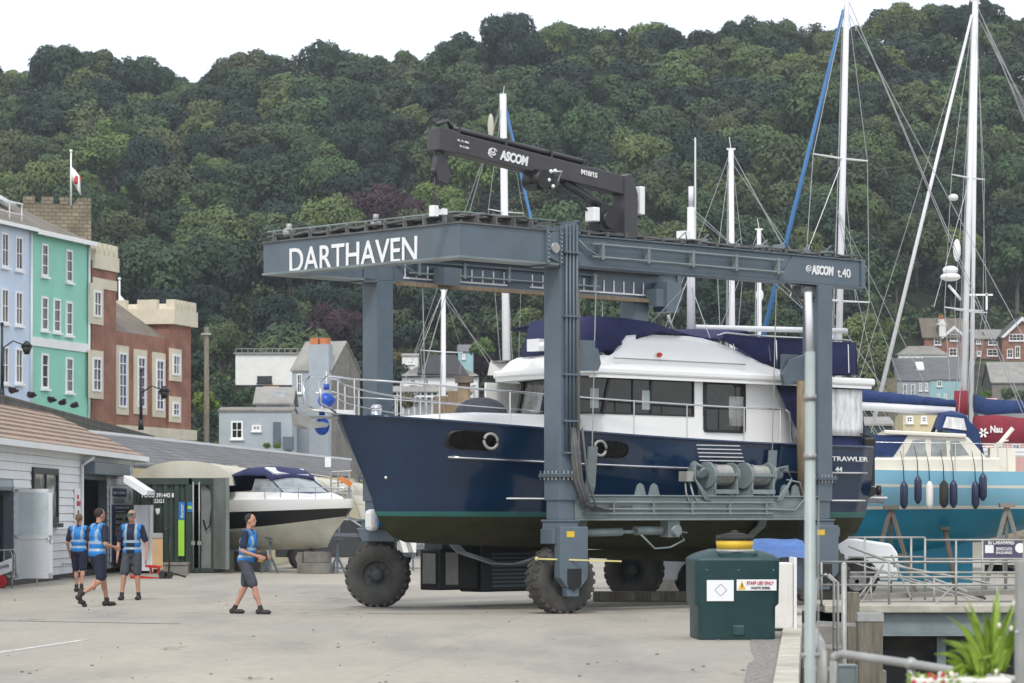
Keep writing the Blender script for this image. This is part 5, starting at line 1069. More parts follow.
# lower side beams with winches
for s in (-1, 1):
    y = s*HYY; m = MB(); m.box(.2, HX-.2, y-.16, y+.16, 1.64, 2.02); m.box(.2, HX-.2, y-.2, y+.2, 2.022, 2.05); m.box(.2, HX-.2, y-.2, y+.2, 1.6, 1.638)
    o = m.build('lower_beam', 'steel_light', hoist, bevel=.008)
    if s < 0:
        m = MB()
        for z in (1.72, 1.8, 1.92): m.cone((.4, y-.19, z), (5.3, y-.19, z), .02, n=6)
        for i in range(5): m.box(1.1+i*1.0, 1.13+i*1.0, y-.215, y-.16, 1.7, 1.94)
        m.tube([(5.2, y-.19, 1.8), (5.9, y-.2, 1.78), (6.2, y-.2, 2.0), (6.15, y-.1, 2.3), (5.9, y, 2.35)], .022); m.build('pipe', 'steel_light', o)
        for xq in (1.9, 2.25, 5.75, 6.05): m = MB(); m.prism([(xq-.13, 2.05), (xq+.13, 2.05), (xq+.07, 2.22), (xq, 2.26), (xq-.07, 2.22)], y-.1, y-.06, 'y'); m.build('lifting_eye', 'steel_light', o)
        m = MB(); m.box(3.0, 3.2, y-.18, y+.02, 2.3, 2.48); m.tube([(3.05, y-.1, 2.3), (3.0, y-.15, 2.1), (3.05, y-.2, 1.9)], .02); m.tube([(3.15, y-.1, 2.3), (3.2, y-.15, 2.05), (3.3, y-.2, 1.9)], .02); m.build('junction_box', 'galv', o)
        for k, xw in enumerate((4.0, 5.0)):
            m = MB(); m.box(xw-.28, xw-.24, y-.2, y+.22, 2.05, 2.62); m.box(xw+.3, xw+.34, y-.2, y+.22, 2.05, 2.6); m.box(xw-.28, xw+.34, y-.22, y-.18, 2.08, 2.16); m.box(xw-.28, xw+.34, y-.22, y-.18, 2.4, 2.45); m.cone((xw-.32, y, 2.42), (xw-.24, y, 2.42), .24, n=20); m.cone((xw+.34, y, 2.42), (xw+.38, y, 2.42), .23, n=20)
            wi = m.build('winch', 'steel_light', hoist)
            m = MB(); m.cone((xw-.24, y, 2.42), (xw+.3, y, 2.42), .165, n=18); [m.tube([(xw-.2+i*.05, y+.175*math.cos(a*PI/8), 2.42+.175*math.sin(a*PI/8)) for a in range(17)], .02, 5) for i in range(10)]; m.build('drum', 'galv', wi)
            m = MB(); q = -1 if k == 0 else 1; xm = xw+q*.5; m.cone((xw+q*.3, y, 2.45), (xm+q*.2, y, 2.45), .1, n=12); m.cone((xm, y-.12, 2.45), (xm, y+.14, 2.6), .09, n=12)
            for a in range(4): m.tube([(xm, y-.1+.05*a, 2.55), (xm+q*.25, y-.16, 2.6-.03*a), (xm+q*.32, y-.2, 2.35), (xm+q*.05, y-.2, 2.1-.04*a), (xm-q*.1, y-.2, 1.95)], .018, 5)
            m.build('motor', 'steel_light', wi)
        m = MB(); m.cone((.25, y, 1.38), (1.5, y, 1.4), .07, n=12); m.cone((1.5, y, 1.4), (1.85, y, 1.4), .035, n=8); m.cone((1.85, y, 1.42), (2.5, y, 1.42), .08, n=12); m.cone((2.75, y-.2, 1.42), (2.75, y+.2, 1.42), .1, n=12); m.box(2.6, 2.9, y-.1, y+.1, 1.3, 1.6); m.tube([(1.9, y-.1, 1.35), (2.2, y-.15, 1.1), (2.6, y-.15, 1.12), (3.0, y-.12, 1.25), (2.9, y-.1, 1.4)], .018); m.cone((2.9, y, 1.4), (3.2, y, 1.38), .015); m.build('steering_ram', 'steel_light', hoist)
# wheel assemblies
def tyre(parent, c, axis, r=.585, w_=.42):
    cx, cy, cz = c; ax = Vector((math.cos(axis), math.sin(axis), 0)); fw = Vector((-ax.y, ax.x, 0)); up = Vector((0, 0, 1)); C_ = Vector(c); n = 48
    prof = [(.50, .36), (.62, .47), (.8, .5), (.93, .46), (.985, .36), (1.0, .2), (1.0, 0), (1.0, -.2), (.985, -.36), (.93, -.46), (.8, -.5), (.62, -.47), (.50, -.36)]
    m = MB(); m.loft([[C_+ax*b*w_+(fw*math.cos(2*PI*i/n)+up*math.sin(2*PI*i/n))*a*r for i in range(n+1)] for a, b in prof])
    for i in range(26):       # tread lugs
        for sd in (-1, 1):
            a = 2*PI*(i+.5*(sd > 0))/26; d = fw*math.cos(a)+up*math.sin(a); tn = up*math.cos(a)-fw*math.sin(a)
            p = C_+d*r*.985+ax*sd*w_*.08; q = C_+d*r*.95+ax*sd*w_*.47; m.bar(p+tn*.01*sd, q+tn*.035, .068, .06, up=d)
    t = m.build('wheel', 'tyre_dusty', parent)
    for sd in (-1, 1):
        m = MB(); P = [(.52, .36), (.47, .37), (.44, .2), (.38, .17), (.2, .17), (.19, .3), (.12, .34), (.0, .34)]
        m.loft([[C_+ax*sd*b*w_+(fw*math.cos(2*PI*i/24)+up*math.sin(2*PI*i/24))*max(a, .001)*r for i in range(25)] for a, b in P])
        for i in range(8): a = 2*PI*i/8; d = fw*math.cos(a)+up*math.sin(a); m.cone(C_+d*r*.29+ax*sd*.17*w_, C_+d*r*.29+ax*sd*.24*w_, .018, n=6)
        m.build('rim', 'rim_grey', t)
    return t
def wheel_unit(x, y, axis, front, near):
    ax = Vector((math.cos(axis), math.sin(axis), 0))
    m = MB(); m.box(x-.17, x+.17, y-.17, y+.17, 1.62, 1.96); m.box(x-.24, x+.24, y-.24, y+.24, 1.58, 1.62); m.box(x-.22, x+.22, y-.22, y+.22, 1.42, 1.578)
    o = m.build('wheel_fork', 'steel', hoist, bevel=.01)
    return o, ax
# near front: seen from its fork side, wheel behind it
fw_dir = math.radians(-100)-HA       # direction (local) towards the camera-right side plate
def fork(x, y, axis, name='fork_plate', hood=True):
    o, ax = wheel_unit(x, y, axis, True, True); fwd = Vector((-ax.y, ax.x, 0)); C_ = Vector((x, y, 0))
    m = MB(); a0 = ax*.27
    def P(u, z, o2): v = C_+ax*o2+fwd*u; return (v.x, v.y, z)
    def plate(us, o0, o1):
        A = m.verts([P(u, z, o0) for u, z in us]); Bv = m.verts([P(u, z, o1) for u, z in us]); n = len(us); m.face(A); m.face(Bv[::-1])
        for i in range(n): m.face([A[(i+1) % n], A[i], Bv[i], Bv[(i+1) % n]])
    plate([(-.34, 1.46), (.34, 1.46), (.34, 1.32), (.26, 1.2), (-.34, 1.2)], -.1, .36)
    plate([(-.27, 1.5), (.27, 1.5), (.27, .62), (.14, .46), (-.14, .46), (-.27, .62)], .27, .5)
    plate([(-.13, .46), (.13, .46), (.11, .3), (-.11, .3)], .27, .46)
    m.build('hub_carrier', 'steel', o, bevel=.015)
    m = MB()
    def plate2(us, o0, o1):
        A = m.verts([P(u, z, o0) for u, z in us]); Bv = m.verts([P(u, z, o1) for u, z in us]); n = len(us); m.face(A); m.face(Bv[::-1])
        for i in range(n): m.face([A[(i+1) % n], A[i], Bv[i], Bv[(i+1) % n]])
    plate2([(-.14, .78), (.14, .78), (.14, .5), (.0, .4), (-.14, .5)], .5, .503); m.build('access_hole', 'black', o)
    m = MB()
    for u, z in ((-.28, 1.37), ): plate2([(-.15, 1.42), (.0, 1.42), (.0, 1.32), (-.15, 1.32)], .5, .504)
    m.build('warning_sticker', 'yellow', o)
    tyre(o, (x, y, .585), axis); return o
fork(0, -HYY, math.radians(-62)-HA)
fork(0, HYY, math.radians(262)-HA+PI)
fork(HX, HYY, math.radians(258)-HA+PI)
o4 = fork(HX, -HYY, math.radians(-80)-HA)
# steering indicator bar through the near wheel
m = MB(); a = math.radians(-8)-HA; d = Vector((math.cos(a), math.sin(a), 0)); c = Vector((0, -HYY, .95)); c += Vector((math.cos(math.radians(-62)-HA), math.sin(math.radians(-62)-HA), 0))*.56
m.bar(c-d*.68, c+d*.78+Vector((0, 0, -.04)), .026, .026); m.ell(c-d*.68, .035); m.build('indicator_bar', 'bar_yellow', hoist)
# white hose reel/box on far front wheel unit
m = MB(); m.box(-.42, -.2, HYY-.3, HYY-.08, 1.4, 1.8); wb = m.build('tank_box', 'white_paint', hoist, bevel=.08); m = MB(); m.box(-.3, -.1, HYY-.38, HYY-.352, 1.5, 1.8); m.build('blue_panel', 'sign_blue', wb)
# slings under the hull
for xs in (1.0, 5.75):
    pts = [(xs, -HYY+.12, 5.9 if xs < 2 else 5.9), (xs, -2.18, 2.9), (xs, -2.12, 2.2), (xs, -1.9, 1.5), (xs, -1.2, 1.02), (xs, -.3, .83), (xs, .3, .83), (xs, 1.2, 1.02), (xs, 1.9, 1.5), (xs, 2.12, 2.2), (xs, 2.18, 2.9), (xs, HYY-.12, 5.9)]
    m = MB(); m.loft([[(x-.11, y, z), (x+.11, y, z)] for x, y, z in pts[1:-1]], smooth=False)
    o = m.build('sling', 'steel_light', hoist, fix=False); o.modifiers.new('s', 'SOLIDIFY').thickness = .03
    m = MB(); m.bar(pts[0], pts[1], .014, .014); m.build('sling_wire', 'wire', o); m = MB(); m.bar(pts[10], pts[11], .014, .014); m.build('sling_wire', 'wire', o)
# engine unit on the far lower beam
p0, z0_ = B.loc(427, 592, 2.1), .25; x0, x1 = p0[0], B.loc(541, 590, 2.1)[0]; zt = 1.06
m = MB(); m.box(x0, x0+1.0, 1.75, 2.3, z0_+.05, zt); m.box(x0+1.0, x1, 1.68, 2.3, z0_, zt+.08); pu = m.build('engine_unit', 'black', hoist, bevel=.03)
m = MB(); m.box(x0-.02, x0+.0, 1.85, 2.2, .42, .98); m.box(x0+.15, x0+.45, 1.735, 1.75, .4, 1.0); m.build('radiator_frame', 'galv', pu)
m = MB()
for i in range(9): m.box(x0+1.25, x1-.15, 1.655, 1.68, .34+i*.075, .38+i*.075)
m.build('louvre', 'steel', pu)
m = MB(); m.box(x0+.2, x1-.2, 1.9, 2.4, zt, 1.65); m.build('bracket', 'steel', pu)
m = MB(); m.box(1.2, 1.6, HYY-.5, HYY-.17, 5.98, 6.3); m.build('trolley', 'steel', hoist); m = MB(); m.box(7.15, 7.5, HYY-.55, HYY-.17, 5.75, 6.35); m.box(6.9, 7.15, HYY-.5, HYY-.2, 5.85, 6.2); m.build('trolley', 'steel', hoist)
# --- crane on the near beam
cy = -HYY; cx = B.loc(625, 230, cy)[0]; q = lambda px, py, y=cy: B.loc(px, py, y)
m = MB(); ztop = q(625, 180)[1]
tip = q(437, 140); tipb = q(437, 140); P1 = q(619, 186)
Ax = Vector((tip[0], cy, tip[1])); Bx = Vector((P1[0], cy, P1[1])); d = (Bx-Ax).normalized()
m.bar(Ax, Bx+d*.25, .28, .33)
m.bar(Ax-d*.08, Ax+d*.32, .32, .38); cr_ = m.build('crane', 'crane_paint', hoist, bevel=.015)
m = MB(); m.prism([(cx-.17, ZT), (cx+.15, ZT), (cx+.17, ztop-.25), (cx+.02, ztop+.1), (cx-.17, ztop+.05)], cy-.16, cy+.16, 'y'); m.box(cx-.7, cx-.15, cy-.14, cy+.12, ZT+.02, ZT+.1); m.build('crane_column', 'crane_paint', cr_, bevel=.015)
m = MB(); m.box(cx-.75, cx-.35, cy-.15, cy+.15, ZT+.1, ZT+.55); m.cone((cx-.55, cy-.2, ZT+.3), (cx-.55, cy+.2, ZT+.3), .15); m.build('valve_block', 'black', cr_)
m = MB(); m.box(cx-.95, cx-.8, cy-.18, cy+.05, ZT+.25, ZT+.5); m.box(cx+.24, cx+.36, cy-.15, cy+.1, ZT+.45, ZT+.95); m.build('white_box', 'white_paint', cr_, bevel=.02)
up = Vector((-d.z, 0, d.x)); 
m = MB(); a = Ax+up*.26+d*.3; b = Ax+up*.26+(Bx-Ax)*.78; m.cone(a, b, .05, n=12); m.cone(Ax+up*.19+d*.1, Ax+up*.19+(Bx-Ax)*.95, .02); m.tube([Ax+up*.25-d*.05, Ax+up*.36+d*.2, a], .04); m.tube([b, b+d*.5-up*.02, Bx+d*.1+up*.05], .012)
for t in (.1, .35, .6, .8): p = Ax+(Bx-Ax)*t; m.bar(p+up*.15, p+up*.31, .12, .04)
m.build('boom_ram', 'crane_paint', cr_)
m = MB(); e0 = Vector((q(563, 182)[0], cy, q(563, 182)[1])); e1 = Vector((q(602, 207)[0], cy, q(602, 207)[1])); e2 = Vector((q(608, 212)[0]+.1, cy, q(608, 212)[1]-.05)); m.cone(e0, e1, .075, n=12); m.cone(e0-up*.08-d*.1, e1-Vector((.3, 0, .12)), .02); l_ = m.build('lift_ram', 'crane_paint', cr_); m = MB(); m.cone(e1, e2, .045, n=12); m.build('ram_rod', 'chrome', l_)
m = MB(); pz = Vector((q(537, 178)[0], cy, q(537, 178)[1])); m.box(pz.x-.2, pz.x+.2, cy-.2, cy+.1, pz.z-.2, pz.z+.12); m.cone((pz.x-.05, cy-.25, pz.z-.05), (pz.x-.05, cy+.15, pz.z-.05), .17, n=16); m.build('hose_reel', 'black', cr_); m = MB(); [m.ell((pz.x+a, cy-.24, pz.z+b), .035) for a, b in ((.1, .1), (.05, -.05), (.15, -.15), (.2, .12))]; m.tube([(pz.x+.1, cy-.2, pz.z+.1), (pz.x+.35, cy-.25, pz.z+.12), (pz.x+.3, cy-.2, pz.z-.05)], .015); m.build('valve', 'white_paint', cr_)
m = MB(); hx = Ax.x+.08; hz_ = q(437, 168)[1]; m.prism([(hx-.12, hz_+.2), (hx+.05, hz_+.24), (hx+.17, hz_-.1), (hx+.12, hz_-.26), (hx-.1, hz_-.2), (hx-.16, hz_)], cy-.06, cy+.06, 'y'); m.ell((hx-.15, cy, hz_-.05), .06); m.cone((hx-.1, cy, hz_), (hx-.1, cy, hz_+.35), .012); m.cone((hx+.05, cy, hz_), (hx+.05, cy, hz_+.35), .012); m.cone((hx-.13, cy, hz_-.1), (hx-.12, cy, ZT+.25), .01); m.tube([(hx-.12, cy, ZT+.5), (hx-.05, cy, ZT+.3), (hx+.05, cy, ZT+.2)], .02); m.build('hook_block', 'crane_paint', cr_)
m = MB(); bx = Ax.x; m.box(bx-.12, bx-.02, cy-.06, cy+.06, ZT+.1, ZT+.28); m.box(bx+.08, bx+.18, cy-.06, cy+.06, ZT+.14, ZT+.24); m.build('lamp_box', 'white_paint', hoist)
ang = -math.atan2(d.z, d.x)
def boomtext(t, pa, pb, off, h, bold=.03, shear=.0):
    a, b = q(pa, 0)[0], q(pb, 0)[0]; p = Ax+(Bx-Ax)*((a-Ax.x)/(Bx.x-Ax.x)); text('lettering', t, (b-a)/d.x, h, 'white_paint', cr_, (p.x+up.x*off, cy-.144, p.z+up.z*off), rot=(PI/2, ang, 0), bold=bold, shear=shear)
boomtext('ASCOM', 494, 522, -.1, .17, .05, .12); boomtext('M18/15', 575, 591, .0, .09); boomtext('NAL. B. 408-', 449, 463, .03, .035, .01); boomtext('N. 5.200', 454, 463, -.06, .035, .01)
def logo(parent, x, y, z, s, ang=0):
    m = MB()
    for k in range(3): m.tube([(x+s*(.5+.0)*math.cos(a)*(1-k*.28), y, z+s*.38*math.sin(a)*(1-k*.28)+k*.02) for a in [(.4+i*.38+k*1.2) for i in range(12)]], s*.07, 5)
    m.build('logo', 'white_paint', parent)
pl = Ax+(Bx-Ax)*((q(487, 0)[0]-Ax.x)/(Bx.x-Ax.x)); logo(cr_, pl.x, cy-.145, pl.z-.02, .2)
sb = [o for o in hoist.children if o.name.startswith('side_beam')][0]
a, b = q(811, 0, cy-.14)[0], q(833, 0, cy-.14)[0]; z1 = q(825, 266, cy-.14)[1]; z2 = q(825, 275.5, cy-.14)[1]
text('lettering', 'ASCOM', b-a, z1-z2, 'white_paint', sb, (a, cy-.145, z2), bold=.05, shear=.12); logo(sb, q(803, 0, cy)[0], cy-.15, (z1+z2)/2, .17)
a, b = q(837, 0, cy-.14)[0], q(850, 0, cy-.14)[0]; text('lettering', 't.40', b-a, (z1-z2)*.95, 'white_paint', sb, (a, cy-.145, z2-.01), bold=.01)
m = MB(); m.prism([(5.5, ZB+.04), (7.85, ZB+.04), (7.85, ZT-.04), (5.9, ZT-.04)], cy-.142, cy-.131, 'y'); m.build('name_plate', 'steel', sb)
# ================================================================ NAVY MOTOR YACHT
tr = empty('motor_yacht', (HO[0], HO[1], 0), HA, 'navy hulled motor yacht with white upper works and navy canvas, lifted in the boat hoist', 'motor yacht')
wf = lambda u: u**2.2
TX = 8.75
TL = [(1.0, 1.22, -1.45, .12, 2.2, .8, 0, 1), (1.12, 1.32, -1.75, 1.25, 2.0, .9, 0, 1), (1.35, 1.48, -1.95, 1.72, 2.3, .85, 0, 1), (1.62, 1.66, -2.08, 1.88, 2.6, .8, 0, 1), (1.64, 1.68, -2.1, 1.9, 2.6, .8, 1, 1), (1.75, 1.76, -2.15, 1.95, 2.7, .78, 2, 1),
      (1.97, 2.0, -2.22, 2.0, 2.8, .78, 2, 1), (2.24, 2.35, -2.4, 2.06, 3.1, .74, 2, 1), (2.50, 2.76, -2.62, 2.1, 3.4, .7, 2, 1), (2.75, 3.1, -2.8, 2.13, 3.7, .68, 2, 1), (3.0, 3.42, -2.95, 2.15, 4.0, .66, 2, 1)]
hl = hull('hull', TX, TL, 40, tr, ['antifoul', 'boot_teal', 'hull_navy'], wf)
deck('deck', TX, TL[-1], 40, .12, tr, 'gelcoat', wf, .06)
def onhull(x, lev, off=.0): return sheer_pt(x, TX, TL[lev], wf, -1, off)
for s in (-1, 1):
    def oh(x, lev, off=0): return sheer_pt(x, TX, TL[lev], wf, s, off)
    m = MB(); m.tube([oh(TX-.05-i*.3, 10, .015) for i in range(39)], .028, 6); m.build('gunwale_cap', 'hull_navy', tr)
    m = MB(); m.tube([oh(TX-.2-i*.3, 8, .03) for i in range(34)], .022, 6); m.build('rub_rail', 'chrome', tr)
    m = MB(); m.tube([oh(TX-.1-i*.3, 6, .01) for i in range(30)], .016, 6); m.build('chine_stripe', 'white_paint', tr)
# oval port lights
def portlight(pa, pb, pc, ring):
    xa = B.loc(pa, 0, -1.9)[0]; xb = B.loc(pb, 0, -2.08)[0]
    if pa < 500: xa = B.loc(pa, 0, -1.25)[0]+.12; xb = B.loc(pb, 0, -1.5)[0]+.05
    fr_ = 8.86
    def pt(t, v, off):  # t along, v vertical -1..1 between level 8 and 10
        x = xa+(xb-xa)*t; A = onhull(x, 8, off); C = onhull(x, 9, off); D = onhull(x, 10, off); w_ = .5+v*.3; return A.lerp(C, w_*2) if w_ < .5 else C.lerp(D, w_*2-1)
    m = MB(); n = 40; ring_o, ring_i = [], []
    L_ = abs(xb-xa); r = .5
    def sup(a, k):
        c, s_ = math.cos(a), math.sin(a); ex = .42; return (.5+.5*k*math.copysign(abs(c)**ex, c), k*math.copysign(abs(s_)**.8, s_)*.95)
    R1 = [pt(*sup(2*PI*i/n, 1.0), .012) for i in range(n)]; R2 = [pt(*sup(2*PI*i/n, .9), .03) for i in range(n)]; R0 = [pt(*sup(2*PI*i/n, 1.0), -.02) for i in range(n)]
    m.loft([R0, R1, R2], closed=True); o = m.build('portlight', 'black', tr)
    m = MB(); rows = []
    for j in range(7):
        v = -1+2*j/6; hw = .5*(1-abs(v)**5)**.5*.9 if abs(v) < 1 else .28
        rows.append([pt(.5-hw+2*hw*i/10, v*.86, .018) for i in range(11)])
    m.loft(rows); m.build('pane', 'port_glass', o)
    c = pt(ring, 0, .045); dx = onhull(c.x+.2, 9)-onhull(c.x-.2, 9); dx.normalize(); m = MB(); m.tube([c+Vector((0, -.03, 0))+dx*.13*math.cos(a*PI/10)+Vector((0, 0, .13*math.sin(a*PI/10))) for a in range(21)], .028, 6); m.build('opening_ring', 'galv', o)
portlight(447, 499, 489, .8); portlight(591, 634, 600, .22)
m = MB()
for i in range(5):
    z = 2.97-i*.07; A = B.loc(698, 0, -2.14)[0]+i*.02; Bq = B.loc(740, 0, -2.14)[0]+i*.03
    P = lambda x: Vector((x, onhull(x, 9).y-.02, z)); m.bar(P(A), P(Bq), .03, .018)
m.build('engine_vent', 'chrome', tr)
c = sheer_pt(-2.15, TX, TL[7], wf, -1, .01); m = MB(); m.ell(c, .035); m.build('bow_eye', 'chrome', tr)
def p(px, py, y): t, z = B.loc(px, py, y); return (t, z)
text('lettering', 'SWIFT TRAWLER', p(867, 0, -2.17)[0]-p(806, 0, -2.17)[0], .09, 'white_paint', tr, (p(806, 0, -2.17)[0], -2.185, 2.72), bold=.01)
text('lettering', '44', .2, .09, 'white_paint', tr, (p(834.5, 0, -2.17)[0], -2.185, 2.52), bold=.01)
# skeg, rudder
m = MB(); m.prism([(8.2, 1.05), (1.5, 1.05), (2.5, .92), (7.6, .72), (8.1, .75)], -.07, .07, 'y'); m.build('keel', 'antifoul', tr); 
# bathing platform
m = MB(); m.prism([(8.72, -1.85), (9.75, -1.6), (9.75, 1.6), (8.72, 1.85)], 1.92, 2.1, 'z'); m.build('bathing_platform', 'hull_grey', tr, bevel=.03); m = MB(); m.box(8.9, 9.6, -1.78, -1.7, 2.02, 2.05); 
m.build('platform_trim', 'white_paint', tr)
# foredeck trunk
m = MB()
def ring(x, w_, z0, z1): return [(x, -w_, z0), (x, -w_*.92, z1), (x, -w_*.5, z1+.05), (x, w_*.5, z1+.05), (x, w_*.92, z1), (x, w_, z0)]
m.loft([ring(-1.9, .25, 3.2, 3.24), ring(-1.4, .6, 3.15, 3.38), ring(-.3, 1.05, 3.1, 3.46), ring(1.4, 1.4, 3.0, 3.46)]); m.poly(ring(1.4, 1.4, 3.0, 3.46)); m.build('foredeck_trunk', 'gelcoat', tr)
# saloon: lower cabin walls
yn, yf = -1.7, 1.45
cab = [(2.75, yf), (2.0, .75), (1.6, -.3), (1.55, -1.15), (1.75, yn), (7.0, yn), (7.0, yf)]
def wall(m, plan, z0, z1, s0=1, s1=1, cx_=4, cy_=-.1):
    r0 = [(cx_+(x-cx_)*s0, cy_+(y-cy_)*s0, z0) for x, y in plan]; r1 = [(cx_+(x-cx_)*s1, cy_+(y-cy_)*s1, z1) for x, y in plan]; m.loft([r0, r1], closed=True, smooth=False); return r0, r1
m = MB(); wall(m, cab, 2.85, 3.52); wall(m, [(x, y) for x, y in cab], 4.16, 4.3)
m.prism([(B.x(694, yn), 3.52), (B.x(703, yn), 3.52), (B.x(703, yn), 4.16), (B.x(694, yn), 4.16)], yn, yn+.06, 'y'); m.prism([(B.x(746, yn), 3.52), (6.99, 3.52), (6.99, 4.16), (B.x(746, yn), 4.16)], yn, yn+.06, 'y'); m.box(1.8, 6.98, yf-.05, yf-.001, 3.52, 4.16); m.box(6.94, 7.0, yn+.07, yf-.06, 3.52, 4.16)
m.build('cabin', 'gelcoat', tr)
m = MB(); xs0, xs1 = B.x(578, yn), B.x(694, yn)
def rrect(m, x0, x1, z0, z1, y, d, r=.07):
    pts = []
    for cx_, cz, a0 in ((x1-r, z1-r, 0), (x0+r, z1-r, PI/2), (x0+r, z0+r, PI), (x1-r, z0+r, 1.5*PI)): pts += [(cx_+r*math.cos(a0+a*PI/8), cz+r*math.sin(a0+a*PI/8)) for a in range(5)]
    m.prism(pts, y, y+d, 'y')
m.box(xs0, xs1, yn+.005, yn+.03, 3.5, 4.17); w1 = m.build('side_window', 'glass_dark', tr)
m = MB(); xm = B.x(650, yn)
m.box(xs0, xs1, yn-.012, yn+.004, 3.5, 3.535); m.box(xs0, xs1, yn-.012, yn+.004, 4.135, 4.17); [m.box(x, x+w_, yn-.012, yn+.004, 3.536, 4.134) for x, w_ in ((xs0, .04), (xs1-.04, .04), (xm, .05), (B.x(632, yn), .02))]; m.build('frame', 'black', w1)
m = MB(); [m.box(a, a+.22, yn+.0, yn+.004, 3.6, 3.95) for a in (B.x(590, yn), B.x(642, yn))]; m.build('curtain', 'glass_light', w1)
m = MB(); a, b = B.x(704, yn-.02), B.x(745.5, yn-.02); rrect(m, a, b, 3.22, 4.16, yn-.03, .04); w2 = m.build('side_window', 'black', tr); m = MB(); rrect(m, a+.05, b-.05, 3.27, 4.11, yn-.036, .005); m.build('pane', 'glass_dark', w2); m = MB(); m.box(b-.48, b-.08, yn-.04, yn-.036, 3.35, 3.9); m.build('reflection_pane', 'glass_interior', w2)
# windscreen panes round the front
fp = [(2.75, yf), (2.0, .75), (1.6, -.3), (1.55, -1.15), (1.75, yn)]
m = MB(); m.loft([[(x+.01, y, 3.5) for x, y in fp], [(x+.18, y*.98, 4.2) for x, y in fp]], smooth=False); wsc = m.build('windscreen', 'glass_interior', tr, fix=False)
m = MB(); [m.bar((x-.01, y, 3.5), (x+.17, y*.98, 4.2), .07) for x, y in fp]; [m.bar((a[0]-.0+k, a[1], z), (b_[0]+k, b_[1], z), .05) for a, b_ in zip(fp, fp[1:]) for z, k in ((3.53, 0), (4.17, .17))]; m.build('mullion', 'black', wsc)
# boat deck slab and coaming
slab = [(2.3, 1.6), (1.5, .9), (1.12, -.3), (1.12, -1.2), (1.4, -1.9), (9.0, -1.98), (9.15, -1.6), (9.15, 1.6), (9.0, 1.98), (2.8, 1.95)]
def off(pl, k, cx_=4.6, cy_=0): return [(cx_+(x-cx_)*k, cy_+(y-cy_)*k) for x, y in pl]
m = MB(); wall(m, off(slab, .985), 4.14, 4.2); m.prism(off(slab, 1.0), 4.2, 4.34, 'z'); m.build('boat_deck', 'gelcoat', tr, bevel=.04)
def fbz(x, y=-1.7): return 4.6 if (y > -1.5 and x < 3.3) else np.interp(x, [1.5, 1.75, 2.1, 2.6, 4.2, 5.0, 5.8, 6.6, 9], [4.55, 4.62, 4.88, 4.96, 4.98, 4.85, 4.6, 4.45, 4.42])
lo = [(2.4, 1.55), (1.6, .85), (1.25, -.3), (1.25, -1.1), (1.5, -1.78)]; hi = [(2.75, 1.4), (2.0, .78), (1.7, -.3), (1.75, -1.02), (2.0, -1.66)]
for k in range(12): x = 2.35+k*.4; lo.append((x, -1.8)); hi.append((x+.0, -1.7))
for k in range(12): x = 6.6-k*.4; lo.append((x, 1.8)); hi.append((x, 1.7))
m = MB(); r0 = [(x, y, 4.32) for x, y in lo]; r1 = [((x*.4+a*.6), (y*.4+b_*.6), 4.32+(fbz(x, y)-4.32)*.75) for (x, y), (a, b_) in zip(lo, hi)]; r2 = [(a, b_, float(fbz(x, y))) for (x, y), (a, b_) in zip(lo, hi)]; r3 = [(4+(a-4)*.95, b_*.93, float(fbz(x, y))-.02) for (x, y), (a, b_) in zip(lo, hi)]
m.loft([r0, r1, r2, r3], closed=True); m.build('flybridge', 'gelcoat', tr, merge=False)
m = MB(); m.tube([(1.9+i*.5, -1.83, 4.5) for i in range(8)], .012, 5); m.build('moulding_line', 'galv', tr)
m = MB(); m.box(1.62, 1.78, -.2, .12, 4.68, 4.9); m.cone((1.55, -.5, 4.5), (1.55, -.5, 4.8), .03); m.ell((1.55, -.35, 4.76), .07); m.build('searchlight', 'white_paint', tr)
m = MB(); m.cone((3.1, -1.84, 4.6), (3.1, -1.78, 4.6), .04, n=12); m.build('nav_light', 'red', tr)
# canvas: windscreen cover, bimini, weather cloths
m = MB(); cl = [(2.95, 1.4), (2.35, .8), (2.05, -.3), (2.1, -1.1), (2.3, -1.64), (2.95, -1.68), (3.4, -1.68), (3.9, -1.68)]
zlo = [4.55, 4.55, 4.55, 4.55, 4.7, 4.9, 5.0, 4.99]; zhi = [5.27, 5.29, 5.3, 5.29, 5.24, 5.2, 5.12, 5.02]
m.loft([[(x-.25, y*1.03, z) for (x, y), z in zip(cl, zlo)], [(x, y, z) for (x, y), z in zip(cl, zhi)]]); bc = m.build('screen_canvas', 'navy_canvas', tr, fix=False); bc.modifiers.new('s', 'SOLIDIFY').thickness = .02
m = MB(); rows = []
for i in range(14):
    x = 2.6+i*.275; z = np.interp(x, [1.8, 3, 4.2, 5.0, 5.55, 6.3], [5.26, 5.2, 5.02, 4.98, 5.2, 4.94]); rows.append([(x, -1.66, z-.05), (x, -1.2, z), (x, 0, z+.06), (x, 1.2, z), (x, 1.6, z-.05)])
m.loft(rows); o = m.build('bimini_canvas', 'navy_canvas', tr, fix=False); o.modifiers.new('s', 'SOLIDIFY').thickness = .02
m = MB(); [m.cone((x, -1.74, 4.6), (x, -1.68, 4.98), .012, n=5) for x in (3.0, 4.05, 5.2, 6.2)]; [m.cone((x, -1.72, 4.45), (x, -1.7, 5.0), .018, n=6) for x in (6.4, 7.4, 8.5)]; m.tube([(4.9, -1.7, 4.9), (4.75, -1.7, 5.02), (5.0, -1.7, 5.08), (5.6, -1.7, 5.06), (8.6, -1.7, 5.08)], .02); m.build('canvas_frame', 'chrome', tr)
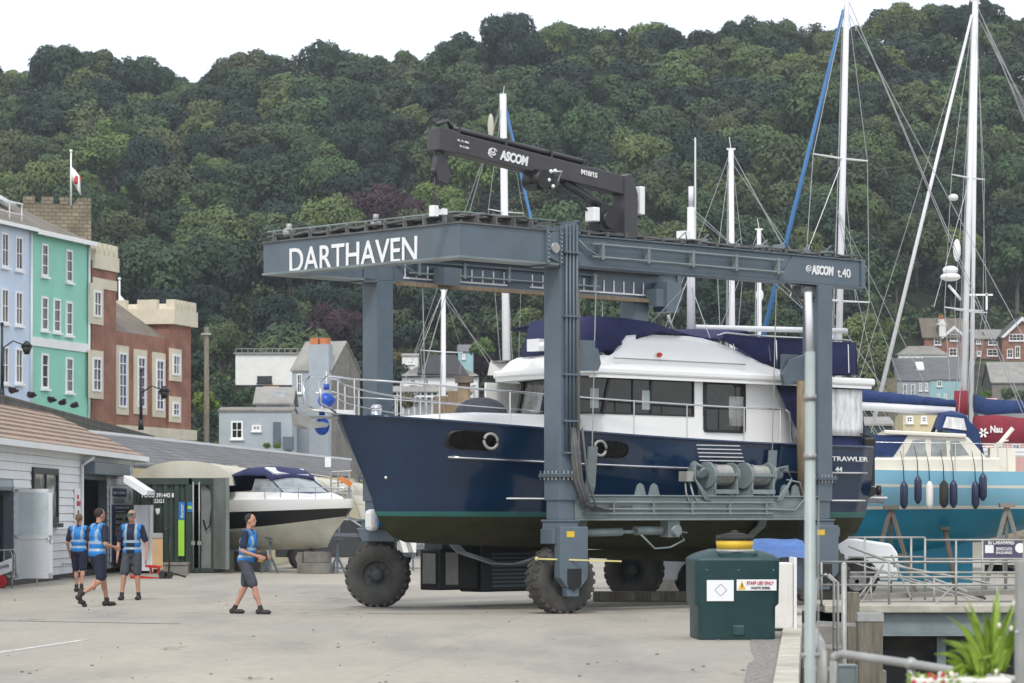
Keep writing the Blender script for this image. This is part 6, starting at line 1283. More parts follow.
for s in (-1, 1):
    m = MB(); n = 16; xs = [4.95+i*(8.75-4.95)/n for i in range(n+1)]; m.loft([[(x, s*(1.72+.015*math.sin(x*7)), max(4.42, float(np.interp(x, [4.9, 5.5, 6.1, 6.6], [4.95, 4.75, 4.5, 4.42])))) for x in xs], [(x, s*1.7, 5.05-.012*abs(math.sin(x*1.8))) for x in xs]]); o = m.build('weather_cloth', 'navy_canvas', tr, fix=False); o.modifiers.new('s', 'SOLIDIFY').thickness = .018
m = MB(); m.loft([[(8.78, -1.72, 4.42), (8.78, 1.72, 4.42)], [(8.75, -1.7, 5.04), (8.75, 1.7, 5.04)]]); o = m.build('weather_cloth', 'navy_canvas', tr, fix=False); o.modifiers.new('s', 'SOLIDIFY').thickness = .018
# cockpit enclosure
m = MB(); m.poly([(6.35, -1.74, 4.15), (7.1, -1.76, 4.15), (7.15, -1.9, 3.05), (6.9, -2.0, 2.4), (6.75, -2.1, 3.0)]); m.poly([(7.75, -1.8, 3.1), (8.95, -1.8, 3.1), (8.75, -1.78, 4.16), (7.6, -1.78, 4.16)]); m.poly([(8.95, -1.8, 2.9), (8.95, 1.8, 2.9), (8.75, 1.78, 4.16), (8.75, -1.78, 4.16)]); m.poly([(7.05, -1.83, 2.85), (8.95, -1.83, 2.85), (8.95, -1.8, 3.2), (7.05, -1.8, 3.2)])
ce = m.build('cockpit_canvas', 'navy_canvas', tr, fix=False); ce.modifiers.new('s', 'SOLIDIFY').thickness = .02
m = MB(); rows = []
for i in range(7):
    t = i/6; rows.append([(7.55+t*(.1)+j*(1.1-.0)/8*(1+.08*(1-t)), -1.86+.015*math.sin(j*2.1+t*3), 3.22+.9*t) for j in range(9)])
m.loft(rows); o = m.build('clear_panel', 'clear_plastic', ce, fix=False); o.modifiers.new('s', 'SOLIDIFY').thickness = .03
m = MB(); m.poly([(5.95, -2.13, 3.0), (7.05, -2.16, 3.0), (7.05, -2.16, 2.03), (6.9, -2.12, 2.03)]); 
m.b.free()
# guard rails
def rail(m, xs, lev, h, yoff=-.08, s=-1): return [sheer_pt(x, TX, TL[-1], wf, s, yoff)+Vector((0, 0, h)) for x in xs]
def bowh(x): return float(np.interp(x, [-2.9, -1, 2, 6.3], [.62, .6, .62, .66]))
for s in (-1, 1):
    xs = [-2.85+i*.35 for i in range(27)]; top = [sheer_pt(x, TX, TL[-1], wf, s, -.08)+Vector((0, 0, bowh(x))) for x in xs]
    front = [Vector((-3.35, s*.22, 3.98)), Vector((-3.5, s*.22, 3.85))]
    m = MB(); m.tube([Vector((-3.2, s*.2, 3.45)), Vector((-3.55, s*.22, 3.6)), Vector((-3.58, s*.22, 3.95)), Vector((-3.4, s*.24, 4.07))]+top, .019, 6)
    mid = [sheer_pt(x, TX, TL[-1], wf, s, -.08)+Vector((0, 0, bowh(x)*.5)) for x in xs[:10]]; m.tube([Vector((-3.3, s*.22, 3.8))]+mid, .012, 6)
    last = top[-1]; m.tube([last, last+Vector((.12, 0, -.05)), last+Vector((.18, 0, -.6))], .019, 6)
    for x in (-2.8, -2.2, -1.6, -.35, .95, 2.3, 3.6, 5.1, 6.1): q_ = sheer_pt(x, TX, TL[-1], wf, s, -.08); m.cone(q_, q_+Vector((0, 0, bowh(x))), .015, n=6)
    m.build('guard_rail', 'chrome', tr)
m = MB(); m.prism([(-2.7, 3.42), (-3.62, 3.47), (-3.7, 3.5), (-2.7, 3.5)], -.12, .12, 'y'); m.build('bow_roller', 'gelcoat', tr)
m = MB(); m.bar((-3.0, 0, 3.36), (-3.85, 0, 3.36), .05); m.prism([(-3.95, 3.4), (-3.9, 3.22), (-3.7, 3.16), (-3.3, 3.2), (-3.25, 3.26), (-3.6, 3.3)], -.09, .09, 'y'); m.build('anchor', 'galv', tr)
m = MB(); m.cone((-2.2, -.1, 3.3), (-2.2, -.1, 3.5), .09); m.ell((-2.2, -.1, 3.55), .1, .1, .07); m.build('windlass', 'chrome', tr)
m = MB(); m.ell((.55, .2, 3.5), .42, .55, .32); m.build('hatch_cover', 'short_grey', tr)
m = MB(); mx0 = 5.87; m.cone((mx0, 0, 4.4), (mx0, 0, 7.6), .085, .075, 12); m.cone((mx0, 0, 7.6), (mx0, 0, 8.0), .05); m.cone((mx0+.12, 0, 7.0), (mx0+.12, 0, 8.95), .018, n=6); ms = m.build('mast', 'mast_white', tr)
for z, a, b_ in ((6.85, .22, .09),): m = MB(); m.ell((mx0-.25, 0, z), .26, .26, .07); m.ell((mx0+.2, 0, z-.02), .26, .2, .06); m.box(mx0-.3, mx0-.12, -.1, .1, z+.02, z+.28); m.build('radar', 'white_paint', ms)
m = MB(); m.cone((mx0+.1, 0, 5.3), (mx0+4.6, 0, 5.42), .055, n=10); m.cone((mx0+4.2, 0, 5.4), (mx0+3.9, -.1, 4.8), .02); m.cone((mx0+4.2, 0, 5.4), (mx0+4.5, .1, 4.8), .02); m.build('boom', 'mast_white', ms)
m = MB(); [m.cone(a, b_, .008, n=4) for a, b_ in (((mx0, 0, 6.4), (3.6, -1.5, 4.95)), ((mx0, 0, 6.2), (mx0-.6, 1.0, 5.0)), ((mx0, 0, 7.5), (mx0+4.4, 0, 5.42)), ((mx0, 0, 6.1), (4.8, -1.5, 4.95)), ((mx0, 0, 7.6), (8.6, -1.5, 5.0)))]; m.cone((3.75, -1.55, 5.0), (3.6, -1.55, 5.35), .03); m.build('stay', 'wire', ms)
# blue ball fenders and outboard at the bow / stern
for (x, z, lab, a) in ((-3.2, 3.66, 'royal blue round fender above the anchor of the navy yacht', 0), (-3.3, 3.22, 'royal blue round fender hanging under the anchor of the navy yacht', 1)):
    w_ = B.world(x, .05, z); e = empty('ball_fender', w_, 0, lab, 'fender', 'blue ball fenders at the bow'); m = MB(); m.ell((0, 0, 0), .15 if not a else .13, None, .13 if not a else .16); m.cone((0, 0, .18), (0, 0, .28), .05); m.build('ball', 'fender_royal', e)
    m = MB(); m.cone((0, 0, .2), (0, .02, .5), .012, n=5); m.build('rope', 'white_tube', e)
w_ = B.world(8.85, -2.0, 3.0); e = empty('outboard_motor', w_, 0, 'small black outboard motor clamped at the stern corner of the navy yacht', 'outboard'); m = MB(); m.box(-.16, .08, -.08, .1, .0, .2); m.build('cowl', 'black', e, bevel=.04); m = MB(); m.box(-.04, .06, -.05, .05, -.75, 0); m.prism([(-.02, -.75), (.16, -.8), (.18, -.86), (-.05, -.98)], -.03, .03, 'y'); m.cone((.1, 0, -.83), (.18, 0, -.83), .1, n=8); m.tube([(0, 0, .2), (-.25, 0, .28), (-.35, 0, .25)], .02); m.build('leg', 'black', e)
# ================================================================ YACHTS
def rig(e, mx, zb, zt, lean, r, x_fore=None, x_aft=None, beam=1.4, spreaders=(), fore_z=2.8, furl=None, furl_r=.09, ylat=0, aft_z=2.7, extra=True):
    top = Vector((mx+lean, ylat, zt)); base = Vector((mx, ylat, zb))
    m = MB(); m.cone(base, top, r, r*.8, 12); m.box(top.x-.12, top.x+.12, ylat-.03, ylat+.03, zt, zt+.05); m.cone(top, top+Vector((.05, 0, .35)), .012, n=5); ms = m.build('mast', 'mast_white', e)
    at = lambda z: base.lerp(top, (z-zb)/(zt-zb))
    m = MB(); lines = []; prev = [Vector((mx+.2, ylat-beam, zb-1.3)), Vector((mx+.2, ylat+beam, zb-1.3))]
    for z, w_ in spreaders:
        c = at(z)
        for i, s in enumerate((-1, 1)):
            t = c+Vector((.06*w_+s*w_*.66, s*w_*.75, .03)); m.cone(c, t, .028, .018, 6); lines.append((prev[i], t)); lines.append((c, prev[i]+Vector((.3, 0, 0)))); prev[i] = t
    if spreaders: m.build('spreader', 'mast_white', ms)
    else: m.b.free()
    for i in range(2): lines.append((prev[i], top))
    if x_fore is not None: lines.append((Vector((x_fore, ylat, fore_z)), top))
    if x_aft is not None: lines += [(Vector((x_aft, ylat-.4, aft_z)), top), (Vector((x_aft, ylat+.4, aft_z)), top), (Vector((x_aft-.8, ylat, zb+.4)), top-Vector((0, 0, .3)))]
    if extra: lines += [(base+Vector((.14, .1, 0)), top+Vector((.1, 0, -.4))), (base+Vector((.2, -.25, -.2)), top+Vector((.1, 0, -1.5)))]
    m = MB(); [m.cone(a, b, .0085, n=4) for a, b in lines]; m.build('rigging', 'wire', e)
    if furl: m = MB(); a, b = Vector((x_fore, ylat, fore_z)), top; m.cone(a.lerp(b, .02), a.lerp(b, .97), furl_r, furl_r*.6, 10); m.build('furled_sail', furl, e)
    return ms, at
def yacht(name, loc, rz, L, Bm, zs, hullm, lab, keel=True, cabin=True, group=None, zk=.2, stripe='cream_gel', bootm=None, belly=0):
    e = empty(name, loc, rz, lab, 'yacht', group); wf = lambda u: u**2; zb = zs+.35
    bt = bootm or hullm; zw = zs-.85
    lv = [(zw-.1, zs-1.6, L*.86, .1, 2, .9, 0, .4, belly), (zw-.06, zs-1.35, L*.9, Bm*.25, 2, .9, 0, .5, belly*.8), (zw-.02, zw-.1, L*.93, Bm*.38, 2.2, .85, 0, .8, belly*.35), (zw+.05, zw-.05, L*.94, Bm*.42, 2.2, .85, 1, .8), (zw+.12, zw+.02, L*.95, Bm*.44, 2.3, .85, 2, .8), (zs-.36, zb-.42, L*.975, Bm*.485, 2.4, .8, 1, .82), (zs-.3, zb-.36, L*.98, Bm*.49, 2.5, .8, 2, .82), (zs, zb, L, Bm*.5, 2.6, .8, 2, .84)]
    hull('hull', 0, lv, 24, e, [bt, stripe, hullm], wf); deck('deck', 0, lv[-1], 24, .01, e, 'cream_gel', wf, .0)
    if keel: m = MB(); m.prism([(L*.17, zk), (L*.68, zk+.1), (L*.72, zs-1.2), (L*.17, zs-1.2)], -.14, .14, 'y'); m.build('keel', bt, e)
    if cabin:
        m = MB(); rg = lambda x, w_, z: [(x, -w_, zs+.0), (x, -w_*.88, zs+z), (x, w_*.88, zs+z), (x, w_, zs)]
        R_ = [rg(L*.3, Bm*.36, .5), rg(L*.6, Bm*.33, .45), rg(L*.8, Bm*.14, .1)]; m.loft(R_, smooth=False); m.poly(R_[0]); m.build('coachroof', 'cream_gel', e)
    m = MB(); pts = [sheer_pt(x, 0, lv[-1], wf, -1, -.05)+Vector((0, 0, .6)) for x in [L*.02+L*.96*i/10 for i in range(11)]]; pr = [Vector((p.x, -p.y, p.z)) for p in pts]
    m.tube(pts+pr[::-1], .01, 4); [m.cone(p, p-Vector((0, 0, .6)), .013, n=5) for p in pts+pr]; m.build('lifelines', 'chrome', e)
    return e, lv, wf
# turquoise yacht, bow to the left (hidden by the navy yacht), stern right
Yb = 64; s_ = F/Yb; bx = WX(1075, Yb); bz = 0
e, lv, wf = yacht('turquoise_yacht', (bx, Yb+1.5, 0), math.radians(176), 11.6, 3.5, 2.62, 'yacht_blue', 'turquoise sailing yacht with cream deckhouse and blue sprayhood standing on props at the right', cabin=False, bootm='yacht_teal', zk=.18, belly=.8)
L_ = lambda px, y=-1.7: None
fr = FR(bx, Yb+1.5, math.radians(176)); lx = lambda px, y=1.6: fr.x(px, y); lz = lambda px, py, y=1.6: fr.z(px, py, y)
# deck house (near side is +y)
yh = 1.3; m = MB()
pr = [(lx(872, yh), lz(872, 466, yh)), (lx(885, yh), lz(885, 452, yh)), (lx(903, yh), lz(903, 434, yh)), (lx(968, yh), lz(968, 437, yh)), (lx(985, yh), lz(985, 456, yh)), (lx(990, yh), lz(990, 470, yh))]
m.prism(pr, -yh, yh, 'y'); m.box(lx(1000, yh), lx(872, yh)+1.5, -yh-.15, yh+.15, 2.5, lz(880, 458, yh)); m.build('deckhouse', 'cream_gel', e, bevel=.03)
m = MB(); m.prism([(lx(966, yh), lz(966, 434, yh)), (lx(884, yh), lz(884, 430, yh)), (lx(884, yh), lz(884, 434, yh)), (lx(966, yh), lz(966, 438, yh))], -yh-.1, yh+.08, 'y'); m.build('deckhouse_roof', 'cream_gel', e, bevel=.02)
m = MB()
for a in [[(905, 456), (913, 440), (925, 439), (926, 456)], [(931, 456), (931, 439), (946, 440), (947, 456)], [(951, 456), (950, 441), (959, 441), (969, 455)]]:
    m.prism([(lx(p_, yh), lz(p_, q_, yh)) for p_, q_ in a], yh+.0, yh+.012, 'y')
m.build('side_window', 'glass_light', e)
m = MB(); m.prism([(lx(869, yh), lz(869, 457, yh)), (lx(872, yh), lz(872, 435, yh)), (lx(908, yh), lz(908, 435, yh)), (lx(893, yh), lz(893, 457, yh))], yh-.02, yh+.016, 'y'); m.build('blue_window_cover', 'blue_canvas', e)
m = MB(); hd = []
for i, (px, py) in enumerate([(938, 428), (943, 414), (955, 412), (966, 415), (975, 428), (983, 450)]):
    x = lx(px, 1.0); z = lz(px, py, 1.0); hd.append([(x, 1.15, z-.28), (x, .95, z-.04), (x, 0, z+.05), (x, -.95, z-.04), (x, -1.15, z-.28)])
m.loft(hd); m.poly([(lx(964, 1), 1.18, lz(964, 416)), (lx(978, 1), 1.18, lz(978, 430)), (lx(984, 1), 1.2, lz(984, 457)), (lx(972, 1), 1.2, lz(972, 448)), (lx(966, 1), 1.18, lz(966, 434))]); m.poly([(lx(944, 1), 1.16, lz(944, 414)), (lx(966, 1), 1.16, lz(966, 415)), (lx(968, 1), 1.17, lz(968, 436)), (lx(938, 1), 1.17, lz(938, 428))]); o = m.build('sprayhood', 'blue_canvas', e, fix=False); o.modifiers.new('s', 'SOLIDIFY').thickness = .02
m = MB(); m.poly([(lx(946, 1), 1.2, lz(946, 416)), (lx(963, 1), 1.2, lz(963, 418)), (lx(966, 1), 1.2, lz(966, 430)), (lx(942, 1), 1.2, lz(942, 427))]); o2 = m.build('clear_panel', 'clear_plastic', o, fix=False); o2.modifiers.new('s', 'SOLIDIFY').thickness = .02
mx = lx(836, 0); ms, at = rig(e, mx, 2.7, WZ(-6, Yb+1.5), -.24, .08, x_fore=lx(738, 0), x_aft=.3, beam=1.5, spreaders=((WZ(300, Yb+1.5), 1.15), (WZ(157, Yb+1.5), .95)), fore_z=3.4, furl='blue_sail', furl_r=.068)
bz = lz(860, 399, 0); m = MB(); m.cone((mx-.1, 0, bz-.12), (lx(955, 0), 0, bz-.28), .1, n=12); bm = m.build('boom', 'mast_white', e)
m = MB(); N = 14; sec = []
for i in range(N+1):
    t = i/N; x = mx-.1+(lx(951, 0)-mx)*t; rr = .17*(1-t*.5)+.012*math.sin(i*2.3); zc = bz+.1-.22*t+.01; sec.append([(x, rr*.75*math.cos(a*PI/5), zc+rr*math.sin(a*PI/5)) for a in range(10)])
m.loft(sec, closed=True, cap=True); m.build('sail_cover', 'blue_canvas', bm)
m = MB(); m.tube([(lx(955, 0), 0, bz-.3), (lx(960, 0), 0, 3.4), (lx(961, 0), .2, 2.8)], .012, 4); [m.cone((mx, .1, 8.5), (lx(p_, 0), .05, bz+.1), .006, n=4) for p_ in (880, 905, 930)]; m.build('lazyjacks', 'wire', bm)
# stern gear
m = MB(); x = lx(1003, 1.2); m.box(x-.3, x+.25, .3, .9, 2.6, 3.15); m.tube([(x-.5, 1.2, 2.6), (x-.5, 1.2, 3.3), (x-1.6, 1.1, 3.35), (x-1.6, 1.1, 2.6)], .015); m.tube([(x+.1, 1.35, 2.7), (x+.15, 1.4, 3.25), (x-.1, 1.4, 3.3)], .02); m.cone((lx(985, 0), .2, 2.9), (lx(1012, 0), .2, 3.6), .05); m.build('cockpit_gear', 'cream_gel', e)
# fenders: seven
for i, (px, py, mt, r, lab) in enumerate([(904, 495, 'fender_blue', .085, 'navy fender on the turquoise hull, leftmost of the row'), (918, 490, 'fender_blue', .08, 'navy fender left of the white one on the turquoise hull'), (929.5, 495, 'pot', .08, 'white fender on the turquoise hull'), (944, 494, 'rubber', .1, 'dark grey thick fender, just right of the white one'), (953.5, 494, 'fender_blue', .085, 'navy fender touching the right side of the grey fender'), (975.5, 495, 'fender_blue', .085, 'navy fender, lower of the right hand pair on the turquoise hull'), (983, 487, 'fender_blue', .085, 'navy fender, higher one at the right end of the row')]):
    yy = 1.86; P_ = fr.world(lx(px, yy), yy, lz(px, py, yy)); f = empty('fender', P_, 0, lab, 'fender', 'fenders along the turquoise hull')
    m = MB(); sec = [(0.02, -.3), (.04, -.285), (r, -.2), (r*1.02, 0), (r, .2), (.045, .27), (.02, .3)]; m.loft([[(a*math.cos(k*PI/6), a*math.sin(k*PI/6), z) for k in range(13)] for a, z in sec]); m.build('body', mt, f, fix=True)
    m = MB(); m.tube([(0, 0, .28), (0, .1, .62), (-.05, .2, .95)], .01, 4); m.build('rope', 'black', f)
# cradle props
for i, (pt, pb_, yy, lab) in enumerate([((891, 508), (890, 560), 1.9, 'rusty brown boat stand under the left end of the turquoise hull'), ((945, 528), (952, 600), 1.2, 'single leaning boat prop under the middle of the turquoise hull'), ((1007, 506), (1004, 575), 1.9, 'tall A shaped boat stand under the stern of the turquoise yacht')]):
    P_ = fr.world(lx(pt[0], yy), yy, 0); zt = lz(pt[0], pt[1], yy); f = empty('boat_stand', (P_.x, P_.y, 0), 0, lab, 'boat stand', 'boat stands under the turquoise yacht')
    m = MB()
    if i == 1: m.cone((.25, 0, 0), (0, 0, zt), .06, n=8); m.box(-.1, .1, -.1, .1, zt-.04, zt+.02)
    else: [m.bar((a, b, 0), (.0, 0, zt), .07) for a, b in ((-.55, -.3), (.5, -.3), (.05, .5))]; m.box(-.16, .16, -.12, .12, zt-.03, zt+.06); m.bar((-.3, -.16, zt*.45), (.28, -.16, zt*.45), .05)
    m.build('frame', 'bark' if i < 2 else 'conc_dark', f)
# other yachts behind
def backyacht(px_m, Y, py_top, lean_px, r, lab, L=9, hullm='gelcoat', spreaders=(), bow=-1, furl=None, name='sailing_yacht', fr_=.07, xf=None, fz=2.5):
    zt = WZ(py_top, Y); mxx = L*.58; rz = PI if bow < 0 else 0; xo = WX(px_m, Y)+(mxx if bow < 0 else -mxx)
    e, lv, wf = yacht(name, (xo, Y, 0), rz, L, 3.0, 2.1, hullm, lab, zk=.2)
    lean = WX(512+lean_px, Y)*(-1 if bow < 0 else 1); ms, at = rig(e, mxx, 2.5, zt, lean, r, x_fore=xf and mxx+xf or L*.98, x_aft=.2, beam=1.3, spreaders=[(WZ(q_, Y), w_) for q_, w_ in spreaders], fore_z=fz, furl=furl, furl_r=fr_)
    m = MB(); m.cone((mxx-.1, 0, 3.5), (1.2, 0, 3.45), .07, n=8); m.build('boom', 'mast_white', e)
    for i, (yy) in enumerate((-1.6, 1.6)): m = MB(); m.bar((L*.5, yy, 0), (L*.5, yy*.8, 1.4), .08); m.bar((L*.25, yy, 0), (L*.25, yy*.8, 1.3), .08); m.build('cradle_leg', 'steel', e)
    return e, ms, mxx
e, ms, mxx = backyacht(508, 112, 95, -5, .16, 'yacht with a silver mast and blue furled stay behind the crane boom', L=8, spreaders=((212, 1.0),), bow=1, furl='blue_sail', fr_=.08)
m = MB(); zt = WZ(95, 112); m.ell((mxx-.65, 0, zt-1.2), .12, .12, .5); m.build('rolled_bag', 'tarp_cream', ms)
e, ms, mxx = backyacht(733, 80, 150, -2, .09, 'yacht with a slim white mast just right of the radar mast', L=8.5, spreaders=((262, .6),))
e, ms, mxx = backyacht(760, 92, 230, -1, .08, 'small yacht with a short white mast left of the blue furled sail', L=8, spreaders=()); m = MB(); m.ell((mxx, -.12, WZ(295, 92)), .12, .1, .2); m.build('radar_reflector', 'white_paint', ms)
e, ms, mxx = backyacht(443.5, 120, 291, 0, .11, 'distant yacht with a thick pale mast above the trawler bow rail', L=9, spreaders=((352, 1.25),)); 
e, ms, mxx = backyacht(560, 118, 296, -1, .05, 'far yacht with a thin mast hidden behind the near hoist leg', L=8, spreaders=((395, .8),), bow=1)
# two big masts at the right: red based one and its blue covered neighbour
Y = 84; e, ms, mxx = backyacht(961, Y, 2, 14, .092, 'large yacht with a tall white mast wrapped red at its foot and red sail cover', L=12, hullm='cream_gel', spreaders=((310, 1.0), (178, .85)), bow=-1, furl='mast_white', fr_=.065, xf=2.55, fz=4.0)
zc = WZ(410, Y); m = MB(); m.cone((mxx, 0, WZ(415, Y)), (mxx+.0, 0, WZ(391, Y)), .2, n=12); m.build('red_mast_cover', 'red_canvas', ms)
m = MB(); sec = []
for i in range(12):
    t = i/11; x = mxx-.35-3.6*t; z1 = WZ(416, Y)+.05*math.sin(i); z0 = WZ(444, Y)+.0; w_ = .22; sec.append([(x, w_*math.cos(a*PI/5), (z0+z1)/2+(z1-z0)/2*math.sin(a*PI/5)) for a in range(10)])
m.loft(sec, closed=True, cap=True); sc_ = m.build('sail_cover', 'red_canvas', e)
text('lettering', 'Nau', WX(1002, Y)-WX(990, Y), .2, 'white_paint', sc_, (mxx-(WX(989, Y)-WX(961, Y)), .235, WZ(433, Y)), rot=(PI/2, 0, PI), bold=.03)
m = MB(); cxs = mxx-(WX(982, Y)-WX(961, Y)); [m.bar((cxs-.14*math.cos(a), .24, WZ(433, Y)-.14*math.sin(a)), (cxs+.14*math.cos(a), .24, WZ(433, Y)+.14*math.sin(a)), .05, .02, up=(0, 1, 0)) for a in (0, PI/3, 2*PI/3)]; m.build('star_mark', 'white_paint', sc_)
m = MB(); m.ell((mxx+.3, 0, WZ(277, Y)), .29, .29, .12); m.ell((mxx+.3, 0, WZ(270, Y)), .22, .22, .12); m.cone((mxx+.35, 0, WZ(285, Y)), (mxx, 0, WZ(300, Y)), .04); m.ell((mxx+.1, -.1, WZ(250, Y)), .11, .11, .32); m.ell((mxx+.2, -.1, WZ(197, Y)), .14, .14, .1); m.build('radar', 'white_paint', ms)
m = MB(); m.box(mxx-.75, mxx-.7, -.03, .03, WZ(310, Y), WZ(293, Y)); m.box(mxx-.9, mxx-.2, -.03, .03, WZ(295, Y)-.02, WZ(295, Y)+.03); m.build('aerial_bracket', 'white_paint', ms)
Y = 90; e, ms, mxx = backyacht(970.5, Y, 4, 6, .07, 'yacht with a blue sail cover and slim mast beside the red based one', L=11, spreaders=((312, .9),), bow=-1)
m = MB(); sec = []
for i in range(12):
    t = i/11; x = mxx-.1-4.2*t; rr = .2+.3*max(0, .3-t); zc = WZ(407, Y); sec.append([(x, rr*.6*math.cos(a*PI/5), zc+rr*math.sin(a*PI/5)+(.12 if i == 0 else 0)) for a in range(10)])
m.loft(sec, closed=True, cap=True); m.build('sail_cover', 'blue_canvas', e)
# ================================================================ TANK AND NEAR THINGS
Y = F*EYE/(640-HY); cxp = 732; e = empty('waste_tank', (WX(cxp, Y+.6), Y+.6, 0), math.radians(3), 'dark green plastic waste oil tank with yellow and black filler cap and white notices', 'tank')
k = Y/F; X = lambda p_: (p_-cxp)*k; Z = lambda q_: EYE+(HY-q_)*k
def rr2(hx_, hy_, r=.1, n=4):
    pts = []
    for sx, sy, a0 in ((1, 1, 0), (-1, 1, PI/2), (-1, -1, PI), (1, -1, 1.5*PI)): pts += [(sx*(hx_-r)+r*math.cos(a0+i*PI/2/n), sy*(hy_-r)+r*math.sin(a0+i*PI/2/n)) for i in range(n+1)]
    return pts
m = MB(); hw = X(774.5)
rings = [[(x, y, z) for x, y in rr2(hw*s, .6*s2, .09)] for z, s, s2 in ((0, .905, .95), (.02, .915, .96), (Z(607), .92, .965), (Z(604), .995, 1), (Z(561.5), 1.01, 1.01), (Z(560), 1.015, 1.02), (Z(558), .985, .98), (Z(555), .88, .88), (Z(552), .7, .7), (Z(549.5), .5, .55), (Z(549), .1, .1))]
m.loft(rings, closed=True, cap=True); tk = m.build('shell', 'tank_green', e)
m = MB(); m.box(-hw*.12, hw*.18, -.6, -.55, Z(636), Z(625)); m.build('recess_panel', 'tank_green', e, bevel=.02)
m = MB(); m.prism([(X(713), Z(556)), (X(713), Z(551)), (X(723), Z(553)), (X(726), Z(558)), (X(740), Z(558)), (X(743), Z(553)), (X(753), Z(551)), (X(753), Z(556)), (X(752.5), Z(545)), (X(713.5), Z(545))][:0] or [(X(713.5), Z(556)), (X(726), Z(559)), (X(740), Z(559)), (X(753), Z(556)), (X(752.5), Z(551.5)), (X(713.5), Z(551.5))], -.56, .1, 'y'); m.build('filler_base', 'tank_green', e, bevel=.02)
m = MB(); m.cone((0, -.28, Z(552)), (0, -.28, Z(549.5)), X(752)+.02, X(751.5), 24); m.build('pale_ring', 'galv', e)
m = MB(); m.cone((0, -.28, Z(549.4)), (0, -.28, Z(540.5)), X(750), X(751), 24); m.build('yellow_band', 'yellow', e)
m = MB(); m.cone((0, -.28, Z(540.5)), (0, -.28, Z(535.5)), X(751.5), X(750.5), 24); m.cone((0, -.28, Z(535.5)), (0, -.28, Z(533)), X(750.5), X(738), 24); m.ell((0, -.28, Z(532.5)), .06, .06, .03); m.build('black_lid', 'rubber', e)
m = MB(); m.box(X(701), X(728), -.618, -.612, Z(601), Z(580)); nt_ = m.build('notice_sheet', 'white_paint', e); m = MB(); m.bar((X(709), -.62, Z(590)), (X(715), -.62, Z(584)), .006, .002, up=(0, 1, 0)); m.bar((X(715), -.62, Z(584)), (X(721), -.62, Z(590)), .006, .002, up=(0, 1, 0)); m.bar((X(721), -.62, Z(590)), (X(715), -.62, Z(596)), .006, .002, up=(0, 1, 0)); m.bar((X(715), -.62, Z(596)), (X(709), -.62, Z(590)), .006, .002, up=(0, 1, 0)); m.build('diamond_mark', 'glass_light', nt_)
m = MB(); m.box(X(731), X(771), -.618, -.612, Z(590.5), Z(579.5)); nb = m.build('warning_label', 'white_paint', e)
text('lettering', 'STAFF USE ONLY', X(768)-X(741), Z(581)-Z(584.3), 'petal_red', nb, (X(741), -.62, Z(584.5)), bold=.0); text('lettering', 'WASTE DIESEL', X(765)-X(745), Z(586.5)-Z(588.6), 'black', nb, (X(745), -.62, Z(588.8)))
m = MB(); m.prism([(X(732.5), Z(589.5)), (X(740), Z(589.5)), (X(736.2), Z(580.5))], -.622, -.619, 'y'); tw = m.build('warning_triangle', 'yellow', nb); m = MB(); m.box(X(735.8), X(736.8), -.625, -.622, Z(587.5), Z(583.5)); m.build('mark', 'black', tw)
for p_ in (701, 733, 768): m = MB(); m.ell((X(p_), -.615, Z(570)), .008); m.build('bolt', 'chrome', e)
# white cabinet and blue covered trailer behind the tank
Y = 43.5; e = empty('white_cabinet', (WX(785, Y), Y, 0), 0, 'upright cream fridge-like cabinet beside the green tank on the quay edge', 'cabinet'); k = Y/F; h = WZ(563, Y)
m = MB(); m.box(-.2, .12, 0, .7, .04, h); m.build('body', 'pot', e, bevel=.015); m = MB(); m.box(.125, .17, -.05, .7, .04, h+.08); m.box(.0, .02, -.012, 0, .1, h-.05); m.build('door', 'white_paint', e, bevel=.01)
Y = 49; e = empty('covered_dinghy', (WX(773, Y), Y, 0), math.radians(4), 'small boat on the quay under a wrinkled blue tarpaulin behind the tank', 'boat'); X = lambda p_: WX(p_, Y)-WX(773, Y); Z = lambda q_: WZ(q_, Y)
m = MB(); secs = []
for i in range(13):
    t = i/12; x = X(738)+(X(800)-X(738))*t; zr = Z(539)-.008*math.sin(i*.8); secs.append([(x, -.7, Z(557)+.012*math.sin(i*.9)), (x, -.62, Z(546)), (x, -.3, zr-.03), (x, .3, zr), (x, .8, Z(546)), (x, .9, Z(558))])
m.loft(secs); m.poly(secs[0]); m.poly(secs[-1]); m.build('tarpaulin', 'tarp_blue', e)
m = MB(); m.box(X(742), X(797), -.6, .8, .5, Z(556)); m.build('hull', 'hull_grey', e); m = MB(); m.box(X(750), X(755), -.5, .7, 0, .5); m.box(X(785), X(790), -.5, .7, 0, .5); m.build('trestle', 'wood', e)
# timber kerb beam with pale marks, low wall behind, launch trolley behind the rear wheel
Y = 58; e = empty('timber_beam', (WX(640, Y), Y, 0), math.radians(2), 'long dark timber beam lying on the ground before the rear hoist wheel', 'beam'); m = MB(); m.box(WX(593, Y)-WX(640, Y), 3.0, -.15, .15, 0, .2); bb = m.build('timber', 'wood_pile', e, bevel=.015); m = MB(); [m.box(-.8+i*.5, -.62+i*.5, -.153, -.151, .02, .18) for i in range(7)]; m.build('pale_mark', 'conc_dark', bb)
Y = 64; e = empty('concrete_upstand', (WX(700, Y), Y, 0), 0, 'low plain grey concrete block wall behind the timber beam', 'wall'); m = MB(); m.box(WX(650, Y)-WX(700, Y), 2.2, 0, .4, 0, .48); m.build('block', 'conc_dark', e, bevel=.02)
Y = 70; e = empty('launching_trolley', (WX(655, Y), Y, 0), 0, 'small galvanised launching trolley with a red wheel behind the rear hoist wheel', 'trolley'); X = lambda p_: WX(p_, Y)-WX(655, Y); Z = lambda q_: WZ(q_, Y)
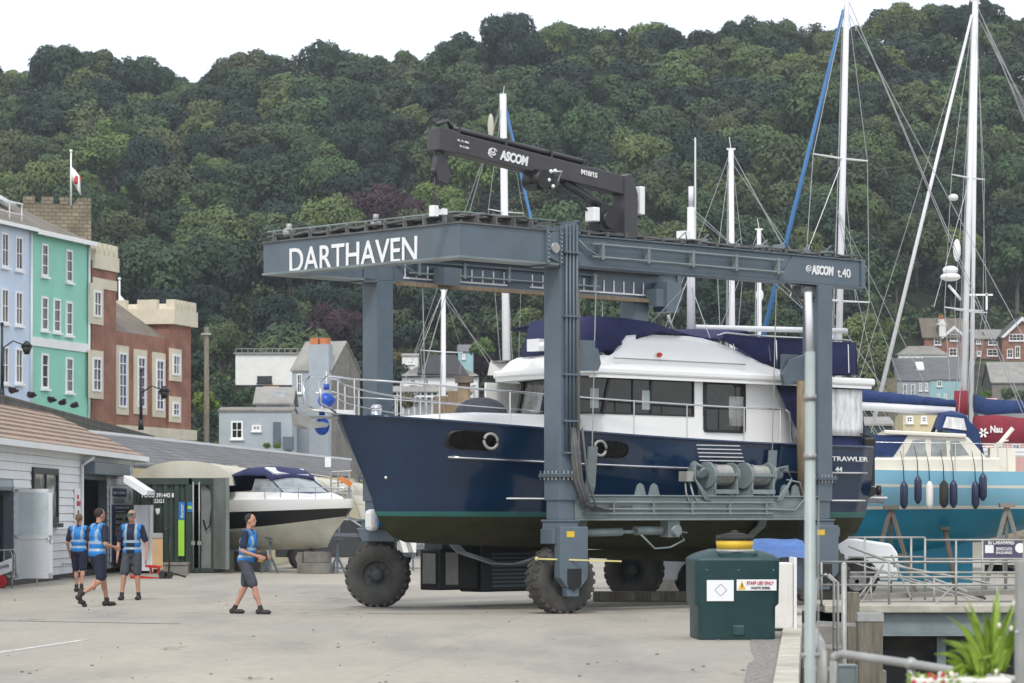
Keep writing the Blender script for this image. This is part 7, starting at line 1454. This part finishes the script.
m = MB(); m.bar((X(640), 0, Z(562)), (X(692), 0, Z(563)), .07); m.bar((X(640), 1, Z(562)), (X(692), 1, Z(563)), .07); [m.bar((X(a), 0, Z(562)), (X(b_), .1, Z(584)), .04) for a, b_ in ((650, 662), (680, 668), (690, 676))]; m.bar((X(655), 0, Z(584)), (X(672), 0, Z(587)), .05); m.build('frame', 'galv', e); m = MB(); m.cone((X(657.5), -.08, .25), (X(657.5), .08, .25), .22, n=18); m.build('wheel', 'red', e); m = MB(); m.box(X(650), X(668), -.1, .3, Z(582), Z(568)); m.build('winch_box', 'pot', e)
# ================================================================ WALKWAYS, RAILS, PILES
YS = SLOT_Y
e = empty('walkway', (0, 0, 0), 0, 'concrete edged walkway with grey steel fascia beam bridging the dock slot', 'walkway')
m = MB(); m.box(WX(822, 50), WX(1120, 50), 49.6, YS-.02, WZ(613, 49.6), -.02+WZ(605, 49.6)+.02); m.build('deck_slab', 'concrete_edge', e, bevel=.02)
m = MB(); m.box(WX(868, 49), WX(1120, 49), 49.75, 50.0, WZ(634, 49.6), WZ(613.4, 49.6)); m.box(WX(868, 49), WX(1120, 49), 49.6, 50.1, WZ(636, 49.6), WZ(634.1, 49.6)); m.build('fascia_beam', 'steel_light', e)
m = MB(); m.box(WX(937, 49.9), WX(946, 49.9), 49.9, 50.3, -2.6, WZ(636, 49.6)); m.build('column', 'steel_light', e); m = MB(); m.box(WX(883, 50), WX(1120, 50), 50.4, 50.5, -2.6, -.6); m.build('void_shade_sheet', 'black', e)  # black sheet paints the shade of the open void under the walkway
def railing(pts, z0, hs, posts, lab, r=.02, name='railing', group='galvanised railings beside the dock', m_='galv', braces=()):
    e = empty(name, (pts[0][0], pts[0][1], z0), 0, lab, 'railing', group); o = Vector((pts[0][0], pts[0][1], 0))
    m = MB(); P_ = [Vector((x, y, 0))-o for x, y in pts]
    for h in hs: m.tube([p_+Vector((0, 0, h)) for p_ in P_], r, 8)
    m.build('rail', m_, e)
    d = P_[-1]-P_[0]
    for t in posts: m = MB(); p_ = P_[0]+d*t; m.cone(p_, p_+Vector((0, 0, hs[0])), r*1.05, n=8); m.build('post', m_, e)
    if braces: m = MB(); [m.cone(P_[0]+d*a+Vector((0, 0, za)), P_[0]+d*b_+Vector((0, 0, zb_)), r*.8, n=6) for a, za, b_, zb_ in braces]; m.build('brace', m_, e)
    return e
g = lambda px, Y: (WX(px, Y), Y)
Y = 49.8; zb_ = WZ(606, Y); H1 = WZ(562, Y)-zb_; railing([g(821, Y), g(1060, Y)], zb_, (H1, WZ(585, Y)-zb_), (0.002, .285, .565, .85), 'near galvanised railing along the walkway over the dock slot', braces=((.17, 0.05, .26, H1-.05), (.48, .05, .56, .35)))
Y = 54.5; railing([g(848, Y), g(925, Y)], 0.0, (WZ(537.5, Y), WZ(557, Y)), (.22, .82, 1), 'shorter raised railing section behind, in front of the white van')
Y = 55.2; railing([g(925, Y), g(1080, Y)], 0.0, (WZ(540, Y), WZ(559, Y)), (.0, .2, .37, .64), 'rear railing in front of the turquoise keel', braces=((.0, .5, .3, .1), ))
Y = 51.2; railing([g(850, Y), g(1060, Y)], .0, (WZ(577, Y), WZ(572.5, Y)), (.1, .4, .7), 'low middle railing between the two walkway railings', r=.018, braces=((0, .9, .5, .3), (.1, .8, .75, .1)))
# gangway truss handrail leaning
e = empty('gangway', (WX(822, 53), 53.2, 0), 0, 'folded metal gangway with sloping handrails behind the walkway railing', 'gangway'); X = lambda p_: WX(p_, 53)-WX(822, 53); Z = lambda q_: WZ(q_, 53)
m = MB(); m.cone((X(850), 0, Z(546)), (X(990), .3, Z(600)), .03, n=6); m.cone((X(895), 0, Z(566)), (X(1000), .5, Z(585)), .025, n=6); m.cone((X(893), 0, Z(555)), (X(912), 0, Z(598)), .02, n=6); m.cone((X(885), 0, Z(565)), (X(860), 0, Z(598)), .02, n=6); m.build('handrail', 'galv', e); m = MB(); m.bar((X(840), .3, Z(598)), (X(1040), .3, Z(592)), .5, .08); m.build('deck', 'conc_dark', e)
# stacked low concrete beams under the rails
e = empty('concrete_beam', (WX(845, 51), 51.0, .0), 0, 'row of low concrete beams on the walkway before the gangway', 'beam'); m = MB(); m.box(0, 8, 0, .4, WZ(605, 49.6), .22); m.build('beam', 'conc_dark', e, bevel=.02)
# piles
def pile(px0, px1, py_top, Y, lab, cap=True, mt='wood_pile'):
    w_ = (WX(px1, Y)-WX(px0, Y)); e = empty('mooring_pile', (WX((px0+px1)/2, Y), Y, -2.7), 0, lab, 'pile', 'mooring piles in the dock'); zt = WZ(py_top, Y)+2.7
    m = MB(); m.box(-w_/2, w_/2, -w_/2, w_/2, 0, zt); m.build('post', mt, e, bevel=.012)
    if cap: m = MB(); m.box(-w_/2-.01, w_/2+.01, -w_/2-.01, w_/2+.01, zt, zt+.11); m.build('cap', 'galv', e)
pile(857, 881.5, 621, 40, 'square weathered timber pile with a grey metal cap in the dock'); pile(847, 859, 592, 44, 'taller square timber pile just left of the capped one', False)
e = empty('steel_post', (WX(844, 42.5), 42.5, -2.6), 0, 'thin round steel guide post left of the timber piles', 'post'); m = MB(); zt = WZ(565, 42.5)+2.6; m.cone((0, 0, 0), (0, 0, zt), .04, n=10); m.ell((0, 0, zt), .04); m.build('post', 'galv', e)
# ladder and landing on the quay wall
e = empty('quay_ladder', (EX(42)+.55, 42, 0), 0, 'galvanised ladder hoop on the quay edge beside the foreground pole', 'ladder'); m = MB(); [m.tube([(0, y, -2.2), (0, y, .75), (-.12, y, .86), (-.3, y, .8), (-.34, y, .05)], .022) for y in (-.0, .5)]; [m.cone((0, 0, -2+.3*i), (0, .5, -2+.3*i), .014) for i in range(9)]; m.build('frame', 'galv', e)
e = empty('landing_stage', (EX(45)+.1, 43, 0), 0, 'narrow stepped concrete landing in the dock below the walkway', 'landing'); m = MB(); [m.box(0, 1.15, i*1.4, i*1.4+1.1, -2.6, -.9+i*.28) for i in range(4)]; m.build('step', 'conc_dark', e, bevel=.02)
m = MB(); m.bar((0, .2, WZ(623, 43)), (.6, .4, WZ(626, 43)), .12, .05); m.build('grating', 'galv', e)
e = empty('grey_box', (WX(847, 33), 33, -.2), 0, 'small grey open box standing in the dock behind the foreground rail', 'box'); hh = WZ(667, 33)+.2; m = MB(); m.box(-.1, .1, 0, .3, -.6, hh); m.box(-.12, .12, -.01, .32, hh, hh+.02); m.box(-.12, -.1, -.02, .3, -.6, hh); m.box(.1, .12, -.02, .3, -.6, hh); m.build('box', 'steel_light', e)
# dirty bank of weed on the quay edge
# foreground pole and scaffold rail
Y = 16; e = empty('tall_pole', (WX(810, Y), Y, -2.6), 0, 'tall pale green white painted pole in the right foreground', 'pole')
zt = WZ(352, Y)+2.6; m = MB(); m.cone((0, 0, 0), (0, 0, zt), .043, .026, 16); m.build('pole', 'pole_paint', e); m = MB(); m.cone((0, 0, zt), (-.01, 0, WZ(292, Y)+2.6), .02, .018, 14); m.build('upper_section', 'mast_white', e)
for z in (WZ(400, Y)+2.6, WZ(459, Y)+2.6): m = MB(); m.cone((0, 0, z), (0, 0, z+.03), .034, n=16); m.build('collar', 'galv', e)
m = MB(); m.cone((-.048, -.01, WZ(655, Y)+2.6), (.05, -.01, WZ(655, Y)+2.6), .012); m.cone((.045, 0, .0), (.045, 0, WZ(500, Y)+2.6), .004, n=5); m.build('cable_tie', 'galv', e)
Y = 15.6; e = empty('scaffold_rail', (WX(833, Y), Y, -.5), 0, 'thick scaffold tube handrail in the right foreground under the flowers', 'handrail')
P_ = lambda px, py, Yq: Vector((WX(px, Yq), Yq, WZ(py, Yq)))-Vector((WX(833, Y), Y, -.5))
m = MB(); m.tube([P_(834, 720, 15.6), P_(834, 661, 15.6), P_(836, 656, 15.6), P_(843, 654, 15.55), P_(915, 664.5, 15.0), P_(1050, 686, 14.2)], .0225, 12); m.build('handrail', 'galv', e)
m = MB(); m.tube([P_(911, 720, 15.03), P_(911, 664, 15.03)], .02, 10); m.ell(P_(911, 664, 15.03), .034); m.ell(P_(836, 657, 15.6), .03); m.build('post', 'galv', e)
e = empty('scaffold_rail', (WX(822, 17), 17, -.5), 0, 'short curved scaffold tube beside the foot of the tall pole', 'handrail'); P2 = lambda px, py, Yq: Vector((WX(px, Yq), Yq, WZ(py, Yq)))-Vector((WX(822, 17), 17, -.5))
m = MB(); m.tube([P2(822, 730, 16.5), P2(822, 652, 16.5), P2(821, 645, 16.6), P2(815, 634, 18), P2(812, 628, 20)], .028, 12); m.build('handrail', 'galv', e)
Y = 12.5; e = empty('grey_post', (WX(1024, Y), Y, -1), 0, 'grey square post cut by the right edge of the photograph', 'post'); m = MB(); m.box(-.03, .06, -.03, .06, -.5, WZ(560, Y)+1); m.build('post', 'galv', e, bevel=.004); m = MB(); m.ell((-.035, -.03, WZ(632, Y)+1), .008); m.build('bolt', 'chrome', e)
# plant with strap leaves, pot and flowers
Y = 13.5; e = empty('strap_leaf_plant', (WX(985, Y), Y, 0), 0, 'bright green plant with long pointed leaves in the right foreground corner', 'plant')
kk = Y/F; m = MB(); random.seed(21); X = lambda p_: (p_-985)*kk; Z = lambda q_: EYE+(HY-q_)*kk
LV = [((985, 672), (968, 600)), ((985, 670), (947, 617)), ((988, 668), (1001, 588)), ((985, 672), (958, 605)), ((990, 668), (1010, 602)), ((980, 674), (948, 645)), ((975, 676), (933, 655)), ((985, 668), (990, 598)), ((990, 672), (1016, 640)), ((975, 675), (950, 683)), ((985, 665), (978, 612)), ((992, 668), (1003, 612)), ((990, 660), (996, 595)), ((978, 676), (957, 640)), ((968, 684), (940, 662)), ((985, 672), (972, 622)), ((1002, 670), (1013, 618)), ((995, 674), (1007, 640)), ((975, 690), (978, 655)), ((990, 674), (984, 630)), ((980, 680), (962, 625)), ((998, 672), (1018, 598))]
LV += [((a[0]+random.uniform(-5, 5), a[1]), (b_[0]+random.uniform(-9, 9), b_[1]+random.uniform(4, 30))) for a, b_ in LV]
for i, (a, b_) in enumerate(LV):
    A_ = Vector((X(a[0]), random.uniform(-.06, .06), Z(a[1]))); Bq = Vector((X(b_[0]), random.uniform(-.16, .1), Z(b_[1]))); n = 8; L1, R1 = [], []; dd = Bq-A_; side = Vector((dd.z, random.uniform(-.5, .5)*dd.length, -dd.x)).normalized()
    wd = random.uniform(.011, .018)
    row = []
    for j in range(n+1):
        t = j/n; p_ = A_.lerp(Bq, t)+Vector((0, 0, .03*math.sin(t*PI)))+side*.012*math.sin(t*PI*.9); w_ = wd*(math.sin(PI*min(1, t*.9+.12))**.7)*(1-t**3)+.0006; row.append([p_-side*w_, p_+Vector((0, .006, 0)), p_+side*w_])
    m.loft(row)
o = m.build('leaves', 'leaf_bright', e, fix=False); o.modifiers.new('s', 'SOLIDIFY').thickness = .0012
m = MB(); [m.tube([(X(985), 0, Z(675)), (X(a), -.05, Z(b_)), (X(c_), -.07, Z(d_))], .006, 6) for a, b_, c_, d_ in ((960, 664, 932, 678), (970, 660, 990, 655), (1000, 640, 1012, 606))]; m.build('stem', 'leaf_light' if False else 'leaf_bright', e)
m = MB(); [m.ell((X(a), -.06, Z(b_)), .009, .007, .013) for a, b_ in ((1012, 603), (1013, 609), (1009, 628), (997, 625), (994, 671), (1000, 676))]; m.build('dry_flower', 'petal', e)
Y = 13.2; e = empty('flower_box', (WX(965, Y), Y, .6), 0, 'white planter with small white and red flowers under the strap leaf plant', 'planter'); kk = Y/F; m = MB(); m.box((915-965)*kk, (1012-965)*kk, 0, .2, -.2, WZ(679, Y)-.6); m.build('trough', 'pot', e, bevel=.01)
random.seed(3)
for i in range(30):
    red = i > 23; a = random.uniform(898, 948) if red else random.uniform(912, 962); m = MB(); c_ = Vector(((a-965)*kk, -.04 if red else random.uniform(-.03, .1), WZ(random.uniform(674, 684), Y)-.6))
    for k_ in range(5): m.ell(c_+Vector((.007*math.cos(k_*1.257), -.002, .007*math.sin(k_*1.257))), .006, .003, .006, 6, 4)
    m.build('flower', 'petal_red' if red else 'petal', e)
m = MB(); [m.poly([Vector(((a-965)*kk, q_, WZ(b_, Y)-.6))+Vector(v_) for v_ in ((0, 0, 0), (.02, 0, .008), (.03, .01, .0), (.012, 0, -.012))]) for a, b_, q_ in [(random.uniform(905, 985), random.uniform(674, 686), random.uniform(-.03, .1)) for _ in range(50)]]; m.build('foliage', 'leaf_bright', e, fix=False)
# banner on the rear railing
Y = 57.5; e = empty('purple_banner', (WX(998, Y), Y, 0), 0, 'dark purple banner with white lettering below the stern of the turquoise yacht', 'banner'); X = lambda p_: WX(p_, Y)-WX(998, Y); Z = lambda q_: WZ(q_, Y)
m = MB(); m.box(X(983), X(1022), 0, .02, Z(558), Z(539)); bn = m.build('sheet', 'banner', e); m = MB(); m.box(X(985), X(993.5), -.008, -.001, Z(553), Z(545)); m.cone((X(1020), -.006, Z(548)), (X(1020), -.001, Z(548)), X(1025)-X(1020), n=20); m.build('white_patch', 'white_paint', bn)
text('lettering', 'BS CARAVANES', X(1014)-X(988), .09, 'white_paint', bn, (X(988), -.012, Z(544.5)), bold=.02); text('lettering', 'SERVICE DATA', X(1012)-X(996), .06, 'white_paint', bn, (X(996), -.012, Z(550.5)), bold=.02); text('lettering', 'ENQUIRIES', X(1012)-X(996), .06, 'white_paint', bn, (X(996), -.012, Z(554.5)), bold=.02)
m = MB(); m.cone((X(984), .05, 0), (X(984), .05, Z(539)), .02); m.cone((X(1021), .05, 0), (X(1021), .05, Z(539)), .02); m.build('post', 'galv', e)
# wooden timber pile seen above the bow rail
e = empty('wooden_post', (WX(464, 100), 100, 0), 0, 'thick weathered wooden post with rusty top seen above the trawler foredeck', 'post'); m = MB(); m.cone((0, 0, 0), (0, 0, WZ(379, 100)), .26, .22, 10); m.build('post', 'wood', e); m = MB(); m.box(-.3, .32, -.3, .2, WZ(383, 100), WZ(376, 100)); m.build('rusty_cap', 'bark', e)
e = empty('timber_stack', (WX(450, 102), 102, 0), 0, 'stack of orange brown timbers beside the thick wooden post', 'timber'); m = MB(); m.box(-.55, -.1, 0, .4, 0, WZ(396, 102)); m.box(-.08, .3, 0, .4, 0, WZ(391, 102)); m.build('timbers', 'wood', e)
# ================================================================ PEOPLE
def remesh(m, name, mt, parent, vox=.012, smooth=3, zmats=None):
    o = m.build(name, mt, None, fix=False); r = o.modifiers.new('r', 'REMESH'); r.mode = 'VOXEL'; r.voxel_size = vox; r.use_smooth_shade = True
    if smooth: s = o.modifiers.new('s', 'SMOOTH'); s.factor = .5; s.iterations = smooth
    dg = bpy.context.evaluated_depsgraph_get(); me = bpy.data.meshes.new_from_object(o.evaluated_get(dg)); bpy.data.objects.remove(o)
    me.materials.clear(); [me.materials.append(M[x]) for x in (mt if isinstance(mt, list) else [mt])]
    for p_ in me.polygons: p_.material_index = zmats(p_.center, p_.normal) if zmats else 0; p_.use_smooth = True
    n = bpy.data.objects.new(name, me); COL.objects.link(n); n.parent = parent; return n
def cap(m, p_, q_, r1, r2): m.cone(p_, q_, r1, r2, 12); m.ell(p_, r1, u=12, v=8); m.ell(q_, r2, u=12, v=8)
def person(loc, rz, lab, H, feet, knees, hands, elbows, lean=0, hair='hair_dark', hat=False, long_hair=False, shorts='navy_cloth', vest_open=False, head_turn=0, boots=0, hold=None):
    """local frame: +x forward, +y left; feet/knees/hands/elbows = [left, right] points; built at 1.78 m then scaled"""
    e = empty('person', loc, rz, lab, 'person'); e.scale = (H/1.78,)*3; V = Vector
    hip = [V((0, .09, .93)), V((0, -.09, .93))]; sh = [V((lean, .185, 1.44)), V((lean, -.185, 1.44))]; neck = V((lean*1.05, 0, 1.5)); hc = V((lean*1.25+.015, 0, 1.675))
    knees = [V(k_) for k_ in knees]; feet = [V(k_) for k_ in feet]; hands = [V(k_) for k_ in hands]; elbows = [V(k_) for k_ in elbows]
    m = MB(); m.ell(V((0, 0, .95)), .12, .165, .12); m.ell(V((lean*.5, 0, 1.13)), .12, .155, .16); m.ell(V((lean*.85, 0, 1.32)), .125, .18, .17); cap(m, sh[0]+V((0, -.03, 0)), sh[1]+V((0, .03, 0)), .065, .065); cap(m, neck-V((0, 0, .03)), neck+V((.005, 0, .09)), .058, .054)
    rot = Matrix.Rotation(head_turn, 3, 'Z'); f_ = rot @ V((1, 0, 0)); l_ = rot @ V((0, 1, 0))
    m.ell(hc+V((0, 0, .02)), .096, .078, .105, rot=rot); m.ell(hc+f_*.03-V((0, 0, .055)), .066, .056, .065, rot=rot); m.ell(hc+f_*.1-V((0, 0, .012)), .018, .014, .026, 8, 6); [m.ell(hc+l_*s*.078-V((0, 0, .01)), .018, .009, .03, 8, 6) for s in (1, -1)]
    for i in range(2):
        cap(m, hip[i], knees[i], .086, .058); cap(m, knees[i], feet[i]+V((0, 0, .09)), .055, .036); calf = knees[i].lerp(feet[i]+V((0, 0, .09)), .3); m.ell(calf-V((.015, 0, 0)), .052, .052, .1)
        cap(m, sh[i], elbows[i], .052, .04); cap(m, elbows[i], hands[i], .038, .026)
        d_ = (hands[i]-elbows[i]).normalized(); s = 1 if i == 0 else -1; sd = d_.cross(V((0, s, 0))); sd = (sd if sd.length > .2 else V((1, 0, 0))).normalized(); pl_ = d_.cross(sd).normalized()
        pc = hands[i]+d_*.05; m.bar(hands[i], hands[i]+d_*.09, .03, .078, up=sd)
        for k_, (o_, ln) in enumerate(((-.03, .068), (-.01, .078), (.01, .074), (.03, .058))):
            b0 = hands[i]+d_*.085+sd*o_; b1 = b0+d_*ln*.55+pl_*s*.008; b2 = b1+d_*ln*.3-pl_*s*.02; m.tube([b0-d_*.02, b0, b1, b2], [.0085, .0085, .008, .007], 6)
        t0 = hands[i]+d_*.02+sd*.035; m.tube([t0, t0+d_*.03+sd*.025, t0+d_*.06+sd*.03], [.011, .01, .008], 6)
    remesh(m, 'body', 'skin', e, .011, 2)
    # hair and face
    m = MB(); m.ell(hc-f_*.02+V((0, 0, .036)), .096, .084, .096, rot=rot); hr = remesh(m, 'hair', hair if not hat else 'conc_dark', e, .012, 1)
    if long_hair: m = MB(); m.ell(hc-f_*.085+V((0, 0, .0)), .05, .05, .05); cap(m, hc-f_*.1, hc-f_*.12-V((0, 0, .14)), .03, .02); remesh(m, 'ponytail', hair, hr, .012, 1)
    if hat: m = MB(); m.ell(hc+f_*.1+V((0, 0, .06)), .06, .07, .012, rot=rot); m.build('cap_peak', 'conc_dark', hr); m = MB(); m.bar(hc+f_*.098+l_*.065+V((0, 0, .012)), hc+f_*.098-l_*.065+V((0, 0, .012)), .02, .035); m.build('sunglasses', 'boot_teal', e)
    else:
        for s in (1, -1): m = MB(); m.ell(hc+f_*.088+l_*s*.03+V((0, 0, .012)), .008, .012, .007, 8, 6); m.build('eye', 'hair_dark', e)
    m = MB(); m.ell(hc+f_*.09-V((0, 0, .062)), .008, .022, .006, 8, 6); m.build('mouth', 'lip', e)
    # shirt with short sleeves
    m = MB(); m.ell(V((0, 0, .99)), .135, .178, .11); m.ell(V((lean*.5, 0, 1.13)), .138, .17, .17); m.ell(V((lean*.85, 0, 1.31)), .142, .193, .17); cap(m, sh[0], sh[1], .078, .078); cap(m, neck-V((0, 0, .05)), neck, .08, .066)
    for i in range(2): cap(m, sh[i], sh[i].lerp(elbows[i], .72), .074, .066)
    remesh(m, 'polo_shirt', 'navy_cloth', e, .013, 2)
    m = MB(); m.ell(V((0, 0, .98)), .155, .195, .13); m.ell(V((lean*.5, 0, 1.14)), .157, .188, .17); m.ell(V((lean*.85, 0, 1.3)), .16, .2, .17); cap(m, sh[0]-V((0, .03, .0)), sh[1]+V((0, .03, 0)), .088, .088)
    def zm(c, n_):
        if abs(c.z-1.04) < .026 or abs(c.z-1.17) < .024: return 1
        if c.z > 1.2 and abs(abs(c.y)-.105) < .026: return 1
        if vest_open and c.x > .04 and abs(c.y) < .085 and n_.x > .2: return 2
        return 0
    remesh(m, 'safety_vest', ['vest_blue', 'silver_band', 'navy_cloth'], e, .012, 1, zm)
    m = MB(); m.ell(V((0, 0, .92)), .14, .178, .11)
    for i in range(2): cap(m, hip[i]+V((0, 0, .0)), hip[i].lerp(knees[i], .86), .112, .094)
    remesh(m, 'shorts', shorts, e, .013, 2)
    for i in range(2):
        ft = feet[i]; kd = (ft+V((0, 0, .09))-knees[i]).normalized(); ax = V((1, 0, 0)); back = max(0, min(1, -kd.x*1.2)) if ft.x < -.3 else 0; tilt = back*.75; fx_, fz = math.cos(tilt), -math.sin(tilt)
        m = MB(); a_ = ft+V((-.05, 0, .05)); b_ = a_+V((fx_*.2, 0, fz*.2)); cap(m, a_, b_, .042, .034); m.ell(a_, .052, .045, .05); m.ell(a_.lerp(b_, .6)-V((0, 0, .012)), .09, .046, .038); m.ell(b_-V((0, 0, .012)), .055, .045, .034); cap(m, ft+V((0, 0, .06)), ft+V((0, 0, .1+boots)), .045, .047); s_ = remesh(m, 'shoe', 'shoe', e, .01, 1)
        m = MB(); cap(m, ft+V((0, 0, .1)), (ft+V((0, 0, .09))).lerp(knees[i], .13), .044, .045); remesh(m, 'sock', 'black', s_, .012, 1)
    if hold: hold(e)
    return e
def gl(px, py): Y = EYE*F/(py-HY); return (WX(px, Y), Y, 0)
# 1 woman at the doorway, back to us
person((*gl(79, 592)[:2], 0), math.radians(80), 'person with tied brown hair in blue vest, furthest back at the office doorway', 1.7, [(.12, .1, 0), (-.12, -.1, 0)], [(.1, .1, .5), (-.02, -.1, .5)], [(.12, .26, .88), (-.06, -.27, .84)], [(.0, .28, 1.12), (-.05, -.27, 1.12)], hair='hair_brown', long_hair=True, boots=.06)
# 2 man walking right, back to us
person((*gl(97, 606.5)[:2], 0), math.radians(42), 'person striding right in blue vest and dark shorts, seen from behind before the office door', 1.8, [(.27, .08, 0), (-.42, -.08, .13)], [(.2, .09, .5), (.02, -.09, .48)], [(.33, .22, 1.1), (.25, -.22, 1.08)], [(.06, .27, 1.12), (.0, -.27, 1.14)], lean=.04, boots=.03)
# 3 man facing the camera
person((*gl(132, 600)[:2], 0), math.radians(-97), 'person in cap and sunglasses facing the camera with an open blue vest and dark shorts', 1.77, [(.02, .14, 0), (.16, -.17, 0)], [(.05, .12, .5), (.14, -.13, .5)], [(.06, .3, .82), (.1, -.27, .86)], [(-.02, .3, 1.12), (-.03, -.28, 1.12)], hat=True, shorts='short_grey', vest_open=True)
# 4 man right, side on, holding controller
def ctrl(e):
    c = empty('remote_control', e.location+Vector((.30, -.12, 1.02)), 0, 'small black and yellow remote control held by the man at the right of the group', 'remote control'); m = MB(); m.box(-.07, .07, -.05, .05, -.09, .05); m.build('case', 'black', c, bevel=.01); m = MB(); m.box(-.075, .0, -.055, .055, -.12, -.092); m.build('yellow_edge', 'yellow', c)
person((*gl(246, 614)[:2], 0), math.radians(-18), 'person with short dark hair in blue vest and grey shorts walking towards the hoist', 1.7, [(-.26, .08, 0), (.32, -.08, 0)], [(-.05, .09, .5), (.2, -.1, .49)], [(.3, .16, 1.05), (.3, -.16, 1.04)], [(.04, .25, 1.14), (.05, -.27, 1.13)], lean=.06, shorts='short_grey', hold=ctrl, boots=.0)
# ================================================================ AIR
def haze(density):
    m = MB(); m.box(-420, 420, -40, 760, -4.2, 135); o = m.build('haze', 'black'); mm = bpy.data.materials.new('haze'); mm.use_nodes = True; n = mm.node_tree; n.nodes.clear()
    ou = n.nodes.new('ShaderNodeOutputMaterial'); v = n.nodes.new('ShaderNodeVolumePrincipled'); v.inputs['Color'].default_value = (.82, .9, 1, 1); v.inputs['Density'].default_value = density; v.inputs['Anisotropy'].default_value = .2
    n.links.new(v.outputs[0], ou.inputs['Volume']); o.data.materials.clear(); o.data.materials.append(mm); tag(o, kind='stuff')
haze(.00015)
# ================================================================ each separate piece of a part becomes its own object
SPLIT = set('battlement bolt canvas_frame chimney_pot clear_panel cradle_leg curtain door_frame goods gutter leg lower_cladding post radar radiator_frame rail roof_vent scale_marks shelf side_roof sign_emblem sign_mark sign_panel spreader step string_course trestle trolley_rail valve_fitting wheel_arch white_box white_patch porch_window dry_flower brace frame lazyjacks plinth pale_mark cockpit_gear'.split())
def split_pieces(o, gap=.12):
    me = o.data; bm = bmesh.new(); bm.from_mesh(me); seen = set(); isl = []
    for v in bm.verts:
        if v in seen: continue
        st = [v]; seen.add(v); vs = []
        while st:
            a = st.pop(); vs.append(a)
            for ed in a.link_edges:
                b = ed.other_vert(a)
                if b not in seen: seen.add(b); st.append(b)
        isl.append((vs, [min(c.co[i] for c in vs) for i in range(3)], [max(c.co[i] for c in vs) for i in range(3)]))
    p = list(range(len(isl)))
    def f(x):
        while p[x] != x: x = p[x]
        return x
    for i in range(len(isl)):
        for j in range(i):
            if all(isl[i][1][k]-gap <= isl[j][2][k] and isl[j][1][k]-gap <= isl[i][2][k] for k in range(3)): p[f(i)] = f(j)
    roots = sorted({f(i) for i in range(len(isl))})
    if len(roots) < 2 or len(roots) > 20: bm.free(); return
    grp = {v.index: f(i) for i, (vs, a, b) in enumerate(isl) for v in vs}; bm.free(); base = o.name.split('.')[0]
    for n, r in enumerate(roots):
        b2 = bmesh.new(); b2.from_mesh(me); b2.verts.ensure_lookup_table(); bmesh.ops.delete(b2, geom=[v for v in b2.verts if grp[v.index] != r], context='VERTS')
        m2 = me.copy(); b2.to_mesh(m2); b2.free()
        if n == 0: first = m2
        else:
            c = o.copy(); c.data = m2; c.name = base; COL.objects.link(c); c.parent = o.parent
    o.data = first
for o in [o for o in bpy.data.objects if o.type == 'MESH' and o.parent and o.name.split('.')[0] in SPLIT]: split_pieces(o, .03 if o.name.startswith('bolt') else .12)
